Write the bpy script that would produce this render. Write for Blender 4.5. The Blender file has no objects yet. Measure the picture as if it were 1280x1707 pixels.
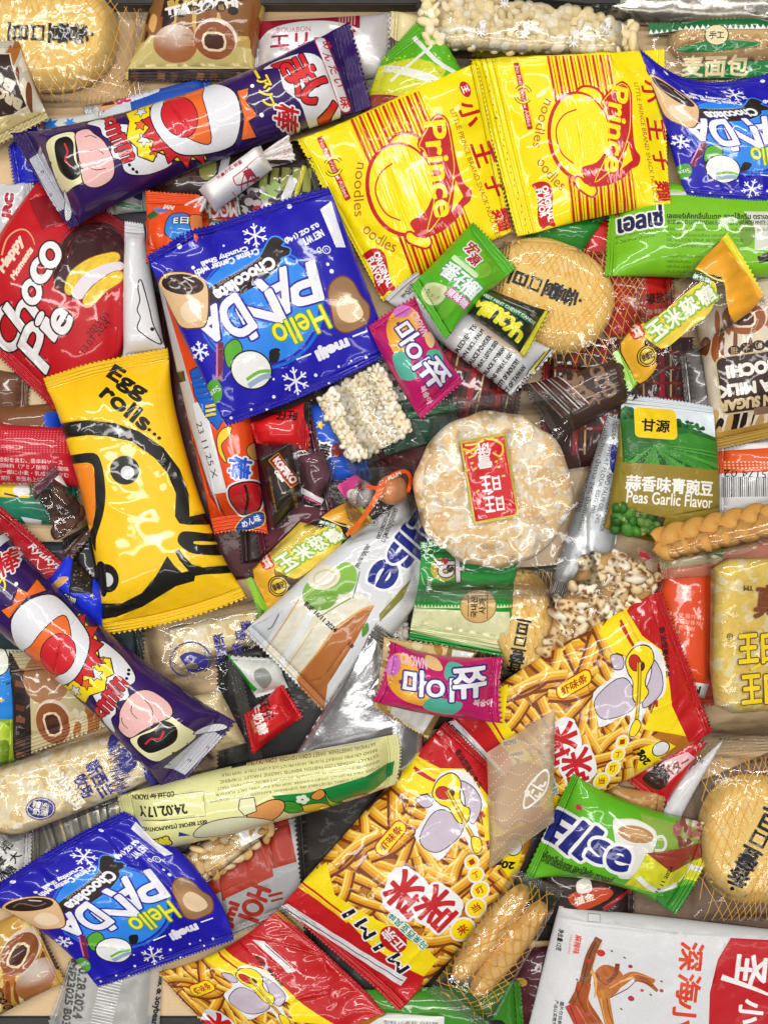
import bpy, math, random
import numpy as np
from mathutils.geometry import delaunay_2d_cdt
from mathutils import Vector

scene = bpy.context.scene
COL = scene.collection
R = math.radians
# ------------------------------------------------------------------ scale
S = 0.00029            # metres per photograph pixel at table level
CX, CY = 640.0, 853.5  # optical centre in photograph pixels
HC = 2300.0            # camera height above the table, in the same units

# ------------------------------------------------------------------ camera
cam = bpy.data.cameras.new('camera')
cam_ob = bpy.data.objects.new('camera', cam)
COL.objects.link(cam_ob)
cam_ob.location = (0, 0, HC * S)
cam.sensor_fit = 'VERTICAL'
cam.angle = 2 * math.atan(1707 / 2 / HC)
cam.clip_start = 0.01
cam.clip_end = 50
scene.camera = cam_ob

# ------------------------------------------------------------------ world and lamps (an indoor shop: tubes overhead)
world = bpy.data.worlds.new('World')
scene.world = world
world.use_nodes = True
bg = world.node_tree.nodes['Background']
bg.inputs['Color'].default_value = (1.0, 0.98, 0.95, 1)
bg.inputs['Strength'].default_value = 0.06

def lamp(name, loc, size, size_y, power, target=(0, 0, 0), col=(1, .975, .94)):
    l = bpy.data.lights.new(name, 'AREA')
    l.shape = 'RECTANGLE'; l.size = size; l.size_y = size_y
    l.energy = power; l.color = col
    o = bpy.data.objects.new(name, l); COL.objects.link(o)
    o.location = loc
    d = Vector(target) - Vector(loc)
    o.rotation_euler = d.to_track_quat('-Z', 'Y').to_euler()
    return o
lamp('tube_lamp', (-0.60, 0.15, 1.7), 0.10, 2.6, 17.5)
lamp('tube_lamp', (0.45, 0.1, 1.8), 0.10, 2.6, 13)
lamp('tube_lamp', (0.0, 0.95, 1.7), 2.4, 0.10, 21.5)
lamp('tube_lamp', (0.1, -0.85, 1.9), 2.4, 0.10, 8)

scene.view_settings.view_transform = 'Standard'
scene.view_settings.look = 'None'
scene.view_settings.exposure = 0.0
scene.view_settings.gamma = 1.0
scene.view_settings.use_curve_mapping = False
scene.cycles.max_bounces = 10
scene.cycles.diffuse_bounces = 3
scene.cycles.glossy_bounces = 3
scene.cycles.transmission_bounces = 4
scene.cycles.transparent_max_bounces = 24
scene.cycles.caustics_reflective = False
scene.cycles.caustics_refractive = False
scene.cycles.use_denoising = True
scene.cycles.sample_clamp_indirect = 6.0

# ------------------------------------------------------------------ colour
def lin(c):
    if isinstance(c, str):
        c = c.lstrip('#')
        if len(c) == 3: c = ''.join(k * 2 for k in c)
        v = np.array([int(c[i:i + 2], 16) for i in (0, 2, 4)]) / 255.0
        v = np.where(v <= .04045, v / 12.92, ((v + .055) / 1.055) ** 2.4)
        return np.minimum(v, 1.0) * 0.88
    return np.array(c, float)

# ------------------------------------------------------------------ print (artwork) layer: plane shapes cut into the packet's own faces
_glyphs = {}
def glyph_contours(s):
    """outlines of a string as polylines of bezier pieces"""
    if s in _glyphs: return _glyphs[s]
    cu = bpy.data.curves.new('text', 'FONT'); cu.body = s
    ob = bpy.data.objects.new('text', cu); COL.objects.link(ob)
    dg = bpy.context.evaluated_depsgraph_get()
    c = ob.to_curve(dg)
    out = []
    for sp in c.splines:
        b = sp.bezier_points
        n = len(b)
        segs = []
        for i in range(n):
            p, q = b[i], b[(i + 1) % n]
            segs.append((p.co[:2], p.handle_right[:2], q.handle_left[:2], q.co[:2]))
        out.append(np.array(segs))
    ob.to_curve_clear()
    bpy.data.objects.remove(ob); bpy.data.curves.remove(cu)
    if not out:
        _glyphs[s] = ([], np.zeros(2), np.ones(2)); return _glyphs[s]
    allp = np.concatenate([o[:, 0] for o in out])
    r = (out, allp.min(0), allp.max(0))
    _glyphs[s] = r
    return r

def flatten(segs, tol=.35, step=2.6):
    pts = []
    for p0, p1, p2, p3 in segs:
        d = p3 - p0; L = math.hypot(*d)
        pts.append(p0)
        if L < 1e-6: continue
        nrm = np.array((-d[1], d[0])) / L
        dev = max(abs((p1 - p0) @ nrm), abs((p2 - p0) @ nrm)) * .75
        if dev < tol: continue
        n = int(min(6, max(2, math.sqrt(dev / .35) * 1.3)))
        for k in range(1, n):
            t = k / n; a = 1 - t
            pts.append(a**3 * p0 + 3*a*a*t * p1 + 3*a*t*t * p2 + t**3 * p3)
    return clean(np.array(pts))

def clean(p, eps=.22):
    keep = [p[0]]
    for q in p[1:]:
        if abs(q[0] - keep[-1][0]) + abs(q[1] - keep[-1][1]) > eps: keep.append(q)
    if len(keep) > 1 and np.abs(keep[0] - keep[-1]).sum() <= eps: keep.pop()
    return np.array(keep)

def area(p):
    x, y = p[:, 0], p[:, 1]
    return .5 * float(np.sum(x * np.roll(y, -1) - np.roll(x, -1) * y))

def grow(contours, d):
    """offset contours outwards by d (round joins); fill with winding > 0"""
    out = []
    for p in contours:
        n = len(p)
        if n < 3: continue
        res = []
        e = np.roll(p, -1, 0) - p
        l = np.hypot(e[:, 0], e[:, 1]); l[l < 1e-9] = 1e-9
        nx, ny = e[:, 1] / l, -e[:, 0] / l
        for i in range(n):
            a = i - 1
            cr = nx[a] * ny[i] - ny[a] * nx[i]
            v1 = p[i] + d * np.array((nx[a], ny[a])); v2 = p[i] + d * np.array((nx[i], ny[i]))
            if cr * d >= 0:
                ang = math.atan2(cr, nx[a] * nx[i] + ny[a] * ny[i])
                k = int(abs(ang) / .9)
                res.append(v1)
                a0 = math.atan2(ny[a], nx[a])
                for j in range(1, k + 1):
                    t = a0 + ang * j / (k + 1)
                    res.append(p[i] + d * np.array((math.cos(t), math.sin(t))))
                res.append(v2)
            else:
                res += [v1, p[i], v2]
        out.append(clean(np.array(res)))
    return [c for c in out if len(c) >= 3]

def spline(pts, k=5, closed=True):
    p = np.array(pts, float).reshape(-1, 2); n = len(p); out = []
    for i in range(n if closed else n - 1):
        if closed: a, b, c, d = p[i - 1], p[i], p[(i + 1) % n], p[(i + 2) % n]
        else: a, b, c, d = p[max(i - 1, 0)], p[i], p[i + 1], p[min(i + 2, n - 1)]
        for j in range(k):
            t = j / k
            out.append(.5 * (2*b + (c-a)*t + (2*a-5*b+4*c-d)*t*t + (3*b-a-3*c+d)*t**3))
    if not closed: out.append(p[-1])
    return np.array(out)

class Art:
    """flat artwork drawn in the pixel frame of one flattened packet"""
    def __init__(s, base, zoom=None):
        s.base = base if (base is None or callable(base)) else lin(base); s.shapes = []; s.M = None; s.k = 1.
        if zoom is not None: s.zoom(*zoom)
    def zoom(s, x0, y0, k):
        """draw in an enlarged crop: k photograph pixels per unit, crop corner at x0, y0"""
        s.k = k; o = np.array((x0, y0), float)
        s.M = lambda c: o + c * k
        return s
    def add(s, contours, col, pos=False, part=None, orient=True):
        cs = [np.asarray(c, float) for c in contours]
        if s.M is not None: cs = [s.M(c) for c in cs]
        cs = [clean(c) for c in cs if len(c) >= 3]
        cs = [c for c in cs if len(c) >= 3]
        if not cs: return
        if orient and sum(area(c) for c in cs) < 0: cs = [c[::-1] for c in cs]
        s.shapes.append((cs, col if callable(col) or col is None else lin(col), pos, part))
    def poly(s, pts, col, part=None):
        s.add([np.array(pts, float).reshape(-1, 2)], col, part=part)
    def blob(s, pts, col, k=5, stroke=(), part=None):
        c = spline(pts, k)
        s._st([c], stroke); s.add([c], col, part=part)
    def pol(s, pts, col, stroke=(), part=None):
        c = np.array(pts, float).reshape(-1, 2)
        s._st([c], stroke); s.add([c], col, part=part)
    def _st(s, cs, stroke):
        if not stroke: return
        if sum(area(c) for c in cs) < 0: cs = [c[::-1] for c in cs]
        tot = sum(w for w, _ in stroke)
        for w, c in reversed(list(stroke)):
            s.add(grow(cs, tot), c, True, orient=False); tot -= w
    def ell(s, x, y, rx, ry, col, rot=0, n=0, stroke=(), part=None):
        n = n or int(max(8, min(40, (rx + ry) * .9)))
        t = np.arange(n) * 2 * math.pi / n
        c, d = math.cos(R(rot)), math.sin(R(rot))
        a, b = rx * np.cos(t), ry * np.sin(t)
        cs = [np.stack([x + a * c - b * d, y + a * d + b * c], 1)]
        s._st(cs, stroke); s.add(cs, col, part=part)
    def rect(s, x, y, w, h, col, rot=0, stroke=(), part=None, r=0):
        c, d = math.cos(R(rot)), math.sin(R(rot))
        if r:
            q = []
            for (sx, sy, a0) in ((1, -1, -90), (1, 1, 0), (-1, 1, 90), (-1, -1, 180)):
                for k in range(5):
                    t = R(a0 + k * 22.5)
                    q.append((sx * (w/2 - r) + r * math.cos(t), sy * (h/2 - r) + r * math.sin(t)))
            q = np.array(q)
        else: q = np.array([(-w/2, -h/2), (w/2, -h/2), (w/2, h/2), (-w/2, h/2)])
        cs = [np.stack([x + q[:, 0]*c - q[:, 1]*d, y + q[:, 0]*d + q[:, 1]*c], 1)]
        s._st(cs, stroke); s.add(cs, col, part=part)
    def line(s, pts, w, col, k=0, closed=False, w2=None, part=None):
        p = np.array(pts, float).reshape(-1, 2)
        if k: p = spline(p, k, closed)
        elif closed: p = np.vstack([p, p[:1]])
        if closed and k: p = np.vstack([p, p[:1]])
        p = np.array([p[0]] + [q for i, q in enumerate(p[1:]) if np.abs(q - p[i]).sum() > .05])
        d = np.gradient(p, axis=0); l = np.hypot(d[:, 0], d[:, 1])[:, None]; l[l < 1e-9] = 1
        nrm = np.stack([-d[:, 1], d[:, 0]], 1) / l
        ww = np.linspace(w, w if w2 is None else w2, len(p))[:, None] / 2
        s.add([np.vstack([p + nrm * ww, (p - nrm * ww)[::-1]])], col, part=part)
    def star(s, x, y, r, col, rot=0, n=5, k=.45, stroke=()):
        t = R(rot) + np.arange(2 * n) * math.pi / n
        rr = np.where(np.arange(2 * n) % 2 == 0, r, r * k)
        cs = [np.stack([x + rr * np.cos(t), y + rr * np.sin(t)], 1)]
        s._st(cs, stroke); s.add(cs, col)
    def text(s, t, x, y, w, h, col, rot=0, stroke=(), bold=0, shear=0, part=None, arc=0, tol=.35, off=(0, 0)):
        """string fitted into a w by h box centred at x, y and turned by rot degrees"""
        segs, lo, hi = glyph_contours(t)
        ext = np.maximum(hi - lo, 1e-6)
        c, d = math.cos(R(rot)), math.sin(R(rot))
        cs = []
        for g in segs:
            q = (g - lo) / ext
            a = (q[..., 0] - .5) * w; b = (.5 - q[..., 1]) * h
            a = a - shear * b
            if arc:
                th = a / arc; rr = arc - b
                a, b = rr * np.sin(th), arc - rr * np.cos(th)
            g2 = np.stack([x + off[0] + a * c - b * d, y + off[1] + a * d + b * c], -1)
            f = flatten(g2, tol / s.k)
            if len(f) >= 3: cs.append(f)
        if not cs: return
        if sum(area(k) for k in cs) < 0: cs = [k[::-1] for k in cs]
        if any(ord(ch) > 0x2E80 for ch in t): bold = min(bold, .034 * h)
        tot = bold + sum(k for k, _ in stroke)
        for wd, cc in reversed(list(stroke)):
            s.add(grow(cs, tot), cc, True, part=part, orient=False); tot -= wd
        if bold: s.add(grow(cs, bold), col, True, part=part, orient=False)
        else: s.add(cs, col, part=part, orient=False)
    def lines(s, rows, x, y, w, h, gap, col, rot=0, bold=0, tol=.5):
        """left-aligned small print: rows of text, each h high, gap apart; w is the width of the longest row"""
        m = max(len(r) for r in rows)
        c, d = math.cos(R(rot)), math.sin(R(rot))
        for i, r in enumerate(rows):
            if not r.strip(): continue
            ww = w * len(r) / m
            a, b = ww / 2, i * gap
            s.text(r, x + a * c - b * d, y + a * d + b * c, ww, h, col, rot, bold=bold, tol=tol)

def wind(cs, P):
    W = np.zeros(len(P), int)
    for c in cs:
        lo, hi = c.min(0), c.max(0)
        idx = np.nonzero((P[:, 0] > lo[0]) & (P[:, 0] < hi[0]) & (P[:, 1] > lo[1]) & (P[:, 1] < hi[1]))[0]
        if not len(idx): continue
        q = P[idx]; a = c; b = np.roll(c, -1, 0)
        y = q[:, 1:2]
        up = (a[None, :, 1] <= y) & (b[None, :, 1] > y); dn = (a[None, :, 1] > y) & (b[None, :, 1] <= y)
        cr = (b[None, :, 0] - a[None, :, 0]) * (y - a[None, :, 1]) - (q[:, 0:1] - a[None, :, 0]) * (b[None, :, 1] - a[None, :, 1])
        W[idx] += (up & (cr > 0)).sum(1) - (dn & (cr < 0)).sum(1)
    return W

# ------------------------------------------------------------------ planar frame of a packet: 4 corners, or 9 points (3 x 3)
class Quad:
    def __init__(s, pts):
        p = np.array(pts, float).reshape(-1, 2)
        s.p = p; s.n = len(p)
        c = s.fwd(np.array([[0, .5], [1, .5], [.5, 0], [.5, 1]]))
        s.Lu = float(np.hypot(*(c[1] - c[0]))); s.Lv = float(np.hypot(*(c[3] - c[2])))
    def fwd(s, uv):
        u, v = uv[:, 0:1], uv[:, 1:2]
        if s.n == 4:
            a, b, c, d = s.p
            return (a*(1-u) + b*u)*(1-v) + (d*(1-u) + c*u)*v
        lu = ((1-u)*(1-2*u), 4*u*(1-u), u*(2*u-1)); lv = ((1-v)*(1-2*v), 4*v*(1-v), v*(2*v-1))
        return sum(lv[j] * lu[i] * s.p[3*j+i] for j in range(3) for i in range(3))
    def inv(s, P):
        uv = np.full((len(P), 2), .5)
        for it in range(14):
            f = s.fwd(uv); h = 1e-4
            fu = (s.fwd(uv + [h, 0]) - f) / h; fv = (s.fwd(uv + [0, h]) - f) / h
            r = P - f
            det = fu[:, 0]*fv[:, 1] - fu[:, 1]*fv[:, 0]
            det = np.where(np.abs(det) < 1e-6, 1e-6, det)
            du = (r[:, 0]*fv[:, 1] - r[:, 1]*fv[:, 0]) / det; dv = (fu[:, 0]*r[:, 1] - fu[:, 1]*r[:, 0]) / det
            uv = np.clip(uv + np.stack([du, dv], 1), -1.5, 2.5)
        return uv

def rng_noise(seed):
    """smooth 2-D value noise in a pixel frame"""
    rs = np.random.RandomState(seed); T = rs.rand(64, 64) * 2 - 1
    def f(x, y, sc):
        a, b = x / sc + 7.3, y / sc + 3.1
        i, j = np.floor(a).astype(int), np.floor(b).astype(int)
        fx, fy = a - i, b - j; fx = fx*fx*(3-2*fx); fy = fy*fy*(3-2*fy)
        g = lambda p, q: T[p % 64, q % 64]
        return (g(i, j)*(1-fx) + g(i+1, j)*fx)*(1-fy) + (g(i, j+1)*(1-fx) + g(i+1, j+1)*fx)*fy
    return f

# ------------------------------------------------------------------ height map of the pile while it is being stacked
CELL = 3.0
X0, Y0, NX, NY = -260, -260, 602, 744
HM = np.zeros((NY, NX))

def blur(a, sig):
    r = max(1, int(sig / CELL * 1.0))
    for ax in (0, 1):
        for _ in range(2):
            pad = [(0, 0), (0, 0)]; pad[ax] = (r + 1, r)
            c = np.cumsum(np.pad(a, pad, mode='edge'), axis=ax)
            n = a.shape[ax]
            a = (np.take(c, np.arange(2*r+1, 2*r+1+n), ax) - np.take(c, np.arange(0, n), ax)) / (2*r+1)
    return a
def mblur(a, m, sig):
    w = blur(m.astype(float), sig) + 1e-6
    return blur(np.where(m, a, 0), sig) / w

class Place:
    """lets a packet down onto the pile: a soft packet follows what is below it, a rigid one tilts only"""
    def __init__(s, quad, bot, top, rigid=False, soft=45, sink=0, inside=None):
        s.q = quad
        s.z = 20.0
        for _ in range(3):
            xy = s.world_px(quad.fwd(np.array([[u, v] for u in np.linspace(-.02, 1.02, 9) for v in np.linspace(-.02, 1.02, 9)])))
            i0 = int((xy[:, 0].min() - X0) / CELL) - 2; i1 = int((xy[:, 0].max() - X0) / CELL) + 3
            j0 = int((xy[:, 1].min() - Y0) / CELL) - 2; j1 = int((xy[:, 1].max() - Y0) / CELL) + 3
            i0, j0 = max(i0, 0), max(j0, 0); i1, j1 = min(i1, NX), min(j1, NY)
            gx, gy = np.meshgrid(X0 + CELL * np.arange(i0, i1), Y0 + CELL * np.arange(j0, j1))
            P = np.stack([gx.ravel(), gy.ravel()], 1)
            uv = quad.inv(s.img_px(P))
            ins = ((uv >= 0) & (uv <= 1)).all(1)
            if inside is not None: ins &= inside(uv)
            m = ins.reshape(gx.shape)
            uvc = np.clip(uv, 0, 1)
            hb = bot(uvc).reshape(gx.shape); ht = top(uvc).reshape(gx.shape)
            H = HM[j0:j1, i0:i1]
            req = H + hb
            if rigid:
                A = np.stack([gx[m], gy[m], np.ones(m.sum())], 1); w = np.ones(m.sum())
                for _k in range(4):
                    k = np.linalg.lstsq(A * w[:, None], req[m] * w, rcond=None)[0]
                    res = req[m] - A @ k; w = np.where(res > 0, 2.2, .5)
                g = math.hypot(k[0], k[1])
                if g > .22: k[:2] *= .22 / g
                res = req[m] - A @ k + k[2]
                k[2] = np.percentile(res, 97)
                M = gx * k[0] + gy * k[1] + k[2]
            else:
                M = mblur(req, m, soft)
                for sg in (.6, .45, .3):
                    M = mblur(np.maximum(M, req - 3), m, soft * sg)
                A = np.stack([gx[m], gy[m], np.ones(m.sum())], 1)
                k = np.linalg.lstsq(A, M[m], rcond=None)[0]
                mx, my = gx[m].mean(), gy[m].mean(); k[2] += k[0] * mx + k[1] * my
                g = math.hypot(k[0], k[1])
                if g > .14: k[:2] *= .14 / g
                pl = (gx - mx) * k[0] + (gy - my) * k[1] + k[2]
                M = pl + .45 * (M - pl)
                ex = (req - M)[m]
                M = M + max(0, np.percentile(ex, 96)) * .7
                for _k in range(2):
                    M = mblur(np.maximum(M, H - ht + 2.5), m, 8)
            M = M - sink
            s.M, s.i0, s.j0 = M, i0, j0
            s.z = float((M + ht)[m].mean()) if m.any() else 0
        s.base = float(M[m].mean())
        sub = HM[j0:j1, i0:i1]
        sub[m] = np.maximum(sub[m], (M + ht)[m])
        c = s.world_px(quad.fwd(np.array([[.5, .5]])))[0]
        s.c = c
    def world_px(s, p):
        k = (HC - s.z) / HC
        return np.stack([CX + (p[:, 0] - CX) * k, CY + (p[:, 1] - CY) * k], 1)
    def img_px(s, p):
        k = HC / (HC - s.z)
        return np.stack([CX + (p[:, 0] - CX) * k, CY + (p[:, 1] - CY) * k], 1)
    def m(s, xy):
        a = (xy[:, 0] - X0) / CELL - s.i0; b = (xy[:, 1] - Y0) / CELL - s.j0
        h, w = s.M.shape
        a = np.clip(a, 0, w - 1.001); b = np.clip(b, 0, h - 1.001)
        i, j = a.astype(int), b.astype(int); fx, fy = a - i, b - j
        M = s.M
        return (M[j, i]*(1-fx) + M[j, i+1]*fx)*(1-fy) + (M[j+1, i]*(1-fx) + M[j+1, i+1]*fx)*fy
    def local(s, xy, z):
        """metres relative to the packet's own empty"""
        return np.stack([(xy[:, 0] - s.c[0]) * S, -(xy[:, 1] - s.c[1]) * S, (z - s.base) * S], 1)
    def origin(s):
        return ((s.c[0] - CX) * S, -(s.c[1] - CY) * S, s.base * S)

# ------------------------------------------------------------------ objects
def empty(name, P, label, cat, group=None):
    o = bpy.data.objects.new(name, None); COL.objects.link(o)
    o.empty_display_size = .01
    o.location = P.origin()
    o['label'] = label; o['category'] = cat
    if group: o['group'] = group
    return o

def mesh(name, verts, faces, mats, parent, col=None, mi=None, uv=None, smooth=True):
    """faces: (n,3) triangles; col: (n,3,3) ink colours per corner"""
    me = bpy.data.meshes.new(name)
    n = len(faces)
    me.vertices.add(len(verts)); me.vertices.foreach_set('co', np.ascontiguousarray(verts, dtype=np.float32).ravel())
    me.loops.add(3 * n); me.loops.foreach_set('vertex_index', np.ascontiguousarray(faces, dtype=np.int32).ravel())
    me.polygons.add(n); me.polygons.foreach_set('loop_start', np.arange(0, 3 * n, 3, dtype=np.int32))
    me.update(calc_edges=True)
    for m in (mats if isinstance(mats, (list, tuple)) else [mats]): me.materials.append(m)
    if mi is not None: me.polygons.foreach_set('material_index', np.asarray(mi, dtype=np.int32))
    me.polygons.foreach_set('use_smooth', np.full(n, smooth))
    if col is not None:
        a = me.color_attributes.new('ink', 'FLOAT_COLOR', 'CORNER')
        c = np.ones((n * 3, 4), np.float32); c[:, :3] = col.reshape(-1, 3)
        a.data.foreach_set('color', c.ravel())
    if uv is not None:
        l = me.uv_layers.new(name='flat')
        l.data.foreach_set('uv', np.ascontiguousarray(uv[np.asarray(faces).ravel()], dtype=np.float32).ravel())
    me.update()
    ob = bpy.data.objects.new(name, me); COL.objects.link(ob)
    if parent is not None: ob.parent = parent
    return ob

# ------------------------------------------------------------------ materials
def nodes(name):
    m = bpy.data.materials.new(name); m.use_nodes = True
    nt = m.node_tree; nt.nodes.clear()
    out = nt.nodes.new('ShaderNodeOutputMaterial')
    return m, nt, out
def N(nt, t, **kw):
    n = nt.nodes.new(t)
    for k, v in kw.items():
        if k in ('operation', 'noise_dimensions', 'noise_type', 'feature', 'voronoi_dimensions', 'wave_type', 'bands_direction', 'attribute_name', 'data_type', 'blend_type', 'wave_profile', 'uv_map'): setattr(n, k, v)
        else: n.inputs[k.replace('_', ' ')].default_value = v
    return n
def crumple(nt, strength=.5, scale=70., fine=1.0, seal=False):
    """film wrinkles: soft dents, sharp creases and, on the seals, pressed ribs"""
    L = nt.links.new
    tc = N(nt, 'ShaderNodeTexCoord'); oi = N(nt, 'ShaderNodeObjectInfo')
    w = N(nt, 'ShaderNodeMath', operation='MULTIPLY'); L(oi.outputs['Random'], w.inputs[0]); w.inputs[1].default_value = 37.
    n0 = N(nt, 'ShaderNodeTexNoise', noise_dimensions='4D', Scale=scale * .35, Detail=2.)
    n1 = N(nt, 'ShaderNodeTexNoise', noise_dimensions='4D', noise_type='RIDGED_MULTIFRACTAL', Scale=scale * .5, Detail=3., Distortion=.5)
    n2 = N(nt, 'ShaderNodeTexNoise', noise_dimensions='4D', Scale=scale * 4., Detail=3.)
    for n in (n0, n1, n2):
        L(tc.outputs['Object'], n.inputs['Vector']); L(w.outputs[0], n.inputs['W'])
    a = N(nt, 'ShaderNodeMath', operation='MULTIPLY_ADD'); L(n1.outputs[0], a.inputs[0]); a.inputs[1].default_value = .085; L(n0.outputs[0], a.inputs[2])
    b = N(nt, 'ShaderNodeMath', operation='MULTIPLY_ADD'); L(n2.outputs[0], b.inputs[0]); b.inputs[1].default_value = .10 * fine; L(a.outputs[0], b.inputs[2])
    bp = N(nt, 'ShaderNodeBump', Strength=strength, Distance=.004); L(b.outputs[0], bp.inputs['Height'])
    if seal:
        uv = N(nt, 'ShaderNodeUVMap', uv_map='flat')
        wv = N(nt, 'ShaderNodeTexWave', wave_type='BANDS', bands_direction='X', wave_profile='SIN', Scale=1., Distortion=0.)
        L(uv.outputs[0], wv.inputs['Vector'])
        b2 = N(nt, 'ShaderNodeBump', Strength=.8, Distance=.0008); L(wv.outputs['Color'], b2.inputs['Height']); L(bp.outputs[0], b2.inputs['Normal'])
        return b2
    return bp
def print_mat(name, rough=.25, metal=0., coat=.5, strength=.5, scale=70., fine=1., seal=False, mottle=.06, spec=.3):
    m, nt, out = nodes(name); L = nt.links.new
    at = N(nt, 'ShaderNodeAttribute', attribute_name='ink')
    b = N(nt, 'ShaderNodeBsdfPrincipled', Roughness=rough, Metallic=metal)
    b.inputs['Coat Weight'].default_value = coat; b.inputs['Coat Roughness'].default_value = .07; b.inputs['Specular IOR Level'].default_value = spec
    bp = crumple(nt, strength, scale, fine, seal)
    if mottle:
        tc = N(nt, 'ShaderNodeTexCoord'); n = N(nt, 'ShaderNodeTexNoise', Scale=900., Detail=2.); L(tc.outputs['Object'], n.inputs['Vector'])
        mr = N(nt, 'ShaderNodeMapRange'); L(n.outputs[0], mr.inputs['Value']); mr.inputs['To Min'].default_value = 1 - mottle * 2; mr.inputs['To Max'].default_value = 1 + mottle
        mx = N(nt, 'ShaderNodeVectorMath', operation='SCALE'); L(at.outputs['Color'], mx.inputs[0]); L(mr.outputs[0], mx.inputs['Scale'])
        L(mx.outputs[0], b.inputs['Base Color'])
    else: L(at.outputs['Color'], b.inputs['Base Color'])
    L(bp.outputs[0], b.inputs['Normal']); L(bp.outputs[0], b.inputs['Coat Normal'])
    L(b.outputs[0], out.inputs[0])
    return m
def film_mat(name, strength=.27, scale=80., tint=(.985, .985, .98), haze=.015, gloss=.04, seal=False, refl=.0, hcol=(.8, .8, .78)):
    m, nt, out = nodes(name); L = nt.links.new
    bp = crumple(nt, strength, scale, 1., seal)
    t = N(nt, 'ShaderNodeBsdfTransparent', Color=(*tint, 1)); g = N(nt, 'ShaderNodeBsdfGlossy', Roughness=gloss, Color=(1, 1, 1, 1))
    d = N(nt, 'ShaderNodeBsdfDiffuse', Color=(*hcol, 1))
    L(bp.outputs[0], g.inputs['Normal']); L(bp.outputs[0], d.inputs['Normal'])
    mh = N(nt, 'ShaderNodeMixShader', Fac=haze); L(t.outputs[0], mh.inputs[1]); L(d.outputs[0], mh.inputs[2])
    lw = N(nt, 'ShaderNodeFresnel', IOR=1.42); L(bp.outputs[0], lw.inputs['Normal'])
    ad = N(nt, 'ShaderNodeMath', operation='ADD'); L(lw.outputs[0], ad.inputs[0]); ad.inputs[1].default_value = refl
    mx = N(nt, 'ShaderNodeMixShader'); L(ad.outputs[0], mx.inputs[0]); L(mh.outputs[0], mx.inputs[1]); L(g.outputs[0], mx.inputs[2])
    L(mx.outputs[0], out.inputs[0])
    return m
M = {}
for k, kw in dict(gloss=dict(rough=.5, coat=.65, strength=.25, fine=.3), foil=dict(rough=.34, metal=.3, coat=.7, strength=.28, fine=.35),
                  silver=dict(rough=.22, metal=.85, coat=.2, strength=.4), matte=dict(rough=.5, coat=.12, strength=.35),
                  paper=dict(rough=.6, coat=.05, strength=.3, scale=90)).items():
    M[k] = print_mat(k + '_print', **kw); M[k + '_seal'] = print_mat(k + '_print_ribbed', seal=True, **kw)
M['film'] = film_mat('clear_film'); M['film_seal'] = film_mat('clear_film_ribbed', seal=True, haze=.05)
M['crisp'] = film_mat('crisp_clear_film', strength=.5, scale=60., refl=.025, haze=.02); M['crisp_seal'] = film_mat('crisp_clear_film_ribbed', seal=True, strength=.4, haze=.07, refl=.03)
M['frost'] = film_mat('frosted_film', haze=.34, gloss=.2, strength=.4); M['frost_seal'] = film_mat('frosted_film_ribbed', haze=.4, gloss=.2, seal=True)
M['waxed'] = film_mat('waxed_paper', haze=.5, gloss=.35, strength=.25, tint=(.96, .92, .84), refl=.0, hcol=(.62, .47, .3))
M['food'] = print_mat('baked_dough', rough=.7, coat=0., strength=.35, scale=260., fine=2.5, mottle=.1)
M['puffed'] = print_mat('puffed_grain', rough=.5, coat=.15, strength=.25, scale=400., fine=2., mottle=.08)
M['card'] = print_mat('printed_card', rough=.5, coat=.1, strength=.06, scale=40.)
def clear_back(k): return M[k]

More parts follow.
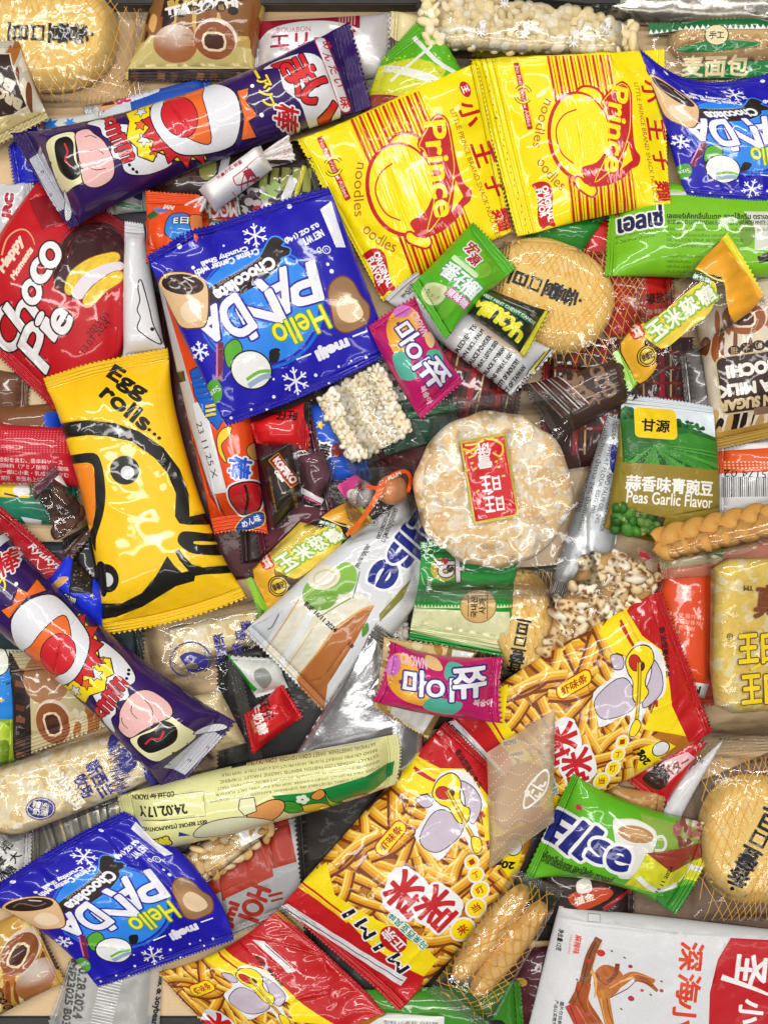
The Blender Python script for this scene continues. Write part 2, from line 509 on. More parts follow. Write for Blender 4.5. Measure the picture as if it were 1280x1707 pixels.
# ------------------------------------------------------------------ packet surfaces
def pillow(q, T, n=2.3, k=1.7, seal=14, ramp=None, flat=.5, ends=(1, 1), seed=0, wr=1.0, pleat=5, creases=11, pinch=.03):
    """top height, bottom depth and side pinch of a filled bag whose seals are its two u ends"""
    rs = np.random.RandomState(seed + 11); nz = rng_noise(seed + 5)
    ramp = ramp or .42 * q.Lv
    su = seal / q.Lu
    def env(uv):
        u, v = uv[:, 0], uv[:, 1]
        a = np.clip((u - su * ends[0]) * q.Lu / ramp, 0, 1); b = np.clip((1 - su * ends[1] - u) * q.Lu / ramp, 0, 1)
        e = np.sin(a * math.pi / 2) ** .85 * np.sin(b * math.pi / 2) ** .85
        g = np.clip(1 - np.abs(2 * v - 1) ** n, 0, 1) ** (1 / k)
        return e, g
    ph = rs.rand(4) * 6.28
    cr = []
    for i in range(creases):
        u0 = rs.choice([0, 1]) if i % 3 else rs.rand(); v0 = rs.rand()
        p = np.array([u0 * q.Lu, v0 * q.Lv]); ang = (0 if u0 < .5 else math.pi) + rs.randn() * .5
        if i % 3 == 0: ang = rs.rand() * 6.28
        cr.append((p, ang, q.Lv * (.25 + .45 * rs.rand()), (rs.rand() * 2 - .9) * 3.6, 3.2 + 4 * rs.rand()))
    def top(uv):
        u, v = uv[:, 0], uv[:, 1]; x, y = u * q.Lu, v * q.Lv
        e, g = env(uv)
        h = T * e * g + 1.2
        w = np.zeros(len(uv))
        d0 = np.clip(x - seal, 0, None); d1 = np.clip(q.Lu - seal - x, 0, None)
        if pleat:
            w += 2.6 * (np.sin(6.28 * pleat * v + ph[0] + 2 * nz(x, y, 60)) * np.exp(-d0 / 30) * (1 - np.exp(-d0 / 6)) * ends[0]
                        + np.sin(6.28 * (pleat + 1) * v + ph[1] + 2 * nz(y, x, 60)) * np.exp(-d1 / 30) * (1 - np.exp(-d1 / 6)) * ends[1])
        for p, ang, ln, A, sg in cr:
            dx, dy = x - p[0], y - p[1]
            a = dx * math.cos(ang) + dy * math.sin(ang); b = -dx * math.sin(ang) + dy * math.cos(ang) + 5 * nz(x, y, 35)
            t = np.clip(a / ln, 0, 1)
            w += A * np.exp(-np.abs(b) / sg) * np.sin(math.pi * t) ** .7 * (a > 0) * (a < ln)
        w += 1.6 * nz(x, y, 42) + .8 * nz(y, x, 19)
        ed = np.minimum(1, np.minimum(v, 1 - v) * q.Lv / 10) * np.minimum(1, .25 + np.minimum(u, 1 - u) * q.Lu / 20)
        return h + w * wr * ed
    def bot(uv):
        e, g = env(uv)
        return flat * T * e * g + 1.2
    def shape(uv):
        e, g = env(uv)
        return np.stack([uv[:, 0], .5 + (uv[:, 1] - .5) * (1 - pinch * e)], 1)
    return top, bot, shape

_cdt = {}
def cut(q, art, step, teeth, seals, outline=None, key=None):
    """cuts the outline, the seal lines, a bending grid and all printed shapes into one triangle mesh; returns uv, tris, corner inks, printed flag, part name"""
    if key is not None and key in _cdt: return _cdt[key]
    V, E = [], []
    def loop(c):
        b = len(V); V.extend(map(tuple, c)); n = len(c)
        E.extend((b + i, b + (i + 1) % n) for i in range(n))
    nu, nv = max(2, int(q.Lu / step)), max(2, int(q.Lv / step))
    if outline is None:
        o = []
        us = np.linspace(0, 1, nu + 1)
        def end(u, vs):
            k = max(2, int(q.Lv / 7)); r = []
            for i in range(2 * k + 1):
                v = i / (2 * k); r.append((u, v if vs else 1 - v, (i % 2) * teeth / q.Lu))
            return r
        o += [(u, 0) for u in us[:-1]]
        e1 = end(1, True); e0 = end(0, False)
        o += [(1 - (d if seals[1] else 0), v) for _, v, d in e1[:-1]] if seals[1] else [(1, v) for v in np.linspace(0, 1, nv + 1)[:-1]]
        o += [(u, 1) for u in us[::-1][:-1]]
        o += [(d, v) for _, v, d in e0[:-1]] if seals[0] else [(0, v) for v in np.linspace(1, 0, nv + 1)[:-1]]
        outl = q.fwd(np.array(o))
    else: outl = q.fwd(np.asarray(outline)) if np.asarray(outline).max() <= 1.6 else np.asarray(outline)
    loop(outl)
    for k, sw in enumerate(seals):
        if sw:
            u = sw / q.Lu if k == 0 else 1 - sw / q.Lu
            b = len(V); vs = np.linspace(0, 1, nv + 1)
            V.extend(map(tuple, q.fwd(np.stack([np.full(nv + 1, u), vs], 1))))
            E.extend((b + i, b + i + 1) for i in range(nv))
    gu, gv = np.meshgrid((np.arange(nu) + .5) / nu, (np.arange(nv) + .5) / nv)
    V.extend(map(tuple, q.fwd(np.stack([gu.ravel(), gv.ravel()], 1))))
    for cs, col, pos, part in art.shapes:
        for c in cs: loop(c)
    r = delaunay_2d_cdt([Vector((float(a), float(b))) for a, b in V], E, [], 0, 1e-3, False)
    P = np.array([v[:] for v in r[0]]); T = np.array([f[:] for f in r[2] if len(f) == 3])
    a, b, c = P[T[:, 0]], P[T[:, 1]], P[T[:, 2]]
    ar = (b[:, 0]-a[:, 0])*(c[:, 1]-a[:, 1]) - (b[:, 1]-a[:, 1])*(c[:, 0]-a[:, 0])
    T[ar > 0] = T[ar > 0][:, ::-1]       # y runs down in the picture: faces look up
    cen = (a + b + c) / 3
    ins = wind([outl], cen) != 0
    ins &= np.abs(ar) > 1e-5
    T, cen = T[ins], cen[ins]
    ink = np.zeros((len(T), 3, 3)); pr = np.zeros(len(T), bool); pn = np.zeros(len(T), int); names = [None]
    def paint(idx, col):
        if col is None: pr[idx] = False; return
        pr[idx] = True
        if callable(col): ink[idx] = np.broadcast_to(col(P[T[idx]].reshape(-1, 2)), (len(idx) * 3, 3)).reshape(-1, 3, 3)
        else: ink[idx] = col
    if art.base is not None: paint(np.arange(len(T)), art.base)
    for cs, col, pos, part in art.shapes:
        lo = np.min([k.min(0) for k in cs], 0); hi = np.max([k.max(0) for k in cs], 0)
        near = np.nonzero(((cen > lo) & (cen < hi)).all(1))[0]
        if not len(near): continue
        w = wind(cs, cen[near])
        idx = near[(w > 0) if pos else (w != 0)]
        paint(idx, col)
        if part:
            if part not in names: names.append(part)
            pn[idx] = names.index(part)
    uv = q.inv(P)
    cu = uv[T].mean(1)[:, 0]
    seg = np.zeros(len(T), int)
    if seals[0]: seg[cu < seals[0] / q.Lu] = 1
    if seals[1]: seg[cu > 1 - seals[1] / q.Lu] = 2
    res = (uv, T, ink, pr, pn, names, seg, outl)
    if key is not None: _cdt[key] = res
    return res

def surface(thing, P, c, top, bot, shape, mat, qref, back='#c9c9cc', names=('wrapper', 'end_seal'), lift=0., clear=None, ribs=5.2, bstep=16, closed=True):
    """lays a cut print sheet over a placed packet and closes it with a back"""
    uv, T, ink, pr, pn, pnames, seg, outl = c
    q = P.q
    suv = shape(uv)
    xy = P.world_px(q.fwd(suv)); z = P.m(xy) + top(uv) + lift
    XYZ = P.local(xy, z)
    flat = np.stack([uv[:, 0] * q.Lu / ribs * .31416, uv[:, 1] * q.Lv / ribs * .31416], 1)
    obs = []
    def part(sel, name, m):
        t = T[sel]; used = np.unique(t); mp = np.zeros(len(uv), int); mp[used] = np.arange(len(used))
        mi = None; mats = m
        vv, ff, ii = XYZ[used], mp[t], ink[sel]
        fl = flat[used]
        if clear is not None: mi = np.where(pr[sel], 0, 1)
        if closed:                                     # back skin: same cells, coarse colour, bottom heights
            ub = uv[used]; xb = P.world_px(q.fwd(suv[used])); zb = P.m(xb) - bot(ub) + lift
            zb = np.minimum(zb, z[used] - .6)
            if not coarse_back: 
                vv = np.vstack([vv, P.local(xb, zb)]); nb = len(used)
                ff = np.vstack([ff, mp[t][:, ::-1] + nb]); ii = np.concatenate([ii, np.broadcast_to(lin(back), ii.shape)])
                fl = np.vstack([fl, fl])
                # rim
                e = np.concatenate([mp[t][:, [0, 1]], mp[t][:, [1, 2]], mp[t][:, [2, 0]]])
                key = np.sort(e, 1); _, inv, cnt = np.unique(key[:, 0] * 10000000 + key[:, 1], return_inverse=True, return_counts=True)
                be = e[cnt[inv] == 1]
                rim = np.concatenate([np.stack([be[:, 1], be[:, 0], be[:, 0] + nb], 1), np.stack([be[:, 1], be[:, 0] + nb, be[:, 1] + nb], 1)])
                own = np.tile(np.nonzero(cnt[inv] == 1)[0] % len(t), 2)
                ff = np.vstack([ff, rim]); ii = np.concatenate([ii, ink[sel][own]])
                if mi is not None: mi = np.concatenate([mi, np.ones(len(t), int), mi[own]])
        o = mesh(name, vv, ff, [m, clear] if clear is not None else m, thing, ii, mi, fl)
        obs.append(o); return o
    coarse_back = False
    sm = M.get(mat + '_seal', M[mat])
    for s_, nm in ((0, names[0]), (1, names[1]), (2, names[1])):
        for k, pname in enumerate(pnames):
            sel = (seg == s_) & (pn == k)
            if k and s_: continue
            if s_: sel = seg == s_
            elif k == 0: sel = (seg == 0) & (pn == 0)
            if sel.any():
                nmx = pname if (k and not s_) else nm
                part(sel, nmx, sm if s_ else M[mat])
    return obs
# ------------------------------------------------------------------ builders
def bag(name, label, cat, quad, art, T=30, mat='gloss', seal=14, seals=(1, 1), teeth=4, back='#c9c9cc', group=None, key=None, qref=None,
        step=5.5, rigid=False, soft=45, seed=None, sink=0, shapefn=None, clear=None, outline=None, names=('wrapper', 'end_seal'), ribs=5.2, **kw):
    q = Quad(quad); qr = Quad(qref) if qref is not None else q
    seed = int(abs(q.p.sum())) % 997 if seed is None else seed
    top, bot, shape = pillow(q, T, seal=seal, ends=seals, seed=seed, **kw)
    if shapefn: shape = shapefn
    P = Place(q, bot, top, rigid, soft, sink)
    o = empty(name, P, label, cat, group)
    c = cut(qr, art, step, teeth, (seal * seals[0], seal * seals[1]), outline, key)
    surface(o, P, c, top, bot, shape, mat, qr, back, names, clear=clear, ribs=ribs)
    return o, P

# ------------------------------------------------------------------ yellow noodle snack packets
RED, YEL = '#c8161d', '#ffe800'
def art_noodle():
    a = Art(YEL, (480, 100, .296875))
    for i in range(9):
        x, y = 352 + i * 44, 322 - i * 15
        dx, dy = 395, 960
        a.line([x, y, x + dx, y + dy], 15, RED); a.line([x + 20, y - 8, x + 20 + dx, y - 8 + dy], 5, RED)
    a.blob([575, 500, 590, 455, 640, 435, 690, 440, 725, 470, 740, 560, 700, 590, 600, 590], YEL, stroke=[(16, RED)])
    a.ell(640, 735, 200, 265, RED, rot=-18); a.ell(645, 733, 183, 248, YEL, rot=-18)
    a.line([585, 590, 520, 640, 490, 720, 510, 800, 560, 870, 635, 905], 8, RED, k=4)
    a.blob([668, 985, 690, 975, 730, 1000, 790, 1000, 805, 1030, 780, 1055, 720, 1040, 680, 1020], YEL, stroke=[(12, RED)])
    cap = [720, 490, 800, 350, 845, 322, 900, 370, 940, 550, 985, 690, 1030, 730, 1025, 790, 985, 830, 965, 880, 880, 960, 790, 1000, 745, 1000, 690, 935, 700, 905, 770, 860, 812, 760, 800, 640, 765, 540]
    a.blob(cap, RED, k=3)
    a.pol([940, 680, 985, 770, 920, 860], YEL)
    a.line([733, 492, 805, 362, 845, 338, 888, 375, 925, 550, 930, 640, 905, 800, 850, 900, 785, 975, 810, 860, 825, 740, 800, 620, 760, 520], 5, YEL, k=3, closed=True)
    a.text('Prince', 850, 625, 520, 118, YEL, rot=82, bold=5)
    a.text('noodles', 398, 722, 285, 58, '#b4562a', rot=93, arc=-900)
    a.text('oodles', 515, 995, 215, 60, '#b4562a', rot=36, arc=-420)
    a.rect(255, 595, 34, 390, RED, rot=-25, r=8)
    a.text('No Preservatives Added', 255, 595, 350, 22, '#f6e9d8', rot=65)
    for s0 in (0, 180):
        t = np.linspace(R(s0 + 20), R(s0 + 150), 9)
        p = np.stack([253 + 46 * np.cos(t), 587 + 46 * np.sin(t)], 1)
        a.line(p, 20, '#1d1a12'); a.line(p, 11, YEL)
    a.blob([415, 1075, 455, 1050, 500, 1045, 540, 1070, 560, 1130, 575, 1220, 610, 1270, 560, 1280, 530, 1305, 490, 1250, 470, 1150, 440, 1100], RED, k=4)
    a.text('ORIGINAL', 535, 1158, 200, 36, '#fff', rot=66, bold=2); a.text('FLAVOR', 492, 1165, 160, 36, '#fff', rot=66, bold=2)
    a.text('LITTLE PRINCE BRAND SNACK NOODLES', 1055, 640, 740, 30, '#a8402c', rot=68)
    for ch, x, y, w in (('小', 1020, 310, 130), ('王', 1100, 520, 130), ('子', 1170, 690, 110), ('麵', 1225, 870, 120)):
        a.text(ch, x, y, w, 115, RED, rot=68, bold=4)
    a.ell(990, 180, 30, 45, RED, rot=-25); a.text('王', 990, 180, 40, 36, '#fff', rot=65, bold=2)
    return a
NOOD = art_noodle()
Q_N1 = [492, 230, 795, 108, 858, 378, 637, 497]
Q_N2 = [783, 96, 1112, 76, 1118, 340, 862, 390]

# ------------------------------------------------------------------ blue cocoa biscuit packets
BLU = '#1a12ae'
def art_blue():
    a = Art(BLU, (240, 290, .328125))
    W = '#f4f4fb'; K = '#2a1d1c'
    a.ell(600, 690, 330, 300, '#1470dd', rot=-35); a.ell(597, 688, 318, 288, '#2a20b4', rot=-35); a.ell(594, 686, 308, 278, '#2f8cf2', rot=-35)
    a.blob([640, 335, 680, 320, 715, 345, 700, 365, 745, 380, 740, 410, 700, 430, 690, 470, 600, 560, 480, 640, 400, 700, 340, 715, 330, 620, 400, 560, 500, 500, 590, 430], K, k=4, stroke=[(7, '#3f9af6')])
    for t, x, y, w, h, r in (('P', 815, 560, 165, 190, 160), ('A', 690, 612, 170, 200, 150), ('N', 600, 722, 200, 160, 148), ('D', 470, 745, 130, 190, 142), ('A', 345, 790, 140, 150, 148)):
        a.text(t, x, y, w, h, W, rot=r, bold=8, stroke=[(10, '#2018a0')], shear=.1)
    a.text('Hello', 800, 775, 290, 125, '#ffee2a', rot=154, stroke=[(6, '#5a9e3c')], bold=2)
    a.text('Chocolate', 520, 545, 350, 62, W, rot=145, bold=4)
    a.text('WITH OTHER NATURAL FLAVORS', 490, 505, 270, 18, '#c8b8b0', rot=145)
    a.text('Crème Center with', 430, 460, 340, 34, W, rot=157, bold=2); a.text('Crunchy Shell', 415, 425, 245, 32, W, rot=157, bold=2)
    a.text('NET WT', 865, 312, 115, 36, W, rot=148, bold=2); a.text('0.5 OZ (14g)', 805, 290, 195, 30, W, rot=148, bold=2)
    a.text('meiji', 955, 873, 175, 62, W, rot=156, bold=6)
    for x, y in ((1100, 795), (810, 922)): a.line([x - 38, y + 16, x + 38, y - 16], 8, W)
    a.pol([895, 160, 950, 115, 1035, 350, 985, 355], '#e9e9f2')
    a.ell(935, 372, 22, 22, W); a.ell(935, 372, 17, 17, BLU); a.text('U', 935, 372, 16, 18, W, rot=150); a.text('D', 896, 375, 20, 24, W, rot=150, bold=1)
    # biscuits, plain
    bis = lambda p: lin('#e6b27a') * (1 - .35 * np.clip(np.hypot(*(p - np.array((573, 506))).T) / 32, 0, 1))[:, None] ** 2
    a.blob([945, 600, 965, 540, 1020, 505, 1070, 530, 1110, 600, 1150, 650, 1140, 730, 1080, 770, 1020, 790, 975, 760, 960, 680], bis, k=4, stroke=[(7, '#7a3a18')])
    a.blob([985, 650, 1040, 600, 1100, 640, 1120, 700, 1060, 740, 1000, 720], '#f3d6ae', k=4)
    a.blob([80, 570, 130, 520, 240, 525, 320, 570, 335, 660, 320, 780, 260, 800, 190, 790, 150, 730, 110, 640], '#e8c090', k=4, stroke=[(7, '#5a2c16')])
    a.ell(205, 580, 110, 52, '#2f1a14', rot=8); a.line([130, 575, 170, 555, 230, 600, 280, 590], 10, '#7a5a4c', k=4); a.line([210, 545, 265, 570], 7, '#e8dcd4', k=3)
    a.blob([190, 700, 240, 660, 290, 690, 300, 750, 240, 775, 200, 750], '#f6dcb8', k=4)
    # snowball, scarf and snowboard stand where a figure is printed
    a.line([395, 870, 385, 1060], 30, '#7a2348'); a.line([375, 880, 372, 1040], 8, '#e07ab0')
    a.blob([415, 900, 470, 855, 500, 900, 480, 970, 430, 990], '#5bb033', k=4, stroke=[(6, '#1a1a1a')])
    a.ell(545, 1000, 97, 90, '#f6f6f4', stroke=[(8, '#1a1718')]); a.line([520, 1050, 580, 1010, 640, 1000], 16, '#7cc23a', k=4); a.line([530, 1080, 590, 1040, 640, 1020], 26, '#9fb9cf', k=4)
    a.blob([640, 900, 690, 890, 680, 950, 640, 960], '#1a1718', k=4)
    a.blob([320, 1080, 360, 1050, 395, 1090, 390, 1150, 350, 1170, 320, 1130], '#56a832', k=4); a.text('Size', 360, 1110, 60, 30, W, rot=140)
    def flake(x, y, r):
        for k in range(6):
            t = R(20 + 60 * k); c, d = math.cos(t), math.sin(t)
            a.line([x, y, x + r * c, y + r * d], 9, W)
            for sg in (-.8, .8):
                e, f = math.cos(t + sg), math.sin(t + sg)
                a.line([x + .55 * r * c, y + .55 * r * d, x + .55 * r * c + .35 * r * e, y + .55 * r * d + .35 * r * f], 7, W)
    flake(565, 310, 68); flake(765, 1045, 70); flake(285, 915, 50)
    for x, y, r in ((192, 382, 14), (408, 370, 6), (735, 150, 13), (942, 447, 9), (962, 482, 12), (868, 1012, 9), (986, 966, 7), (1075, 965, 6), (1127, 918, 8), (655, 1040, 6), (655, 1127, 9), (543, 1195, 7), (620, 1192, 6), (935, 1052, 6), (1050, 935, 6), (445, 1240, 8), (260, 495, 10), (815, 1140, 8)): a.ell(x, y, r, r, W, n=8)
    return a
BLUE = art_blue()
Q_B0 = [545, 302, 606, 440, 652, 588, 385, 360, 450, 505, 515, 655, 248, 428, 305, 570, 380, 712]
Q_B1 = [1345, 92, 1360, 215, 1370, 334, 1180, 130, 1250, 225, 1260, 336, 1064, 80, 1105, 210, 1144, 328]
Q_B2 = [205, 1352, 330, 1445, 388, 1575, 80, 1420, 205, 1500, 270, 1618, -45, 1505, 65, 1568, 160, 1654]

# ------------------------------------------------------------------ purple corn-puff sticks
PUR = '#31105f'
def art_stick():
    a = Art(PUR, (0, 10, .2578125))
    K = '#141013'; W = '#e9e9ee'
    # left part
    a.pol([145, 945, 240, 880, 400, 1260, 330, 1300], '#cdcdd8')
    a.blob([560, 750, 640, 720, 760, 770, 880, 800, 850, 880, 900, 930, 1120, 1010, 1000, 1080, 880, 1100, 820, 1080, 800, 1020, 740, 990, 740, 900, 680, 850, 650, 790], W, k=4, stroke=[(7, K)])
    a.pol([815, 690, 900, 640, 1000, 600, 1060, 590, 1240, 830, 1330, 980, 1150, 1010, 1035, 960, 1000, 1020, 910, 990, 910, 940, 840, 880, 850, 760], '#ffe21a', stroke=[(8, K)])
    a.star(915, 688, 42, W, rot=10, stroke=[(5, K)]); a.star(925, 790, 42, '#f0742a', rot=-10, stroke=[(5, K)]); a.star(950, 890, 46, W, rot=20, stroke=[(5, K)]); a.star(1015, 960, 36, '#f0742a', rot=0, stroke=[(5, K)])
    a.star(1180, 790, 250, '#d2202a', rot=7, n=14, k=.78, stroke=[(7, K)])
    for ch, x, y, s in (('b', 705, 695, 84), ('o', 722, 757, 74), ('m', 752, 830, 100), ('m', 795, 905, 100), ('m', 835, 975, 96)): a.text(ch, x, y, s, s * .86, '#d2202a', rot=72, bold=5, stroke=[(6, K)])
    for x, y in ((852, 1046), (872, 1070), (893, 1084)): a.ell(x, y, 10, 10, K)
    # plain colour shapes where a figure is printed
    a.blob([300, 880, 380, 830, 480, 820, 500, 900, 520, 1040, 560, 1140, 480, 1180, 400, 1190, 350, 1110, 310, 960], '#f3eebb', k=4, stroke=[(7, K)])
    a.blob([370, 880, 440, 850, 490, 900, 500, 1010, 540, 1100, 480, 1140, 400, 1080, 370, 980], K, k=4)
    a.blob([500, 830, 570, 800, 620, 840, 690, 900, 750, 1020, 740, 1120, 640, 1180, 560, 1160, 540, 1050, 520, 940], '#f0bdb8', k=4, stroke=[(7, K)])
    a.line([520, 1010, 545, 1040, 530, 1060, 560, 1075], 6, K); a.line([430, 900, 455, 960, 440, 1010, 480, 1060], 12, '#cf2430', k=3)
    for x, y, r in ((250, 920, 9), (232, 1030, 10), (300, 1010, 7), (350, 1110, 8), (290, 1180, 9)): a.ell(x, y, r, r, K); a.ell(x, y, r - 4, r - 4, '#cdcdd8')
    a.pol([285, 985, 330, 1000, 320, 1040, 300, 1015], K); a.line([560, 860, 600, 850, 640, 870], 5, K, k=3); a.line([600, 960, 650, 950, 690, 980], 5, K, k=3); a.line([590, 1060, 640, 1080, 700, 1070], 5, K, k=3)
    a.blob([400, 1180, 425, 1240, 420, 1330, 390, 1350, 380, 1270], W, k=3, stroke=[(5, K)])
    # right part, in its own enlargement
    a.zoom(310, 20, .2578125)
    a.blob([-190, 520, -60, 450, 110, 450, 200, 460, 320, 540, 360, 680, 330, 820, 250, 880, 60, 930, -60, 920, -170, 800, -220, 660], W, k=4, stroke=[(8, K)])
    a.blob([-130, 510, 0, 470, 105, 470, 110, 560, 150, 700, 165, 855, 60, 850, -50, 780, -130, 650], '#f2702a', k=4, stroke=[(6, K)])
    a.ell(-30, 690, 110, 150, '#da2330', rot=-25, stroke=[(6, K)])
    a.pol([340, 530, 410, 510, 395, 600, 465, 680, 410, 720, 450, 800, 360, 825, 385, 700], '#f2702a', stroke=[(6, K)])
    for x, y in ((435, 495), (495, 680)): a.ell(x, y, 13, 13, '#fff')
    for ch, x, y in (('ー', 460, 405), ('ア', 510, 470), ('ッ', 520, 535), ('プ', 548, 605)): a.text(ch, x, y, 82, 74 if ch != 'ー' else 18, '#ffe21a', rot=64, bold=7)
    a.blob([500, 370, 600, 310, 770, 280, 880, 320, 930, 430, 985, 540, 990, 650, 900, 690, 800, 720, 740, 600, 640, 520, 600, 380], W, k=4)
    a.blob([550, 345, 640, 320, 720, 325, 690, 365, 610, 380], '#c41c24', k=4, stroke=[(6, K)])
    a.text('ま', 745, 425, 240, 190, '#e0202a', rot=62, bold=20, stroke=[(8, K)]); a.text('い', 865, 575, 215, 190, '#e0202a', rot=62, bold=24, stroke=[(8, K)])
    a.text('棒', 650, 682, 130, 150, '#c41c24', rot=98, bold=4, stroke=[(9, '#f0ecf0')])
    a.rect(945, 375, 500, 66, '#e9e6ee', rot=69, r=30, stroke=[(5, '#c41c24')])
    for ch, x, y, s in (('め', 912, 195, 56), ('ん', 920, 285, 56), ('た', 955, 365, 56), ('い', 985, 440, 50), ('味', 1025, 555, 64)): a.text(ch, x, y, s, s, '#c41c24', rot=66, bold=3)
    return a
STICK = art_stick()
Q_S0 = [4, 209, 285, 152, 583, 22, 55, 296, 304, 212, 603, 95, 106, 374, 322, 274, 622, 166]
Q_S1 = [280, 1339, 72, 1127, -167, 953, 335, 1275, 111, 1082, -112, 889, 390, 1211, 150, 1037, -57, 825]
TUBE = dict(n=2, k=2, flat=.55, pleat=4, wr=.7, creases=5, pinch=.02, mat='gloss')
# ------------------------------------------------------------------ clear bags and what is in them
import bmesh
def _ico(n):
    bm = bmesh.new(); bmesh.ops.create_icosphere(bm, subdivisions=n, radius=1.0)
    v = np.array([p.co[:] for p in bm.verts]); f = np.array([[q.index for q in t.verts] for t in bm.faces]); bm.free()
    return v, f
ICO = {k: _ico(k) for k in (2, 3)}

def segdist(p, poly):
    d = np.full(len(p), 1e9)
    for a, b in zip(poly, np.roll(poly, -1, 0)):
        e = b - a; t = np.clip(((p - a) @ e) / max(e @ e, 1e-9), 0, 1)
        d = np.minimum(d, np.hypot(*(p - a - t[:, None] * e).T))
    return d

def slab(o, P, name, outline, art, T, edge=20, z0=1.5, mat='food', step=6, dome=0., rough=0., seed=1, power=2.0):
    """a solid baked piece with rounded edges: outline in photograph pixels; returns its height function"""
    outline = np.array(outline, float).reshape(-1, 2); q = P.q; nz = rng_noise(seed)
    cen = outline.mean(0); R_ = np.hypot(*(outline - cen).T).max()
    def h(uv):
        p = q.fwd(uv); d = segdist(p, outline)
        t = np.clip(d / edge, 0, 1)
        r = np.hypot(*(p - cen).T) / R_
        z = z0 + T * ((1 - (1 - t) ** power) ** (1 / power) * .96 + .04) + dome * (1 - r * r)
        if rough: z = z + rough * (nz(p[:, 0], p[:, 1], 9) + .7 * nz(p[:, 1], p[:, 0], 4.5)) * np.minimum(1, t * 2 + .2)
        ins = wind([outline], p) != 0
        return np.where(ins | (d < 1.5), z, 0)
    c = cut(q, art, step, 0, (0, 0), outline=outline)
    uv0 = c[0]
    def top(uv): return np.maximum(h(uv), z0 + .3)
    surface(o, P, c, top, lambda uv: np.full(len(uv), -z0 * .5), lambda uv: uv, mat, q, back='#d8b070', names=(name, name))
    return h

def lumps(o, P, name, poly, size, gap, cols, kind='bean', mat='puffed', z0=3, layers=1, seed=3, dz=None, dark=None, jit=.35, res=2):
    """many grains stuck together into one piece; poly in photograph pixels"""
    poly = np.array(poly, float).reshape(-1, 2); rs = np.random.RandomState(seed); iv, jf = ICO[res]
    V, F, K = [], [], []
    lo, hi = poly.min(0), poly.max(0)
    for L in range(layers):
        y = lo[1] + (L % 2) * gap * .4; row = 0
        while y < hi[1]:
            x = lo[0] + (row % 2) * gap / 2 + (L % 2) * gap * .3
            while x < hi[0]:
                p = np.array([[x, y]]) + rs.randn(1, 2) * gap * jit * .5
                if wind([poly], p)[0] != 0:
                    sx, sy, sz = np.array(size) * (1 + .18 * rs.randn(3))
                    v = iv.copy()
                    if kind == 'pop':
                        amp = 0
                        for _ in range(6):
                            d = rs.randn(3); d /= np.linalg.norm(d)
                            amp = amp + .75 * np.exp(-((v - d * .9) ** 2).sum(1) / .28)
                        v = v * (.55 + amp[:, None] * .75)
                    elif kind == 'bean':
                        v = v * (1 + .10 * np.sin(3 * v[:, :1] + rs.rand() * 6))
                    v = v * [sx, sy, sz]
                    a, b = rs.rand() * 6.28, (rs.rand() - .5) * (1.2 if kind != 'ball' else .5)
                    ca, sa, cb, sb = math.cos(a), math.sin(a), math.cos(b), math.sin(b)
                    v = v @ np.array([[cb, 0, sb], [0, 1, 0], [-sb, 0, cb]]).T @ np.array([[ca, -sa, 0], [sa, ca, 0], [0, 0, 1]]).T
                    xy = P.world_px(p); z = P.m(xy)[0] + z0 + L * (dz or size[2] * 1.3) + size[2] * .8 + rs.randn() * size[2] * .18
                    base = lin(cols[rs.randint(len(cols))]) * (1 + .06 * rs.randn())
                    k = np.tile(base, (len(v), 1))
                    if dark:
                        ax = rs.randn(3); ax[2] = abs(ax[2]); ax /= np.linalg.norm(ax)
                        m = np.clip(((iv @ ax) - .9) / .06, 0, 1)[:, None]
                        if kind == 'pop': m = np.clip((np.sin(4.1 * iv[:, :1] + a * 3) * np.sin(3.7 * iv[:, 1:2] + b * 5) - .25) / .3, 0, 1)
                        k = k * (1 - m) + lin(dark) * m
                    w = P.local(xy + v[:, :2] * [1, 1], z + v[:, 2])
                    F.append(jf[:, ::-1] + sum(len(q) for q in V[-1:]) * 0 + (len(V) * len(iv))); V.append(w); K.append(k)
                x += gap
            y += gap * .86; row += 1
    if not V: return None
    V = np.vstack(V); F = np.vstack(F); K = np.vstack(K)
    return mesh(name, V, F, M[mat], o, np.clip(K[F], 0, 1))

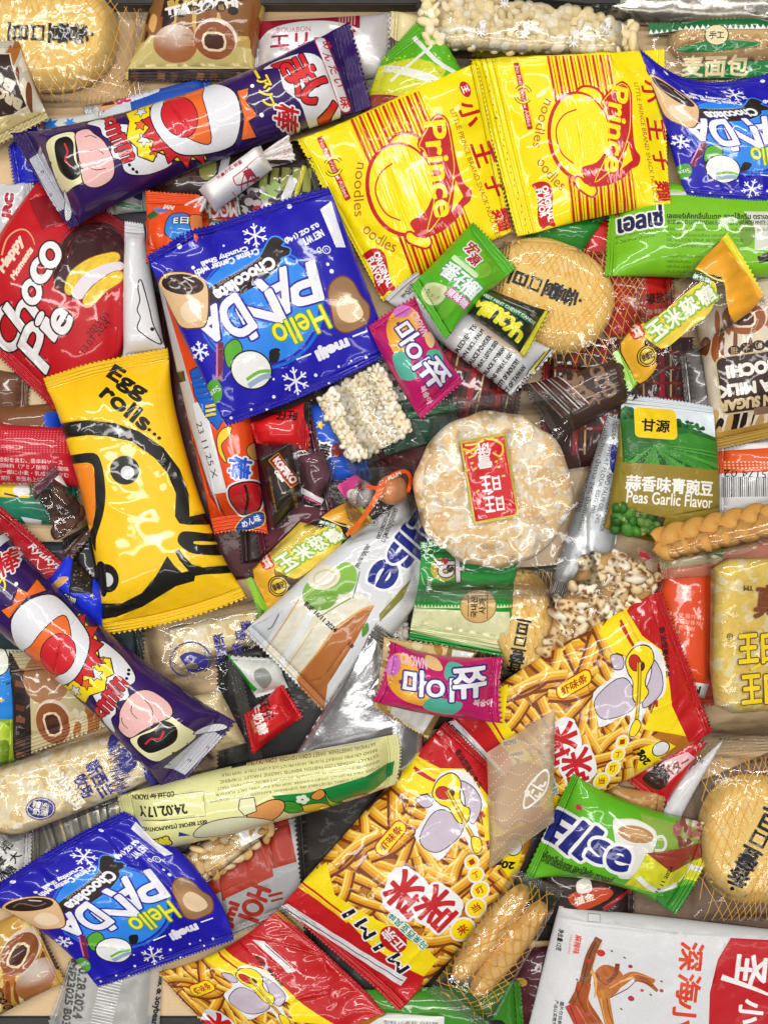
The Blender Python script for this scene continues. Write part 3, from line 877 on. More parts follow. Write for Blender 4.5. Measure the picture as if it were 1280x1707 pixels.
def clear_bag(name, label, cat, quad, T, fill, art=None, film='film', seal=16, seals=(1, 1), teeth=4, group=None, rigid=True, soft=40, step=8, seed=None, flat=.12, n=4, k=3, ramp=None, sink=0, wr=1.3, qref=None, key=None, pinch=.02, pleat=6, creases=9, clearance=2.0, printmat='gloss'):
    """transparent bag; fill(o, P) builds the contents and returns their height function(s)"""
    q = Quad(quad); seed = int(abs(q.p.sum())) % 997 if seed is None else seed
    top, bot, shape = pillow(q, T, seal=seal, ends=seals, seed=seed, flat=flat, n=n, k=k, ramp=ramp, wr=wr, pinch=pinch, pleat=pleat, creases=creases)
    P = Place(q, bot, top, rigid, soft, sink)
    o = empty(name, P, label, cat, group)
    hs = fill(o, P) if fill else None
    hs = [] if hs is None else (hs if isinstance(hs, (list, tuple)) else [hs])
    def ftop(uv):
        z = top(uv)
        for h in hs:
            z = np.maximum(z, h(uv) + clearance)
        return z
    art = art or Art(None)
    qr = Quad(qref) if qref is not None else q
    c = cut(qr, art, step, teeth, (seal * seals[0], seal * seals[1]), None, key)
    # printed and clear cells: the clear film slot is chosen per face
    uv, TT, ink, pr, pn, pnames, seg, outl = c
    suv = shape(uv); xy = P.world_px(q.fwd(suv)); z = P.m(xy) + ftop(uv)
    XYZ = P.local(xy, z); fl = np.stack([uv[:, 0] * q.Lu / 5.2 * .31416, uv[:, 1] * q.Lv / 5.2 * .31416], 1)
    for s_, nm in ((0, 'film'), (1, 'end_seal'), (2, 'end_seal')):
        sel = seg == s_
        if not sel.any(): continue
        t = TT[sel]; used = np.unique(t); mp = np.zeros(len(uv), int); mp[used] = np.arange(len(used))
        mi = np.where(pr[sel], 0, 1)
        mesh(nm, XYZ[used], mp[t], [M[printmat], M[film + ('_seal' if s_ else '')]], o, ink[sel], mi, fl[used])
    return o, P

def oval(x, y, rx, ry, rot=0, n=48, sq=2.0):
    t = np.arange(n) * 2 * math.pi / n
    c, s = np.cos(t), np.sin(t)
    a = rx * np.sign(c) * np.abs(c) ** (2 / sq); b = ry * np.sign(s) * np.abs(s) ** (2 / sq)
    cr, sr = math.cos(R(rot)), math.sin(R(rot))
    return np.stack([x + a * cr - b * sr, y + a * sr + b * cr], 1)

def zq(x0, y0, k, *p):
    p = np.array(p, float).reshape(-1, 2) * k + [x0, y0]
    return list(p.ravel())

def net(a, quad, n=26, w=.85, col='#eeaa40', curve=.05):
    """two families of thin printed lines crossing the film"""
    q = Quad(quad)
    for i in range(n):
        t = (i + .5) / n
        for sg in (1, -1):
            s = np.linspace(0, 1, 16)
            u = -.25 + 1.5 * t + sg * .42 * (s - .5) + curve * np.sin(s * 5.2 + i * .45 + sg)
            ok = (u > .02) & (u < .98)
            p = q.fwd(np.stack([np.clip(u, 0, 1), s], 1))
            if ok.sum() > 3:
                i0 = np.nonzero(ok)[0]; a.line(p[i0[0]:i0[-1] + 1], w, col)

def hatch(a, pts, w, col, k=3):
    for p in pts: a.line(p, w, col, k=k)
# ------------------------------------------------------------------ the shelf box under the pile (setting)
def sheet(name, x0, y0, x1, y1, z, col, mat='card', kind='structure', label=None, cat=None):
    v = np.array([[(x - CX) * S, -(y - CY) * S, z * S] for x, y in ((x0, y0), (x1, y0), (x1, y1), (x0, y1))])
    o = mesh(name, v, np.array([[0, 3, 2], [0, 2, 1]]), M[mat], None, np.tile(lin(col), (2, 3, 1)))
    o['kind'] = kind; o['label'] = label or 'pale tan shelf board under the heap of packets'; o['category'] = cat or 'shelf'
    return o
def solid(name, x0, y0, x1, y1, z0, z1, col, label, cat, mat='card', kind=None):
    bm = bmesh.new(); bmesh.ops.create_cube(bm, size=1)
    bmesh.ops.scale(bm, vec=((x1 - x0) * S, (y1 - y0) * S, (z1 - z0) * S), verts=bm.verts)
    bmesh.ops.bevel(bm, geom=bm.edges[:], offset=2 * S, segments=2, affect='EDGES')
    bmesh.ops.triangulate(bm, faces=bm.faces[:])
    v = np.array([p.co[:] for p in bm.verts]); bm.verts.index_update(); f = np.array([[q.index for q in t.verts] for t in bm.faces]); bm.free()
    o = mesh(name, v, f, M[mat], None, np.tile(lin(col), (len(f), 3, 1)), smooth=False)
    o.location = (((x0 + x1) / 2 - CX) * S, -((y0 + y1) / 2 - CY) * S, (z0 + z1) / 2 * S)
    o['label'] = label; o['category'] = cat
    if kind: o['kind'] = kind
    return o
sheet('floor', -6000, -6000, 7000, 7600, -260, '#2a2724', label='dark floor far below the shelf')
solid('shelf', -700, 8, 1980, 1694, -40, 0, '#d9b98c', 'pale tan board that the heap of snacks lies on', 'shelf', kind='structure')
solid('shelf_edge', -700, 1697, 1980, 1760, -70, -6, '#15130f', 'black rail along the front of the tan board', 'shelf edge', kind='structure')
solid('shelf_rail', -700, -70, 1980, 20, -70, 34, '#171411', 'black rail along the back of the tan board', 'shelf rail', kind='structure')

# ------------------------------------------------------------------ lowest layer: packets that only show through gaps
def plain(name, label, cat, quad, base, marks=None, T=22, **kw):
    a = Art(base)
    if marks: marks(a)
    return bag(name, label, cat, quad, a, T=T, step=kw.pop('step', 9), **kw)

# invented dark filler bags, put in so the gaps between packets look shaded
plain('snack_bag', 'dark maroon filler bag added to darken the gap beside the orange puff stick', 'snack bag', [250, 420, 440, 420, 470, 960, 300, 980], '#4a1418', None, T=14, step=14, mat='matte')
plain('snack_bag', 'black filler bag added to darken the gap under the small red milk candy', 'snack bag', [360, 1080, 640, 1060, 650, 1300, 360, 1310], '#1a1718', None, T=14, step=14, mat='matte')
plain('snack_bag', 'dark olive filler bag added to darken the gap under the half hidden cake', 'snack bag', [640, 950, 960, 940, 960, 1190, 650, 1230], '#3d3420', None, T=14, step=14, mat='matte')
plain('snack_bag', 'charcoal filler bag added to darken the gap between two fries bags', 'snack bag', [500, 1500, 760, 1480, 760, 1680, 520, 1690], '#221f20', None, T=12, step=14, mat='matte')
plain('snack_bag', 'dark umber filler bag added for darkness under the finger biscuits and the paper bag', 'snack bag', [760, 1380, 980, 1370, 960, 1570, 750, 1580], '#2a211a', None, T=12, step=14, mat='matte')
plain('film_packet', 'grey crumpled film packet between the long oat roll and a blue packet', 'snack bag', [50, 1330, 270, 1300, 270, 1430, 50, 1470], '#7d7a70', lambda a: [a.line([60 + i * 17, 1340, 90 + i * 15, 1440], 5, ('#a9a498', '#4d4a44', '#c9b98a')[i % 3], k=3) for i in range(12)], T=12, step=12, mat='foil')
plain('filler_bag', 'flat brown filler bag added to darken the board in the lower right', 'paper bag', [980, 1380, 1400, 1200, 1400, 1590, 960, 1580], '#7a6350', None, T=8, step=16, mat='paper')  # brown filler put in so the bare board looks shaded here
plain('snack_bag', 'dark teal filler bag added to darken gaps beneath the purple and blue packets', 'snack bag', [-30, 900, 240, 900, 240, 1120, -30, 1100], '#142a30', None, T=14, step=14, mat='matte')
plain('snack_bag', 'dark brown filler bag added to darken gaps beneath coffee candy and puffed rice block', 'snack bag', [380, 640, 760, 600, 760, 900, 400, 940], '#2c1a18', None, T=14, step=14, mat='matte')
plain('snack_bag', 'deep grey filler bag added to darken gaps under the white stick and blue packet', 'snack bag', [100, 300, 600, 280, 560, 480, 150, 500], '#37343a', None, T=12, step=14, mat='matte')

# back edge of the shelf
def m(a):
    rs = np.random.RandomState(4)
    for i in range(40): a.ell(1000 + rs.rand() * 330, -40 + rs.rand() * 80, 6 + 8 * rs.rand(), 2.5 + 3 * rs.rand(), rs.choice(['#e0ddd6', '#8c867c', '#b9b3a8']), rot=rs.rand() * 40, n=7)
bag('snack_bag', 'silvery crinkled bag at the back edge above the bread roll', 'snack bag', [985, -60, 1345, -70, 1345, 46, 985, 34], (lambda a: (m(a), a)[1])(Art('#a9a49a')), T=24, mat='silver')
def m(a):
    for i in range(26): a.rect(612 + i * 4.4, 56, 1.2 + (i * 7 % 3), 13, '#9a8748')
    a.rect(660, 80, 150, 5, '#b5a468'); a.rect(660, 92, 150, 3, '#b5a468'); a.rect(650, 110, 130, 12, '#d8d3c2')
plain('wafer_packet', 'white wafer packet with gold bars behind the tip of the purple stick', 'wafer packet', [585, 40, 725, 34, 730, 150, 590, 160], '#e7e4da', m, T=22, mat='foil')
def m(a):
    a.pol([430, 25, 600, 24, 600, 52, 540, 40, 480, 44, 430, 62], '#a8203c')
    a.ell(515, 78, 95, 46, '#eeeaea', rot=-2)
    for i in range(6): a.rect(566 + i * 5, 34, 1.6, 22, '#e9c9b0')
    a.text('BOURBON', 490, 49, 56, 10, '#c46a7c', rot=-1); a.text('エリーゼ', 522, 67, 142, 27, '#b02a50', rot=0, bold=1.6); a.text('北海道クリーム', 496, 84, 60, 8, '#b02a50')
plain('wafer_packet', 'white and crimson wafer packet with red lettering at the back edge', 'wafer packet', [412, 24, 660, 18, 664, 128, 416, 134], '#dcd8d8', m, T=30, mat='foil')
def m(a):
    a.ell(700, 40, 60, 40, '#e9d9a0')
plain('biscuit_packet', 'cream and brown packet showing under the white nut bar', 'biscuit packet', [650, 20, 900, 30, 890, 180, 640, 200], '#5a4636', m, T=20)
plain('chocolate_packet', 'dark brown chocolate packet below the purple stick, black print', 'chocolate packet', [235, 240, 530, 225, 540, 330, 240, 345], '#2c1a17', lambda a: (a.text('CHOCO', 300, 296, 90, 22, '#5a3a2c', rot=172, bold=2), a.rect(372, 290, 14, 60, '#c9c9cc', rot=12), a.ell(348, 282, 14, 22, '#8d8f48', rot=10), a.ell(508, 300, 22, 24, '#6d6f34'), a.rect(470, 280, 90, 9, '#b9b9bd', rot=4)), T=26)
def m(a):
    for i in range(5): a.rect(440 + i * 18, 300, 13, 40, '#93964a', rot=4)
    a.rect(497, 318, 7, 86, '#cfc23a', rot=14); a.rect(478, 330, 14, 70, '#d9d9d6', rot=20)
    rs = np.random.RandomState(2)
    for i in range(34): a.ell(395 + rs.rand() * 80, 318 + rs.rand() * 50, 5 + 4 * rs.rand(), 4 + 3 * rs.rand(), rs.choice(['#3b2f38', '#55464f', '#cdbfc4', '#7a6a70']), n=8)
    for x, y in ((442, 330), (450, 318), (461, 312), (456, 326)): a.rect(x, y, 14, 12, '#9dbb6c', rot=30)
    for x, y, c in ((404, 350, '#d8d0cc'), (432, 352, '#c92f3a'), (418, 360, '#e3b9b9'), (446, 348, '#e8d3d0')): a.ell(x, y, 11, 8, c, rot=20)
plain('candy_bag', 'candy bag with pale green cubes pictured above the blue packet', 'candy bag', [378, 295, 520, 262, 560, 400, 400, 430], '#2e2a33', m, T=16)
plain('mochi_packet', 'dark packet with red and green lettering beneath the white twist candy', 'mochi packet', [300, 330, 400, 318, 420, 420, 300, 430], '#3a3f38', lambda a: (a.rect(372, 352, 44, 34, '#a5243a', rot=-5, stroke=[(4, '#2e7a4a'), (3, '#ddd')]), a.text('MOCHI', 366, 352, 60, 24, '#e8dcd6', rot=175, bold=1)), T=18)
plain('candy_roll', 'grey candy roll with dark blue lettering beside the orange sachet', 'candy roll', [170, 308, 245, 300, 250, 350, 176, 358], '#a7a9a6', lambda a: (a.text('ROLL', 208, 325, 54, 17, '#1f3277', rot=176, bold=1.6), a.rect(215, 344, 40, 6, '#3f7d5c', rot=10)), T=18)
plain('snack_bag', 'blue bag with white print peeking out over the purple stick', 'snack bag', [135, 175, 350, 120, 360, 200, 150, 250], '#1c50b4', lambda a: (a.pol([130, 170, 215, 150, 225, 215, 140, 230], '#cfd6dc'), a.text('moments', 232, 152, 62, 22, '#dfe8f6', rot=-22, bold=2.5), a.text('OC', 205, 166, 24, 12, '#d1356a', rot=-15, bold=2), a.pol([160, 170, 190, 150, 196, 176, 168, 188], '#d8a27c'), a.pol([166, 176, 186, 160, 192, 174], '#5a2a1c')), T=24)
plain('rice_packet', 'white packet with bright blue splashes beside the biscuit with dark box', 'rice packet', [55, 195, 175, 185, 180, 260, 60, 262], '#d5d8d4', lambda a: (a.star(82, 210, 20, '#1f7fe0', rot=12, n=7, k=.5), a.star(118, 206, 12, '#2f8fe8', n=6), a.ell(66, 206, 7, 5, '#c05a6a'), a.star(96, 226, 10, '#1466c4')), T=18)
plain('blue_packet', 'deep blue crimped packet end under the tip of the purple stick', 'snack packet', [12, 245, 62, 200, 80, 300, 22, 312], '#1a1fc8', None, T=14)
plain('chocolate_bar', 'white and brown bar with a curved lid right of the dark shelf gap', 'chocolate bar', [560, 700, 760, 560, 900, 760, 700, 860], '#5b1a1e', None, T=20)
# tartan packets in the middle
def tartan(a, x, y, w, h, rot=0):
    c, d = math.cos(R(rot)), math.sin(R(rot))
    for i in range(int(w / 16)):
        u = -w / 2 + i * 16
        a.rect(x + u * c, y + u * d, (9, 3, 6)[i % 3], h, ('#a01520', '#b8a06a', '#2e1a17')[i % 3], rot=rot)
    for j in range(int(h / 26)):
        v = -h / 2 + j * 26; a.rect(x - v * d, y + v * c, w, 5, '#7a1219', rot=rot)
plain('tartan_packet', 'red and black tartan packet under the corn sweet, right of the cracker', 'tartan packet', [905, 560, 1160, 560, 1150, 760, 900, 790], '#43181a', lambda a: (tartan(a, 1030, 660, 240, 200), ), T=26)
plain('tartan_packet', 'dark red tartan packet below the text-covered rice roll', 'tartan packet', [690, 560, 880, 600, 860, 730, 680, 700], '#4e1a1c', lambda a: (tartan(a, 780, 640, 180, 150, 12), ), T=22)
plain('tea_packet', 'dark green packet with white letters behind the pink peach candy', 'candy packet', [600, 600, 740, 570, 770, 730, 640, 760], '#1d4a34', lambda a: (a.text('MOCHI', 655, 628, 80, 22, '#dfe3dc', rot=75, bold=2), a.rect(700, 690, 120, 10, '#2f8d55', rot=-10)), T=18)
plain('snack_bag', 'dark bag with blue ground and yellow stars under the puffed rice cube', 'snack bag', [485, 680, 590, 660, 620, 800, 500, 810], '#1656cc', lambda a: (a.star(534, 708, 9, '#f3d02a'), a.star(560, 690, 7, '#f3d02a'), a.star(548, 742, 7, '#f3d02a'), a.text('棒', 536, 752, 30, 26, '#101010', rot=15, bold=2, stroke=[(3, '#fff')]), a.ell(562, 752, 10, 13, '#7a1f24'), a.pol([508, 735, 530, 728, 524, 760, 505, 770], '#f2f4fa')), T=22)
plain('snack_bag', 'deep red bag in the gap left of the coffee candy', 'snack bag', [395, 690, 520, 680, 560, 860, 430, 930], '#5a1226', None, T=18)
# silver text backs and small packets, right half
def m(a):
    rows = ['INFORMATION CONTAINS WHEAT FLOUR', 'COCONUT PASTE AND PALM OIL 24%', 'SUGAR, WHEAT FLOUR, EGG, MILK', 'ส่วนประกอบ น้ำตาล 24% น้ำมันปาล์ม', 'PRODUCT INFORMATION CONTAINS', 'เลเยอร์เค้กกลิ่นมะพร้าว', 'ELLSE BRAND LAYER COCONUT CAKE', 'GLUCOSE SYRUP, EMULSIFIER']
    a.lines(rows, 1046, 708, 190, 8, 11.5, '#22242a', rot=104)
    for i in range(24): a.rect(905 + i * 3.0, 978 + i * .9, (1, 2, 1.4)[i % 3], 34, '#1c1c1e', rot=17)
    a.blob([1016, 742, 1032, 760, 1026, 790, 1014, 780], '#1f2a86', k=4)
plain('cake_packet', 'silver white cake packet back covered in small print left of the pea bag', 'cake packet', [1012, 690, 900, 1030, 1010, 1040, 1060, 705], '#c3c7cb', m, T=22, mat='foil')
def m(a):
    a.pol([1195, 752, 1300, 744, 1300, 785, 1195, 790], '#e2591c')
    for i in range(14):
        for j in range(3): a.ell(1210 + i * 6, 770 + j * 5, 1.6, 1.6, '#f3c8a8', n=6)
    for i in range(26): a.rect(1204 + i * 3.1, 812, (1, 2, 1.4, 1)[i % 4], 34, '#17171a')
    a.text('25174 02', 1246, 790, 76, 12, '#1a1a1c', rot=182)
plain('barcode_packet', 'orange and white packet with black barcode above the twisted dough', 'snack packet', [1195, 738, 1345, 728, 1345, 850, 1195, 860], '#e9e9ea', m, T=22)
def m(a):
    a.rect(1140, 1148, 80, 26, '#eef0ee', rot=8); a.text('MAC', 1152, 1150, 30, 13, '#16161a', rot=185, bold=1)
    a.lines(['원재료명 밀가루', '설탕 식물성유지', '제조원 판매원', '내용량 12g'], 1100, 1020, 66, 7, 10, '#f6cbb4', rot=8)
plain('snack_bag', 'bright orange bag standing between popcorn block and yellow pastry', 'snack bag', [1100, 905, 1085, 1180, 1205, 1180, 1215, 915], '#e2480f', m, T=26, mat='gloss')
plain('fruit_jelly', 'pinkish orange clear sweet packet under the end of the twisted dough', 'jelly packet', [1085, 880, 1330, 850, 1330, 960, 1100, 965], '#d98a6e', lambda a: (a.ell(1220, 905, 40, 20, '#e8b39a'), a.pol([1090, 922, 1200, 905, 1200, 935, 1095, 950], '#c9c39a'), a.pol([1160, 912, 1215, 905, 1200, 930], '#5a8a3a')), T=16)
plain('chilli_packet', 'plain red packet with dark print tucked under the green cake packet', 'chilli packet', [930, 350, 1120, 380, 1130, 560, 1010, 560], '#cf1d16', lambda a: (a.text('椒盐味', 1100, 496, 50, 18, '#2a1614', rot=-10, bold=1), a.text('香辣味', 1096, 520, 46, 9, '#f2dccb', rot=-10)), T=24)
plain('seaweed_packet', 'dark green crimped packet end under the yellow noodle packets', 'seaweed packet', [930, 330, 868, 400, 960, 440, 1010, 360], '#1e7a24', None, T=18)
plain('sauce_packet', 'black and white pouch at the right edge beside the orange gummy packet', 'pouch', [1225, 400, 1330, 395, 1330, 520, 1235, 520], '#d6d2cd', lambda a: (a.rect(1280, 430, 60, 24, '#1b1718', rot=-18), a.text('JN', 1276, 430, 20, 16, '#f2f2f2', rot=-18, bold=1)), T=20)
plain('grey_pouch', 'smooth dark grey pouch between tartan packet and brown mochi packet', 'pouch', [1130, 590, 1215, 560, 1240, 700, 1150, 760], '#6c6866', None, T=22, mat='foil')
# lower left
plain('snack_packet', 'white packet with a red printed mark at the left edge beside red pie bag', 'snack packet', [-30, 306, 58, 304, 66, 420, -30, 420], '#cfcfd2', lambda a: (a.text('JRC', 17, 345, 42, 15, '#b0253a', rot=-80, bold=2.2, stroke=[(2, '#f2f2f2')]), ), T=16, seal=16)
plain('brown_packet', 'brown ribbed packet end at the left edge under the red pie bag', 'chocolate packet', [-30, 610, 50, 625, 46, 694, -30, 692], '#6d4632', lambda a: a.rect(10, 690, 90, 4, '#e8e0d8', rot=2), T=16)
plain('caramel_packet', 'shiny caramel brown packet with a blue corner above the red sachet', 'caramel packet', [-30, 680, 110, 668, 116, 740, -30, 750], '#7a4a28', lambda a: a.blob([76, 690, 100, 688, 108, 718, 80, 712], '#1e55d8', k=4), T=20)
plain('green_sachet', 'green and yellow sachet below the red sachet with white print', 'sachet', [-30, 800, 130, 806, 128, 880, -30, 870], '#0f7a5c', lambda a: (a.pol([-10, 806, 50, 806, 52, 830, -10, 828], '#f0cf2e'), a.blob([24, 812, 44, 808, 52, 822, 30, 826], '#e9e9ea', k=3), a.line([8, 822, 34, 828], 3, '#101010'), a.pol([36, 862, 70, 868, 62, 890, 44, 880], '#e9e9ea')), T=18)
plain('toffee_packet', 'near-black packet in the gap beside the tiger striped packet', 'toffee packet', [100, 900, 170, 860, 190, 980, 120, 1010], '#171113', None, T=18)
def m(a):
    a.blob([-20, 1120, 10, 1112, 36, 1140, 40, 1180, 10, 1210, -20, 1215], '#1987e2', k=4)
    a.blob([-20, 1085, 8, 1082, 16, 1112, -6, 1124], '#f0eee0', k=4, stroke=[(2, '#222')]); a.star(4, 1166, 6, '#f0c02e'); a.line([12, 1140, 18, 1138], 3, '#101c3a')
plain('snack_bag', 'cream and sky blue bag at the left edge below the lower purple stick', 'snack bag', [-50, 1075, 48, 1085, 40, 1205, -50, 1225], '#e6e2d0', m, T=22)
plain('green_candy', 'lime green candy in a clear wrapper at the left edge', 'candy', [-40, 1195, 32, 1200, 26, 1290, -40, 1296], '#8fae1c', lambda a: (a.blob([-20, 1210, 10, 1206, 18, 1240, -10, 1260], '#b9d23e', k=4), a.blob([-10, 1240, 14, 1236, 10, 1280, -20, 1280], '#6f8f12', k=4)), T=20)
def m(a):
    for i, (t, x, y) in enumerate((('用', 12, 1410), ('拿', 4, 1434), ('大', 26, 1428), ('黑', 8, 1454), ('糖', 18, 1450), ('米', 6, 1470))): a.text(t, x, y, 17, 16, '#17171a', rot=-52, bold=1)
plain('rice_packet', 'white packet with black characters above the lower left blue packet', 'rice packet', [-40, 1375, 55, 1390, 50, 1500, -40, 1505], '#d8d8d4', m, T=18)
# centre-bottom gap: dark bags and the red and grey bar
def m(a):
    for q, dx in (([318, 1408, 395, 1378, 412, 1462, 330, 1500], 0), ([440, 1380, 488, 1366, 496, 1438, 452, 1452], 0), ([360, 1400, 444, 1372, 460, 1458, 372, 1498], 0)): a.pol(q, '#a8321c', stroke=[(2, '#7c2414')])
    for q in ([330, 1500, 368, 1488, 376, 1560, 336, 1566], [376, 1496, 458, 1458, 470, 1540, 386, 1560], [456, 1446, 500, 1434, 510, 1500, 468, 1520]): a.pol(q, '#a5a5a6')
    for q in ([480, 1368, 508, 1362, 520, 1440, 500, 1446],): a.pol(q, '#b3b3b5')
    a.text('IOH', 425, 1505, 62, 34, '#a02a1c', rot=-68, bold=2); a.text('Jmi', 385, 1525, 44, 22, '#a02a1c', rot=-68, bold=2); a.rect(460, 1490, 24, 5, '#a02a1c', rot=-12); a.rect(462, 1500, 20, 4, '#a02a1c', rot=-12)
plain('chocolate_bar', 'brick red and grey chocolate bar under the almond bag, right of the blue packet', 'chocolate bar', [505, 1355, 540, 1500, 345, 1580, 290, 1410], '#8f8f90', m, T=20, mat='matte')
plain('snack_bag', 'near-black glossy bag behind the yellow stick and the fries bag', 'snack bag', [480, 1270, 690, 1250, 640, 1430, 500, 1480], '#241f1b', lambda a: a.rect(600, 1390, 90, 12, '#56524a', rot=-30), T=20, mat='matte')
plain('choco_snack_packet', 'dark bag with an orange label below the small green cake packet', 'snack bag', [890, 1440, 1060, 1450, 1060, 1550, 890, 1545], '#2b1a18', lambda a: (a.blob([945, 1490, 1000, 1475, 1020, 1490, 970, 1515], '#c2461c', k=4), a.text('福金', 972, 1496, 34, 13, '#f0e2d4', rot=-18, bold=1), a.blob([960, 1468, 980, 1462, 984, 1482, 962, 1486], '#efe6de', k=3), a.rect(1030, 1500, 60, 8, '#a1202a', rot=-30)), T=20)
plain('red_packet', 'dark red packet with blue spots between finger biscuits and white fish pouch', 'snack packet', [840, 1590, 960, 1570, 960, 1720, 840, 1720], '#4c1622', lambda a: (a.ell(852, 1650, 12, 10, '#2a3f7c'), a.ell(868, 1636, 10, 8, '#c8933c')), T=20)
def m(a):
    a.pol([600, 1690, 740, 1690, 740, 1760, 600, 1760], '#e6e8e2')
    a.lines(['配料 小麦粉 白砂糖', '植物油 鸡蛋 食盐', '产品标准号 GB/T'], 640, 1700, 90, 7, 9, '#20261c', rot=2)
    a.ell(828, 1710, 16, 12, '#1b1b1e', rot=20)
plain('cake_packet', 'green cake packet with white panel at the bottom between fries and fingers', 'cake packet', [590, 1655, 870, 1640, 880, 1760, 590, 1760], '#3c8a1c', m, T=26)
# ------------------------------------------------------------------ middle layer
CAKE = '#f3cf84'
def seal_text(a, x, y, sc, rot, chars='旦口壹香', col='#17110c'):
    c, d = math.cos(R(rot)), math.sin(R(rot))
    for i, (ch, wd, ht) in enumerate(zip(chars, (40, 30, 40, 40), (40, 26, 42, 42))):
        u = (-62, -22, 22, 60)[i] * sc
        a.text(ch, x + u * c, y + u * d, wd * sc, ht * sc, col, rot=rot + 90 * (1 if i < 2 else 1), bold=1.5 * sc)
    a.ell(x + 88 * sc * c, y + 88 * sc * d, 4 * sc, 4 * sc, col)
def cake_art(x, y, rx, ry, rot):
    f = lambda p: lin('#f6d48c') * (1 - .0 * p[:, :1]) + 0
    a = Art('#ffd67c')
    rs = np.random.RandomState(int(x))
    for i in range(26):
        t = rs.rand() * 6.28; r = rs.rand() ** .5 * .8
        a.ell(x + rx * r * math.cos(t), y + ry * r * math.sin(t), 7 + 12 * rs.rand(), 5 + 7 * rs.rand(), rs.choice(['#ffdf98', '#fdcc6a', '#ffd880']), rot=rs.rand() * 180, n=9)
    return a
def cake_bag(label, quad, x, y, rx, ry, rot, mark, netn, T=36, **kw):
    def fill(o, P):
        return slab(o, P, 'cake', oval(x, y, rx, ry, rot, sq=2.3), cake_art(x, y, rx, ry, rot), T, edge=34, mat='food', step=6, dome=3, rough=.5, power=2.2)
    a = Art(None)
    net(a, quad, netn)
    # the printed lines leave a clear band where the brush writing stands
    mx, my, sc, mr, bw, bh = mark
    a.rect(mx, my, bw, bh, None, rot=mr)
    seal_text(a, mx, my, sc, mr)
    return clear_bag('cake_packet', label, 'cake packet', quad, T + 2, fill, a, seal=18, group='round cakes in yellow-netted film', wr=.8, **kw)
cake_bag('round golden cake in yellow-netted film at the top left corner', [-70, -70, 245, -70, 238, 168, -70, 178], 78, 52, 116, 96, 0, (86, 62, .82, 2, 165, 62), 33, T=40)
cake_bag('oval golden cake in yellow-netted film right of the green guava candy', [838, 392, 1075, 420, 1098, 640, 800, 586], 915, 488, 112, 92, 28, (905, 480, .72, 22, 150, 52), 30, T=36)
cake_bag('round golden cake in yellow-netted film near the lower right corner', [1165, 1262, 1400, 1262, 1400, 1545, 1160, 1540], 1256, 1402, 92, 108, 0, (1250, 1410, .86, 118, 175, 56), 27, T=36, seals=(0, 1))
cake_bag('half hidden golden cake in yellow-netted film behind the apple chip bag', [820, 940, 925, 955, 960, 1140, 790, 1130], 872, 1040, 58, 92, -10, (862, 1080, .6, 100, 110, 34), 18, T=28)

def syrup(a, pts, cols=('#3a1a10', '#6b3316', '#b0702e', '#e0b878')):
    rs = np.random.RandomState(9); p = np.array(pts, float).reshape(-1, 2); lo, hi = p.min(0), p.max(0)
    for i in range(26):
        x, y = lo + (hi - lo) * rs.rand(2); w = 6 + 10 * rs.rand(); h = 20 + 34 * rs.rand()
        a.blob([x, y - h / 2, x + w / 2, y - h / 4, x + w * .3, y + h / 3, x, y + h / 2, x - w / 2, y + h / 5, x - w * .4, y - h / 4], rs.choice(cols), k=3)
def mochi_pair(a, x1, y1, x2, y2, s, rot=0):
    brown = lambda cx, cy, r: (lambda p: lin('#a8683a') + (lin('#efe2d4') - lin('#a8683a')) * np.clip(1 - np.hypot((p[:, 0] - cx) / r, (p[:, 1] - cy) / (r * .7)), 0, 1)[:, None])
    a.ell(x1, y1, 40 * s, 29 * s, brown(x1 - 4 * s, y1 - 22 * s, 50 * s), rot=rot)
    a.ell(x2 + 2 * s, y2 - 4 * s, 38 * s, 30 * s, '#e5d2bf', rot=rot)
    a.ell(x2, y2, 36 * s, 28 * s, '#97552c', rot=rot)
    q = oval(x2 - s, y2 + 2 * s, 22 * s, 15 * s, rot, 10, 3); a.pol(q, '#f2d9b4')
    a.pol(oval(x2 - s, y2 + 2 * s, 18 * s, 11.5 * s, rot, 9, 3), '#4e281c')
def bean_row(a, pts, r, rot, chars='奶大福'):
    for i, (x, y) in enumerate(pts):
        a.ell(x, y, r, r * .8, '#241712', rot=rot)
        if i < len(chars): a.text(chars[i], x, y, r * 1.1, r * 1.1, '#caa06a', rot=rot)
# mochi packets
a = Art('#c3a052')
a.pol([262, -60, 455, -60, 425, 60, 232, 70], '#8a5a2c'); syrup(a, [240, -20, 440, 75], ('#2a140c', '#4a2210', '#8a4a1c', '#d9a860'))
a.pol([215, 92, 250, 60, 330, 76, 420, 78, 420, 112, 205, 112], '#cdbb74')
a.pol([285, -60, 450, -70, 425, 0, 300, 34, 268, 32], '#2c1c17'); a.text('BOBA', 312, 8, 62, 15, '#c9a44e', rot=-12, bold=1.5); a.text('TEA MOCHI', 338, 18, 122, 15, '#efe9e2', rot=-8, bold=1.5)
bean_row(a, [(284, 38), (305, 29), (327, 24), (349, 20), (372, 20), (392, 24)], 9, -10, '  奶大福')
mochi_pair(a, 293, 74, 360, 70, .95)
a.pol([200, 110, 420, 108, 420, 135, 200, 140], '#2a1a14')
for i in range(9): a.rect(222 + i * 22, 121, 12, 12, ('#5a3524', '#3c2318', '#7a4c30')[i % 3], rot=8)
a.rect(207, 119, 10, 20, '#d8c06a')
bag('mochi_packet', 'brown gold mochi packet with two mochi pictured at the back edge', 'mochi packet', [285, -120, 203, 132, 418, 128, 470, -120], a, T=40, mat='gloss', seal=20)
a = Art('#cfc6b4')
syrup(a, [0, 70, 80, 190], ('#b06a2c', '#e8cf9e', '#f1e6d2', '#7a421c'))
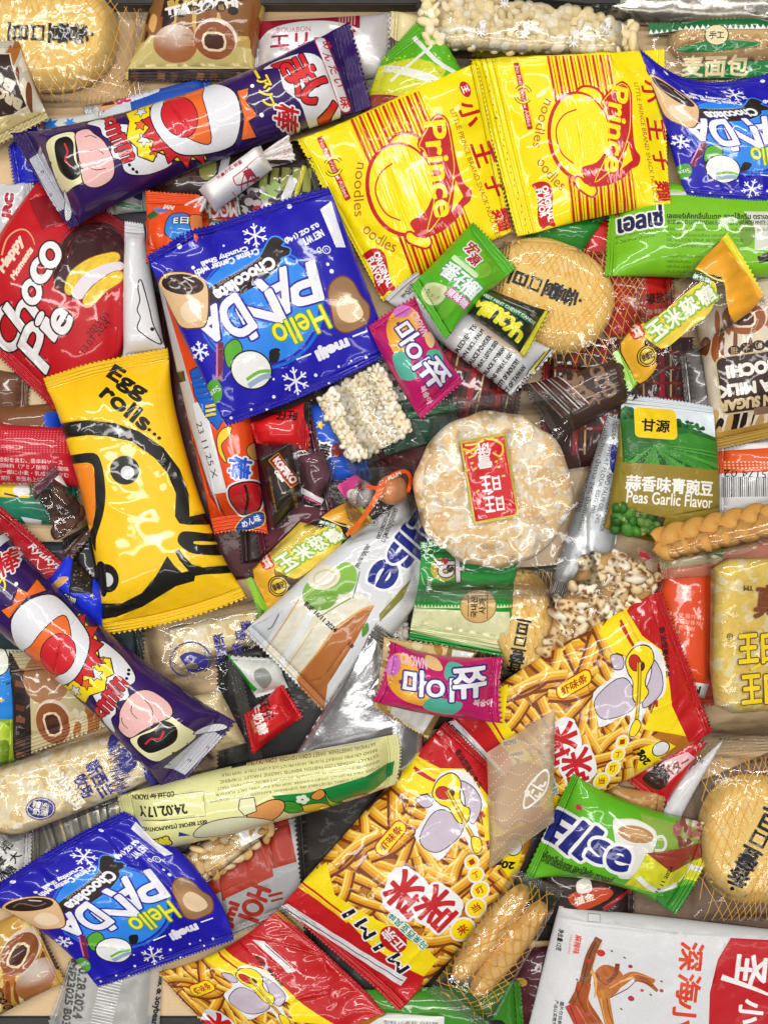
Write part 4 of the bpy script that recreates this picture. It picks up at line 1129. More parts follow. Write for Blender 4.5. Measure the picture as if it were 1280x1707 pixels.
a.pol([-40, 92, 20, 94, 45, 176, -8, 205, -40, 205], '#3b2b24', stroke=[(2, '#e9dfcc')]); a.text('BO', 8, 140, 44, 16, '#efe6d6', rot=208, bold=1.6); a.text('BRO', 16, 166, 44, 14, '#d9c8a8', rot=208, bold=1.6)
a.pol([-40, 200, 76, 180, 78, 200, 10, 235, -40, 245], '#d8c88e')
for i in range(9): a.line([-10 + i * 9, 232 - i * 5, 2 + i * 9, 212 - i * 4], 1.4, '#a8945a')
bag('mochi_packet', 'cream mochi packet with dark brown box at the upper left edge', 'mochi packet', [-60, 60, -40, 250, 78, 194, 30, 66], a, T=26, mat='gloss', seal=16)
a = Art('#ddd0b8')
syrup(a, [1165, 520, 1290, 610], ('#a85a24', '#e9d2a4', '#f3ead8', '#7a421c')); syrup(a, [1190, 690, 1290, 725], ('#1f1410', '#c8a468', '#efe4cc'))
mochi_pair(a, 1290, 520, 1235, 532, 1.0, 180)
bean_row(a, [(1218, 587), (1238, 582), (1259, 578), (1280, 576)], 11, 180, '福大奶')
a.rect(1262, 636, 136, 92, '#3a261d', rot=-8, stroke=[(2.5, '#cdb88e')], r=10)
a.text('MOCHI', 1250, 616, 88, 19, '#f1ebe2', rot=172, bold=1.8); a.text('BOBA MILK', 1264, 645, 140, 18, '#f1ebe2', rot=172, bold=1.6); a.text('BROWN SUGAR', 1272, 668, 154, 16, '#d9c294', rot=172, bold=1.4); a.rect(1272, 684, 34, 12, '#8a6b58', rot=-8)
a.pol([1190, 722, 1300, 700, 1300, 760, 1190, 760], '#b8923e')
bag('mochi_packet', 'brown mochi packet with upside down white lettering at the right edge', 'mochi packet', [1194, 752, 1152, 470, 1345, 420, 1360, 715], a, T=38, seal=20, seals=(1, 1))
a = Art('#cdbd8e')
a.pol([16, 1080, 52, 1150, 50, 1270, 20, 1270], '#2c1b15')
for i in range(8): a.rect(34, 1120 + i * 20, 16, 10, ('#5a3524', '#7a4c30', '#1c110d')[i % 3], rot=10)
a.ell(80, 1130, 40, 44, '#a9774e'); mochi_pair(a, 110, 1110, 88, 1206, 1.0, 80); syrup(a, [120, 1190, 200, 1240], ('#b9702e', '#e9d6a4', '#efe4c8'))
bag('mochi_packet', 'tan mochi packet with a cut mochi pictured below the lower purple stick', 'mochi packet', [16, 1085, 22, 1270, 240, 1190, 200, 1080], a, T=26, seal=30, seals=(1, 1))
a = Art('#c89a44')
syrup(a, [0, 1600, 70, 1690], ('#b9702e', '#e9d6a4', '#f0c77a', '#8a4a1a')); a.pol([40, 1520, 60, 1560, 30, 1575], '#f2d98c')
mochi_pair(a, 60, 1636, 34, 1588, .95, -66)
bean_row(a, [(4, 1655), (8, 1668), (14, 1682)], 8, 0, '福大奶'); a.pol([62, 1560, 110, 1600, 104, 1625, 90, 1620], '#3a2318')
bag('mochi_packet', 'golden mochi packet with folded peak in the lower left corner', 'mochi packet', [46, 1518, -60, 1560, -60, 1730, 108, 1640], a, T=32, seal=12)

# red pie bag
a = Art('#c4101e', (0, 290, .2401))
a.pol([180, 160, 400, 100, 960, 300, 900, 420, 470, 330, 300, 390], '#8e0f1c')
a.blob([400, 700, 430, 520, 520, 380, 640, 320, 760, 340, 850, 440, 860, 600, 780, 800, 640, 900, 500, 870, 410, 800], '#3c1518', k=5)
rs = np.random.RandomState(5)
for i in range(40):
    t = rs.rand() * 3.6 + 2.6; r = 120 + 130 * rs.rand(); a.line([640 + r * math.cos(t), 590 + r * math.sin(t), 640 + r * math.cos(t + .2), 590 + r * math.sin(t + .2)], 10, rs.choice(['#5a2528', '#2c0f12', '#6a3436']), k=3)
sp = lambda p: lin('#f0c838') * (1 + .22 * np.sin(p[:, :1] * 2.1) * np.sin(p[:, 1:] * 1.7))
a.blob([480, 800, 520, 700, 640, 600, 780, 545, 830, 560, 820, 610, 700, 660, 580, 750, 530, 850, 490, 850], sp, k=4, stroke=[(6, '#8a5a1c')])
a.blob([535, 840, 600, 730, 740, 640, 840, 610, 860, 660, 760, 720, 660, 800, 600, 885, 550, 880], '#e9dfe6', k=4)
a.blob([610, 880, 680, 790, 800, 690, 860, 690, 855, 750, 760, 830, 680, 920, 620, 930], sp, k=4, stroke=[(5, '#8a5a1c')])
for t, x, y, w, h, r in (('C', 40, 1080, 230, 250, -52), ('h', 165, 960, 190, 250, -52), ('o', 245, 830, 140, 150, -52), ('c', 300, 690, 130, 150, -52), ('o', 370, 575, 150, 160, -52), ('P', 270, 1190, 220, 260, -58), ('i', 350, 1070, 90, 180, -58), ('e', 450, 1040, 140, 140, -58)):
    a.text(t, x, y, w, h, '#f1eeee', rot=r, bold=9, stroke=[(12, '#35090f')], shear=.25)
a.text('Happy', 85, 560, 260, 90, '#f4d9c0', rot=-57, bold=6, shear=.25); a.text('Moments', 165, 625, 240, 44, '#f4d9c0', rot=-57, bold=4, shear=.25)
a.line([10, 560, 40, 450, 110, 390, 180, 390, 230, 440, 255, 500], 16, '#f0a878', k=4, w2=6)
a.text('2023.03', 700, 1060, 200, 46, '#3a060c', rot=-50); a.text('13.03 2024', 680, 1140, 280, 46, '#3a060c', rot=-50)
bag('pie_bag', 'red pie bag with white script and a bitten chocolate pie pictured', 'pie bag', [-75, 530, -20, 400, 70, 285, 10, 612, 95, 490, 155, 335, 95, 694, 200, 590, 240, 382], a, T=46, seal=22)

# white stick pack and orange puff stick
a = Art('#e4e4e7')
a.blob(zq(0, 290, .2401, 990, 750, 1030, 900, 1060, 1040, 1110, 1160, 1060, 1150, 1000, 1110, 960, 1070, 985, 1000, 965, 950, 985, 880, 975, 800), '#eeeef1', k=4, stroke=[(2, '#17171a')]); a.ell(254, 548, 3.5, 3.5, '#2a1416')
bag('stick_packet', 'plain white stick packet with a scalloped outline beside the red bag', 'stick packet', [208, 366, 200, 610, 275, 600, 238, 370], a, T=22, seal=20, seals=(1, 1), pleat=2)
a = Art('#ea4c12', (230, 400, .3046))
a.pol([10, 0, 70, 0, 100, 160, 170, 420, 250, 700, 330, 1000, 420, 1400, 470, 1530, 380, 1400, 290, 1100, 200, 780, 120, 480, 60, 250], '#9c2420')
a.pol([40, 0, 75, 0, 150, 350, 240, 650, 320, 930, 400, 1300, 440, 1500, 360, 1280, 260, 980, 190, 700, 110, 400, 60, 220], '#c9c8cc')
a.pol([190, 716, 245, 712, 255, 770, 200, 772], '#101012')
a.pol([295, 895, 365, 880, 490, 1380, 405, 1392], '#e6e5e8'); a.text('23 11.25.X', 375, 1150, 320, 34, '#1c1c1f', rot=73)
a.pol([285, 720, 350, 690, 470, 990, 440, 1040, 370, 960, 310, 850], '#145fc8', stroke=[(5, '#101012')])
for i in range(5): a.line([295 + i * 8, 760 + i * 28, 375 + i * 10, 745 + i * 30], 4, '#0e3f8c')
for i in range(3): a.line([372, 915 + i * 25, 432, 905 + i * 25], 14, '#f4d02a'); a.line([372, 925 + i * 25, 432, 915 + i * 25], 4, '#101012')
a.blob([440, 1090, 470, 1040, 520, 1030, 500, 1080, 460, 1130, 490, 1220, 450, 1170], '#f4d02a', k=4, stroke=[(5, '#101012')])
a.blob([600, 1150, 640, 1100, 690, 1130, 680, 1190, 630, 1200], '#d9a04e', k=4, stroke=[(5, '#101012')])
a.text('棒', 563, 1250, 120, 115, '#1a55d0', rot=95, bold=9, stroke=[(9, '#f0eef0')])
a.blob([510, 1360, 590, 1330, 660, 1340, 665, 1430, 640, 1480, 560, 1500, 530, 1470, 505, 1420], '#c81c24', k=4, stroke=[(9, '#17100f'), (9, '#f0eef0')]); a.line([590, 1340, 600, 1420, 570, 1500], 14, '#17100f', k=3)
a.blob([515, 1590, 560, 1525, 640, 1490, 680, 1500, 670, 1560, 580, 1590], '#123f9e', k=3, stroke=[(5, '#f4d02a')]); a.text('めん味', 605, 1540, 110, 40, '#e8eef8', rot=-22, bold=2)
bag('puff_stick', 'orange corn puff stick with white date strip under the big blue packet', 'puff stick', zq(230, 400, .3046, 20, -130, 185, 690, 400, 1620, 190, -150, 400, 640, 560, 1600, 360, -190, 540, 560, 700, 1620), a, T=52, seal=26, **TUBE)
# orange sachet with blue print
a = Art('#ee4f10', (170, 230, .28125))
a.pol([210, 460, 250, 480, 330, 690, 270, 720], '#d9420c'); a.lines(['つの味', '原材料名', '小麦粉'], 262, 500, 190, 18, 24, '#2a1a10', rot=84)
a.blob([380, 560, 400, 480, 440, 450, 520, 460, 540, 540, 530, 600, 450, 620, 400, 590], '#2f7fd6', k=4, stroke=[(6, '#101828')]); a.text('E日', 478, 498, 90, 44, '#f2f2f2', rot=0, bold=4, stroke=[(5, '#15151a')])
a.blob([530, 470, 600, 460, 630, 520, 600, 580, 550, 560], '#d97a3a', k=4, stroke=[(6, '#15151a')]); a.pol([250, 450, 300, 420, 340, 460, 280, 480], '#2a6a3a'); a.pol([290, 400, 360, 410, 400, 440, 330, 440], '#4a90e0'); a.text('IAN', 390, 400, 60, 30, '#f0e9e4', rot=12, bold=3)
bag('sachet', 'orange sachet with zigzag end and blue print above the blue packet', 'sachet', [238, 310, 244, 440, 350, 440, 330, 318], a, T=22, seal=22, ribs=6)
# red sachet with white print, dark red one with a cream bowl
a = Art('#c5162b')
for j in range(10):
    for i in range(24): a.ell(2 + i * 5, 718 + j * 4, 1.2, 1.2, '#e56a78', n=5)
a.lines(['全粉を含む、香辛料ソース', '調味料（アミノ酸等）、酸味', '（一部に小麦・乳成分を含む', '期限：表面右上に記載', 'の当たる所、高温多湿'], 2, 766, 112, 8, 10.5, '#f6e4e2', rot=3, tol=.6)
bag('sachet', 'pinkish red sachet covered in fine white print at the left edge', 'sachet', [-40, 702, 125, 712, 132, 812, -40, 808], a, T=28, seal=14, seals=(1, 0))
a = Art('#c01022', (0, 680, .2227))
a.ell(20, 1030, 85, 80, '#8a5a3c', stroke=[(6, '#3a1a12')]); a.ell(10, 1010, 60, 50, '#f0eae2'); a.ell(40, 1140, 80, 70, '#d8d8d8', stroke=[(8, '#1a1014')]); a.ell(30, 1160, 40, 40, '#c03030')
a.text('Ryukyu', 340, 1120, 290, 60, '#f4ece8', rot=36, bold=2, shear=.3); a.rect(195, 1240, 46, 40, '#f4ece8', rot=30); a.text('牛乳', 240, 1275, 80, 44, '#f4d8d8', rot=36, bold=2)
bag('sachet', 'red sachet with white handwriting just above the lower purple stick', 'sachet', [-20, 822, -80, 930, 62, 995, 120, 950], a, T=26, seal=14, seals=(1, 0))
# blue biscuit bag
a = Art('#1230d8', (0, 680, .2227))
a.blob([400, 1310, 470, 1260, 525, 1270, 480, 1320, 420, 1350], '#e0a868', k=4); a.pol([540, 1120, 680, 1110, 700, 1390, 530, 1380], '#19120f'); rs = np.random.RandomState(3)
for i in range(60): a.ell(550 + rs.rand() * 120, 1150 + rs.rand() * 230, 6, 5, rs.choice(['#4a382c', '#2c1f1a', '#8a7458']), n=6)
a.text('曲奇巧克力', 450, 1400, 260, 62, '#f2efe4', rot=204, bold=4, stroke=[(10, '#141414')]); a.star(700, 1405, 18, '#f2cf4a'); a.line([420, 1560, 560, 1540, 660, 1560, 640, 1620, 560, 1640], 5, '#8ab8f0', k=4); a.ell(560, 1560, 40, 22, '#9ad0f2', rot=10)
bag('biscuit_packet', 'bright blue biscuit packet with a white slogan in front of the tiger packet', 'biscuit packet', [62, 985, 110, 925, 185, 990, 165, 1060], a, T=26, seal=8, seals=(1, 0))
# chocolate in clear wrap
def fill(o, P):
    return lumps(o, P, 'chocolate', [72, 826, 120, 818, 132, 868, 90, 888], (15, 12, 9), 15, ['#4a2c1c', '#5d3a26', '#2f1a11'], kind='bean', mat='food', z0=2) and None
a = Art(None, (0, 680, .2227)); a.pol([420, 1120, 660, 880, 700, 960, 510, 1200], '#4a2a20'); a.pol([415, 530, 440, 500, 550, 590, 545, 630], '#e9e4e4'); a.pol([235, 600, 430, 440, 420, 520, 250, 700], '#5c3340')
clear_bag('chocolate_sweet', 'dark chocolate sweet in crinkled clear wrap with brown crimped end', 'sweet', [88, 770, 152, 890, 108, 946, 46, 810], 26, fill, a, seal=14, wr=2.4)
# oat rolls in printed clear film
def oat_bag(label, quad, poly, art, seals=(1, 1), T=40, group='oat rolls in blue-printed film'):
    def fill(o, P):
        out = np.array(poly, float).reshape(-1, 2); b = Art('#f8e3b4'); rs = np.random.RandomState(int(out[0, 0]) % 99); lo, hi = out.min(0), out.max(0)
        for i in range(int((hi - lo).prod() / 260)):
            x, y = lo + (hi - lo) * rs.rand(2); b.ell(x, y, 5 + 8 * rs.rand(), 4 + 5 * rs.rand(), rs.choice(['#fbeccb', '#f2d59a', '#fdf2da', '#ebc98a']), rot=rs.rand() * 180, n=9)
        return slab(o, P, 'oat_roll', out, b, T - 4, edge=24, mat='food', step=4, rough=2.6, dome=2)
    return clear_bag('oat_roll_packet', label, 'oat roll packet', quad, T, fill, art, seal=18, seals=seals, group=group, wr=1.8, ramp=30)
NAVY = '#2b2480'
a = Art(None, (220, 1000, .390625))
a.ell(255, 255, 88, 80, NAVY, rot=-10); a.ell(255, 255, 82, 74, None, rot=-10)
a.blob([210, 240, 250, 220, 300, 230, 330, 260, 310, 300, 250, 310, 235, 280], NAVY, k=3); a.ell(262, 280, 26, 14, None); a.text('MILK', 318, 252, 60, 14, NAVY, rot=80)
for t, x, y in (('新', 375, 165), ('西', 385, 215), ('兰', 380, 265), ('牧', 455, 205), ('场', 465, 150), ('牌', 490, 110)): a.text(t, x, y, 44, 44, NAVY, rot=-12, bold=3)
oat_bag('short oat roll in blue-printed film below the tiger striped packet', [212, 1040, 470, 985, 480, 1085, 240, 1150], [278, 1050, 430, 1015, 440, 1065, 300, 1120, 282, 1105], a)
def fill(o, P): return slab(o, P, 'oat_roll', [300, 1165, 368, 1150, 410, 1240, 330, 1265], Art('#e8d2a0'), 22, edge=18, step=6, rough=2)
clear_bag('oat_roll_packet', 'oat roll in plain unprinted clear film beside the small red milk candy', 'oat roll packet', [290, 1120, 400, 1095, 440, 1270, 330, 1300], 26, fill, None, seal=22, wr=2.4)
a = Art(None, (0, 1070, .2266))
a.text('新西兰', 745, 1000, 280, 110, NAVY, rot=62, bold=8); a.text('牧场', 630, 1050, 170, 90, NAVY, rot=62, bold=8)
a.text('沙琪玛', 520, 1090, 300, 110, '#f7f1de', rot=52, bold=7)
a.ell(320, 1215, 108, 82, NAVY, rot=0); a.ell(320, 1215, 100, 75, '#e4dcc8'); a.ell(320, 1215, 94, 69, NAVY); a.text('精选', 320, 1190, 120, 46, '#e4dcc8', rot=10, bold=3); a.text('奶源', 320, 1240, 110, 46, '#e4dcc8', rot=10, bold=3)
rs = np.random.RandomState(8)
for i in range(80):
    x, y = 780 + rs.rand() * 90 + i * .6, 690 + i * 5.4; a.line([x, y, x + 30 + rs.rand() * 40, y - 12], 6, NAVY)
a.blob([880, 830, 930, 760, 1000, 820, 1010, 900, 950, 960, 900, 940], NAVY, k=3); a.blob([1070, 900, 1150, 950, 1190, 1030, 1120, 1060, 1080, 1000], NAVY, k=3); a.blob([800, 700, 860, 680, 850, 780, 810, 800], NAVY, k=3)
oat_bag('long oat roll in blue-printed film under the lower purple stick', [-60, 1290, 270, 1195, 300, 1300, -10, 1425], [-60, 1300, 180, 1225, 262, 1222, 275, 1290, 200, 1330, 40, 1392, -60, 1400], a, T=44)
# small white and green candy packet
a = Art('#d9dcd6', (220, 1000, .390625)); a.line([405, 240, 450, 300, 525, 390], 24, '#1fa526', k=4); a.lines(['INGREDIENTS SUGAR', 'GLUCOSE SYRUP', 'MILK POWDER'], 415, 300, 110, 9, 14, '#2a2c28', rot=42); a.blob([520, 310, 570, 290, 600, 340, 560, 380], '#8d918c', k=3)
bag('candy_packet', 'small white candy packet with a green stripe above the red milk candy', 'candy packet', [378, 1090, 428, 1168, 480, 1150, 462, 1098], a, T=22, seal=8)
def pop_fill(poly, size, gap, cols, kind, dark=None, layers=2, mat='puffed', name='puffed_rice_bar', z0=3, jit=.35, res=2, core=None):
    def f(o, P):
        if core: slab(o, P, name, poly, Art(core), size[2] * 2.2, edge=10, step=8, mat='food', rough=1)
        lumps(o, P, name, poly, size, gap, cols, kind, mat, z0, layers, dark=dark, jit=jit, res=res); return None
    return f
clear_bag('puffed_rice_bar_packet', 'small bag of white puffed grain squeezed behind the sandwich cake packet', 'puffed rice bar', [600, 1020, 690, 1000, 700, 1110, 610, 1130], 22, pop_fill([618, 1030, 676, 1014, 680, 1090, 622, 1100], (6.5, 5.5, 5), 11, ['#efe8d8', '#e6dcc4', '#f5f0e4'], 'ball', dark='#b09468'), None, seal=10)
# white nut bar at the back edge
a = Art(None)
for x, y in ((720, 70), (800, 60), (872, 62), (955, 74), (840, 8), (1010, 50)): a.text('米', x, y, 15, 14, '#f4f2ee', bold=2); a.text('Un', x + 4, y - 14, 11, 9, '#f4f2ee', rot=70, bold=1.5)
clear_bag('nut_bar_packet', 'block of pale candied peanuts in clear film at the back edge', 'nut bar', [690, -28, 1078, 2, 1068, 98, 700, 88], 40, pop_fill([706, -20, 780, -12, 1040, 20, 1062, 40, 1058, 80, 708, 76], (12, 8.5, 8.5), 15, ['#f8e8c4', '#f4dfae', '#fbf0d6', '#f2dca8'], 'bean', layers=2, name='nut_bar', z0=4, res=2, core='#e8d2a0'), a, seal=16)
# bread roll with green label
def fill(o, P):
    b = Art('#dcb478')
    for i in range(6): b.ell(1150 + i * 26, 76, 9, 12, '#c89858', rot=10)
    h1 = slab(o, P, 'bread_roll', oval(1215, 70, 100, 38, 0, sq=2.4), b, 22, edge=22, step=6, rough=1)
    return h1
a = Art(None)
a.pol([1080, 36, 1345, 30, 1345, 52, 1080, 58], '#0e6a34')
for i in range(30): a.pol([1080 + i * 9, 57, 1084 + i * 9, 49, 1089 + i * 9, 57], '#e9ece6')
a.pol([1120, 86, 1185, 72, 1260, 78, 1260, 84, 1190, 92, 1140, 92], '#0e7a34'); a.pol([1140, 110, 1220, 104, 1290, 104, 1290, 130, 1140, 130], '#0e7a34'); a.text('麦面包', 1190, 112, 110, 30, '#e9d6a4', bold=2)
a.ell(1188, 66, 20, 17, '#2a2a18'); a.ell(1188, 66, 18.5, 15.5, '#e9d9a4'); a.text('手工', 1188, 66, 24, 12, '#2a2a18', bold=.6)
clear_bag('bread_packet', 'bread roll in clear film with a green crimped top at the right back', 'bread packet', [1330, 34, 1330, 170, 1085, 178, 1078, 38], 26, fill, a, seal=20)
# ------------------------------------------------------------------ upper layer
GN = '#5db51a'
# green cake packets
def cake_slice(a, top, body, cream):
    a.pol(body, lambda p: lin('#d8d82a') * (1 + .25 * np.sin(p[:, :1] * 1.3) * np.sin(p[:, 1:] * 1.9)), stroke=[(1.2, '#8a8a1c')])
    for c in cream: a.line(c, 7, '#eef0ea')
    a.pol(top, '#9c3f2c')
a = Art(GN)
a.pol([590, 110, 690, 100, 745, 120, 720, 170, 620, 200, 590, 190], '#d4d62e'); a.line([640, 112, 690, 130, 760, 150], 14, '#e9ebe0', k=3); a.line([630, 165, 700, 180], 10, '#e9ebe0')
rs = np.random.RandomState(6)
for i in range(160): a.ell(600 + rs.rand() * 150, 90 + rs.rand() * 110, 2, 1.6, rs.choice(['#b8ba1c', '#e6e852']), n=5)
a.pol([585, 150, 700, 172, 690, 240, 590, 240], '#8e3226'); a.line([590, 146, 690, 168, 760, 178], 6, '#c9c224', k=3); a.line([690, 60, 725, 105, 765, 125], 8, '#e9ebe0', k=3); a.line([650, 140, 720, 80], 5, '#e9ebe0')
bag('cake_packet', 'green cake packet with a yellow cake pictured behind the tilted noodle packet', 'cake packet', [706, 20, 830, 190, 570, 240, 640, 90], a, T=36, seal=24, seals=(1, 0))
a = Art('#7cc31e', (1000, 280, .21875))
a.pol([110, 90, 190, 60, 260, 140, 340, 200, 120, 245], '#ecece8'); a.lines(['ปริมาณสุทธิ', 'น้ำหนัก', 'ส่วนประกอบ'], 130, 110, 90, 16, 30, '#4a4a44', rot=-10)
a.pol([280, 150, 660, 165, 660, 195, 430, 195, 330, 205], '#dadad6')
a.text('เอลเซ่', 305, 385, 310, 165, '#1d2352', rot=-7, bold=8, stroke=[(14, '#f2f2ee')], shear=.12)
a.star(145, 322, 34, '#c8344c', n=6, k=.6)
a.pol([1090, 330, 1300, 330, 1300, 640, 1160, 640, 1165, 470], '#d9dacb'); a.ell(1105, 500, 60, 110, '#6f9a32'); a.pol([1180, 690, 1300, 640, 1300, 720, 1200, 740], '#2a2622')
a.text('เลเยอร์เค้กกลิ่นใบเตย สอดไส้ครีม ตราเอลเซ่', 920, 368, 840, 48, '#26341a', rot=0, bold=2); a.text('ELLSE BRAND LAYER PANDAN FLAVOURED CAKE WITH WHITE CREAM', 920, 422, 840, 34, '#26341a', bold=1, shear=.15)
a.lines(['น้ำตาล 27%, น้ำมันปาล์ม 27%, ครีมเทียม 5.8%, ผงโกโก้', 'แป้งสาลี เสริมแคลเซียม และสารป้องกัน', 'OIL, GLUCOSE SYRUP, ARTIFICIAL FLAVOUR', 'CONTAINS WHEAT FLOUR, EGG, SOY LECITHIN'], 490, 478, 800, 30, 44, '#26341a')
a.lines(['ข้อมูลสำหรับผู้แพ้อาหาร', 'ผลิตภัณฑ์เสริม', 'ผลิตโดย บริษัท', 'เก็บในที่แห้งเย็น'], 500, 690, 300, 22, 36, '#26341a'); a.lines(['ส่วนประกอบที่สำคัญ', 'แป้งสาลี น้ำตาล'], 120, 520, 330, 26, 40, '#26341a', rot=-6)
bag('cake_packet', 'bright green cake packet back with dark foreign script and a white corner', 'cake packet', [1026, 284, 1345, 318, 1345, 462, 1002, 462], a, T=34, seal=18, seals=(1, 0))
# upper purple stick
bag('puff_stick', 'upper purple corn puff stick lying across the top left', 'puff stick', Q_S0, STICK, T=60, key="stick", seal=28, soft=90, group='purple corn puff sticks', **TUBE)
# twist candy
def twist_candy():
    q0 = zq(310, 20, .2578125, 60, 1110, 470, 825, 550, 990, 175, 1265)
    a = Art('#f8f6f4', (310, 20, .2578125))
    PK = '#b8324e'
    a.text('计量方式: 称重', 282, 1022, 190, 34, PK, rot=-31, bold=2)
    a.line([310, 1080, 400, 1010, 490, 940], 7, PK, k=3, w2=3); a.line([310, 1080, 330, 1120, 400, 1090, 470, 1050], 7, PK, k=4); a.line([400, 1010, 430, 1070, 460, 1085], 7, PK, k=3); a.line([390, 1030, 360, 1110, 340, 1180], 8, PK, k=3, w2=4); a.line([400, 1080, 390, 1120], 6, PK); a.line([290, 1190, 340, 1180, 300, 1160], 6, PK); a.pol([370, 1040, 420, 1020, 460, 1060, 420, 1060, 400, 1090], PK)
    o, P = bag('twist_candy', 'white paper twist candy with dark pink print under the purple stick', 'candy', q0, a, T=44, mat='paper', seal=0, seals=(0, 0), n=2, k=2, ramp=14, pleat=7, wr=2.2, flat=.6, rigid=True, step=4, creases=18)
    # the two twisted paper tails
    rs = np.random.RandomState(2)
    for pts, w0, w1 in (([110, 1180, 60, 1215, -10, 1290], 44, 150), ([498, 905, 570, 870, 680, 850], 50, 175)):
        p = np.array(pts, float).reshape(-1, 2) * .2578125 + [310, 20]
        d = p[-1] - p[0]; L = np.hypot(*d); d /= L; nn = np.array([-d[1], d[0]])
        nu, nv = 12, 26; V = []
        for i in range(nu + 1):
            t = i / nu; w = (w0 + (w1 - w0) * t ** .8) * .2578 / 2
            for j in range(nv + 1):
                s = j / nv * 2 - 1
                xy = p[0] + d * (t * L + (rs.rand() - .5) * 4 * (t > .95)) + nn * s * w
                z = 16 - 8 * t + (3 + 5 * t) * math.sin(7 * s + 2 * t) * (1 - .3 * abs(s)) + (1 - t) * 5 * (1 - s * s)
                V.append((xy[0], xy[1], z))
        V = np.array(V); xy = P.world_px(V[:, :2]); zz = np.maximum(P.m(xy) - 6, 0) + V[:, 2]
        up = P.local(xy, zz); dn = up - [0, 0, .6 * S]
        F = []
        for i in range(nu):
            for j in range(nv):
                a0 = i * (nv + 1) + j; b0 = a0 + nv + 1; F += [(a0, b0, a0 + 1), (b0, b0 + 1, a0 + 1)]
        F = np.array(F); n0 = len(up); F2 = np.vstack([F, F[:, ::-1] + n0])
        ink = np.tile(lin('#ebe7e4'), (len(F2), 3, 1)); sp = rs.rand(len(F)) > .9; ink[:len(F)][sp] = lin('#d08896')
        mesh('twisted_end', np.vstack([up, dn]), F2, M['paper'], o, ink)
twist_candy()
# noodle snack packets
bag('noodle_snack_packet', 'tilted yellow noodle packet left of its neighbour, touching the green candy', 'noodle snack packet', Q_N1, NOOD, T=36, key='noodle', seal=12, soft=70, group='yellow noodle packets')
NOOD2 = Art(YEL); NOOD2.shapes = list(NOOD.shapes)
for i in range(26):
    t = (i + .5) / 26; NOOD2.rect(470 + 144 * t + (i % 2) * 3, 242 + 262 * t, 3.2, 1.8, '#6a5a10', rot=60)
bag('noodle_snack_packet', 'upright yellow noodle packet with a crumpled left seal, below the nut bar', 'noodle snack packet', Q_N2, NOOD2, T=36, key='noodle2', qref=[448, 247, 795, 108, 858, 378, 593, 513], seal=42, seals=(1, .28), ribs=9, soft=70, group='yellow noodle packets', seed=77)
bag('cocoa_biscuit_packet', 'blue cocoa biscuit packet at the upper right edge, beside yellow packet', 'biscuit packet', Q_B1, BLUE, T=34, key='blue', qref=Q_B0, seal=16, group='blue cocoa biscuit packets', seed=5)
# corn sweets
def corn_art(a):
    G = '#8ac42a'
    a.pol([590, 560, 680, 720, 640, 760, 550, 580], G)
    f = lambda p: lin('#f0cf3e') * (1 + .16 * np.sin(p @ np.array((.75, -.65)) * .9) * np.sin(p @ np.array((.65, .75)) * .9))[:, None]
    a.blob([600, 530, 700, 440, 700, 560, 760, 640, 690, 720, 640, 640], '#f2b62e', k=3)
    a.blob([690, 480, 800, 380, 950, 260, 1020, 250, 1035, 310, 1000, 400, 900, 480, 800, 560, 740, 540], f, k=4)
    a.blob([935, 190, 1060, 60, 1100, 30, 1200, 190, 1280, 300, 1130, 440, 1080, 330, 1060, 230], lambda p: lin('#f0a828') * (1 + .18 * np.sin(p[:, :1] * .55 + 1) * np.sin(p[:, 1:] * .6)), k=2)
    a.line([945, 185, 1020, 235, 1075, 250], 8, '#f4e070', k=3); a.pol([1075, 40, 1110, 5, 1300, 260, 1280, 300], '#e4dc1e'); a.line([1110, 12, 1280, 250], 12, '#7ab81a')
    for t, x, y in (('玉', 755, 475), ('米', 835, 420), ('软', 905, 365), ('糖', 985, 315)): a.text(t, x, y, 76, 82, '#f6f4e2', rot=-37, bold=5, stroke=[(10, '#8ab828')])
    a.rect(660, 468, 60, 100, '#d0281c', rot=-25, r=20); a.text('玉米', 662, 470, 36, 80, '#f2e4d0', rot=-25, bold=2)
    a.ell(714, 598, 46, 50, '#3a2a14'); a.ell(714, 598, 41, 45, '#e8c23a'); a.ell(714, 598, 36, 40, '#3a2a14'); a.ell(714, 598, 31, 35, '#e8c23a'); a.text('徐福记', 714, 598, 52, 34, '#3a2a14', rot=-20, bold=2)
    a.rect(965, 235, 90, 32, '#1a5a3a', rot=20); a.text('新包装', 965, 235, 80, 24, '#dfe8da', rot=20, bold=1)
def corn_fill(quad, poly, col='#f0d24a'):
    def fill(o, P):
        b = Art(col); return slab(o, P, 'corn_jelly', poly, b, 22, edge=18, step=5, rough=1.4, mat='puffed')
    return fill
Q_C1 = zq(820, 380, .359375, 1115, 0, 830, 270, 550, 560, 1210, 160, 900, 420, 600, 660, 1300, 320, 960, 570, 640, 765)
a = Art(None, (820, 380, .359375)); corn_art(a); CORN = a
Q_C2 = [592, 828, 500, 880, 405, 960, 618, 862, 530, 920, 420, 1000, 640, 902, 560, 970, 428, 1040]
clear_bag('corn_sweet', 'corn shaped gummy in clear film beside the coconut cake packet', 'gummy packet', Q_C2, 30, corn_fill(None, [420, 950, 500, 870, 540, 880, 540, 925, 440, 985]), CORN, seal=10, key='corn', qref=Q_C1, wr=1.6)
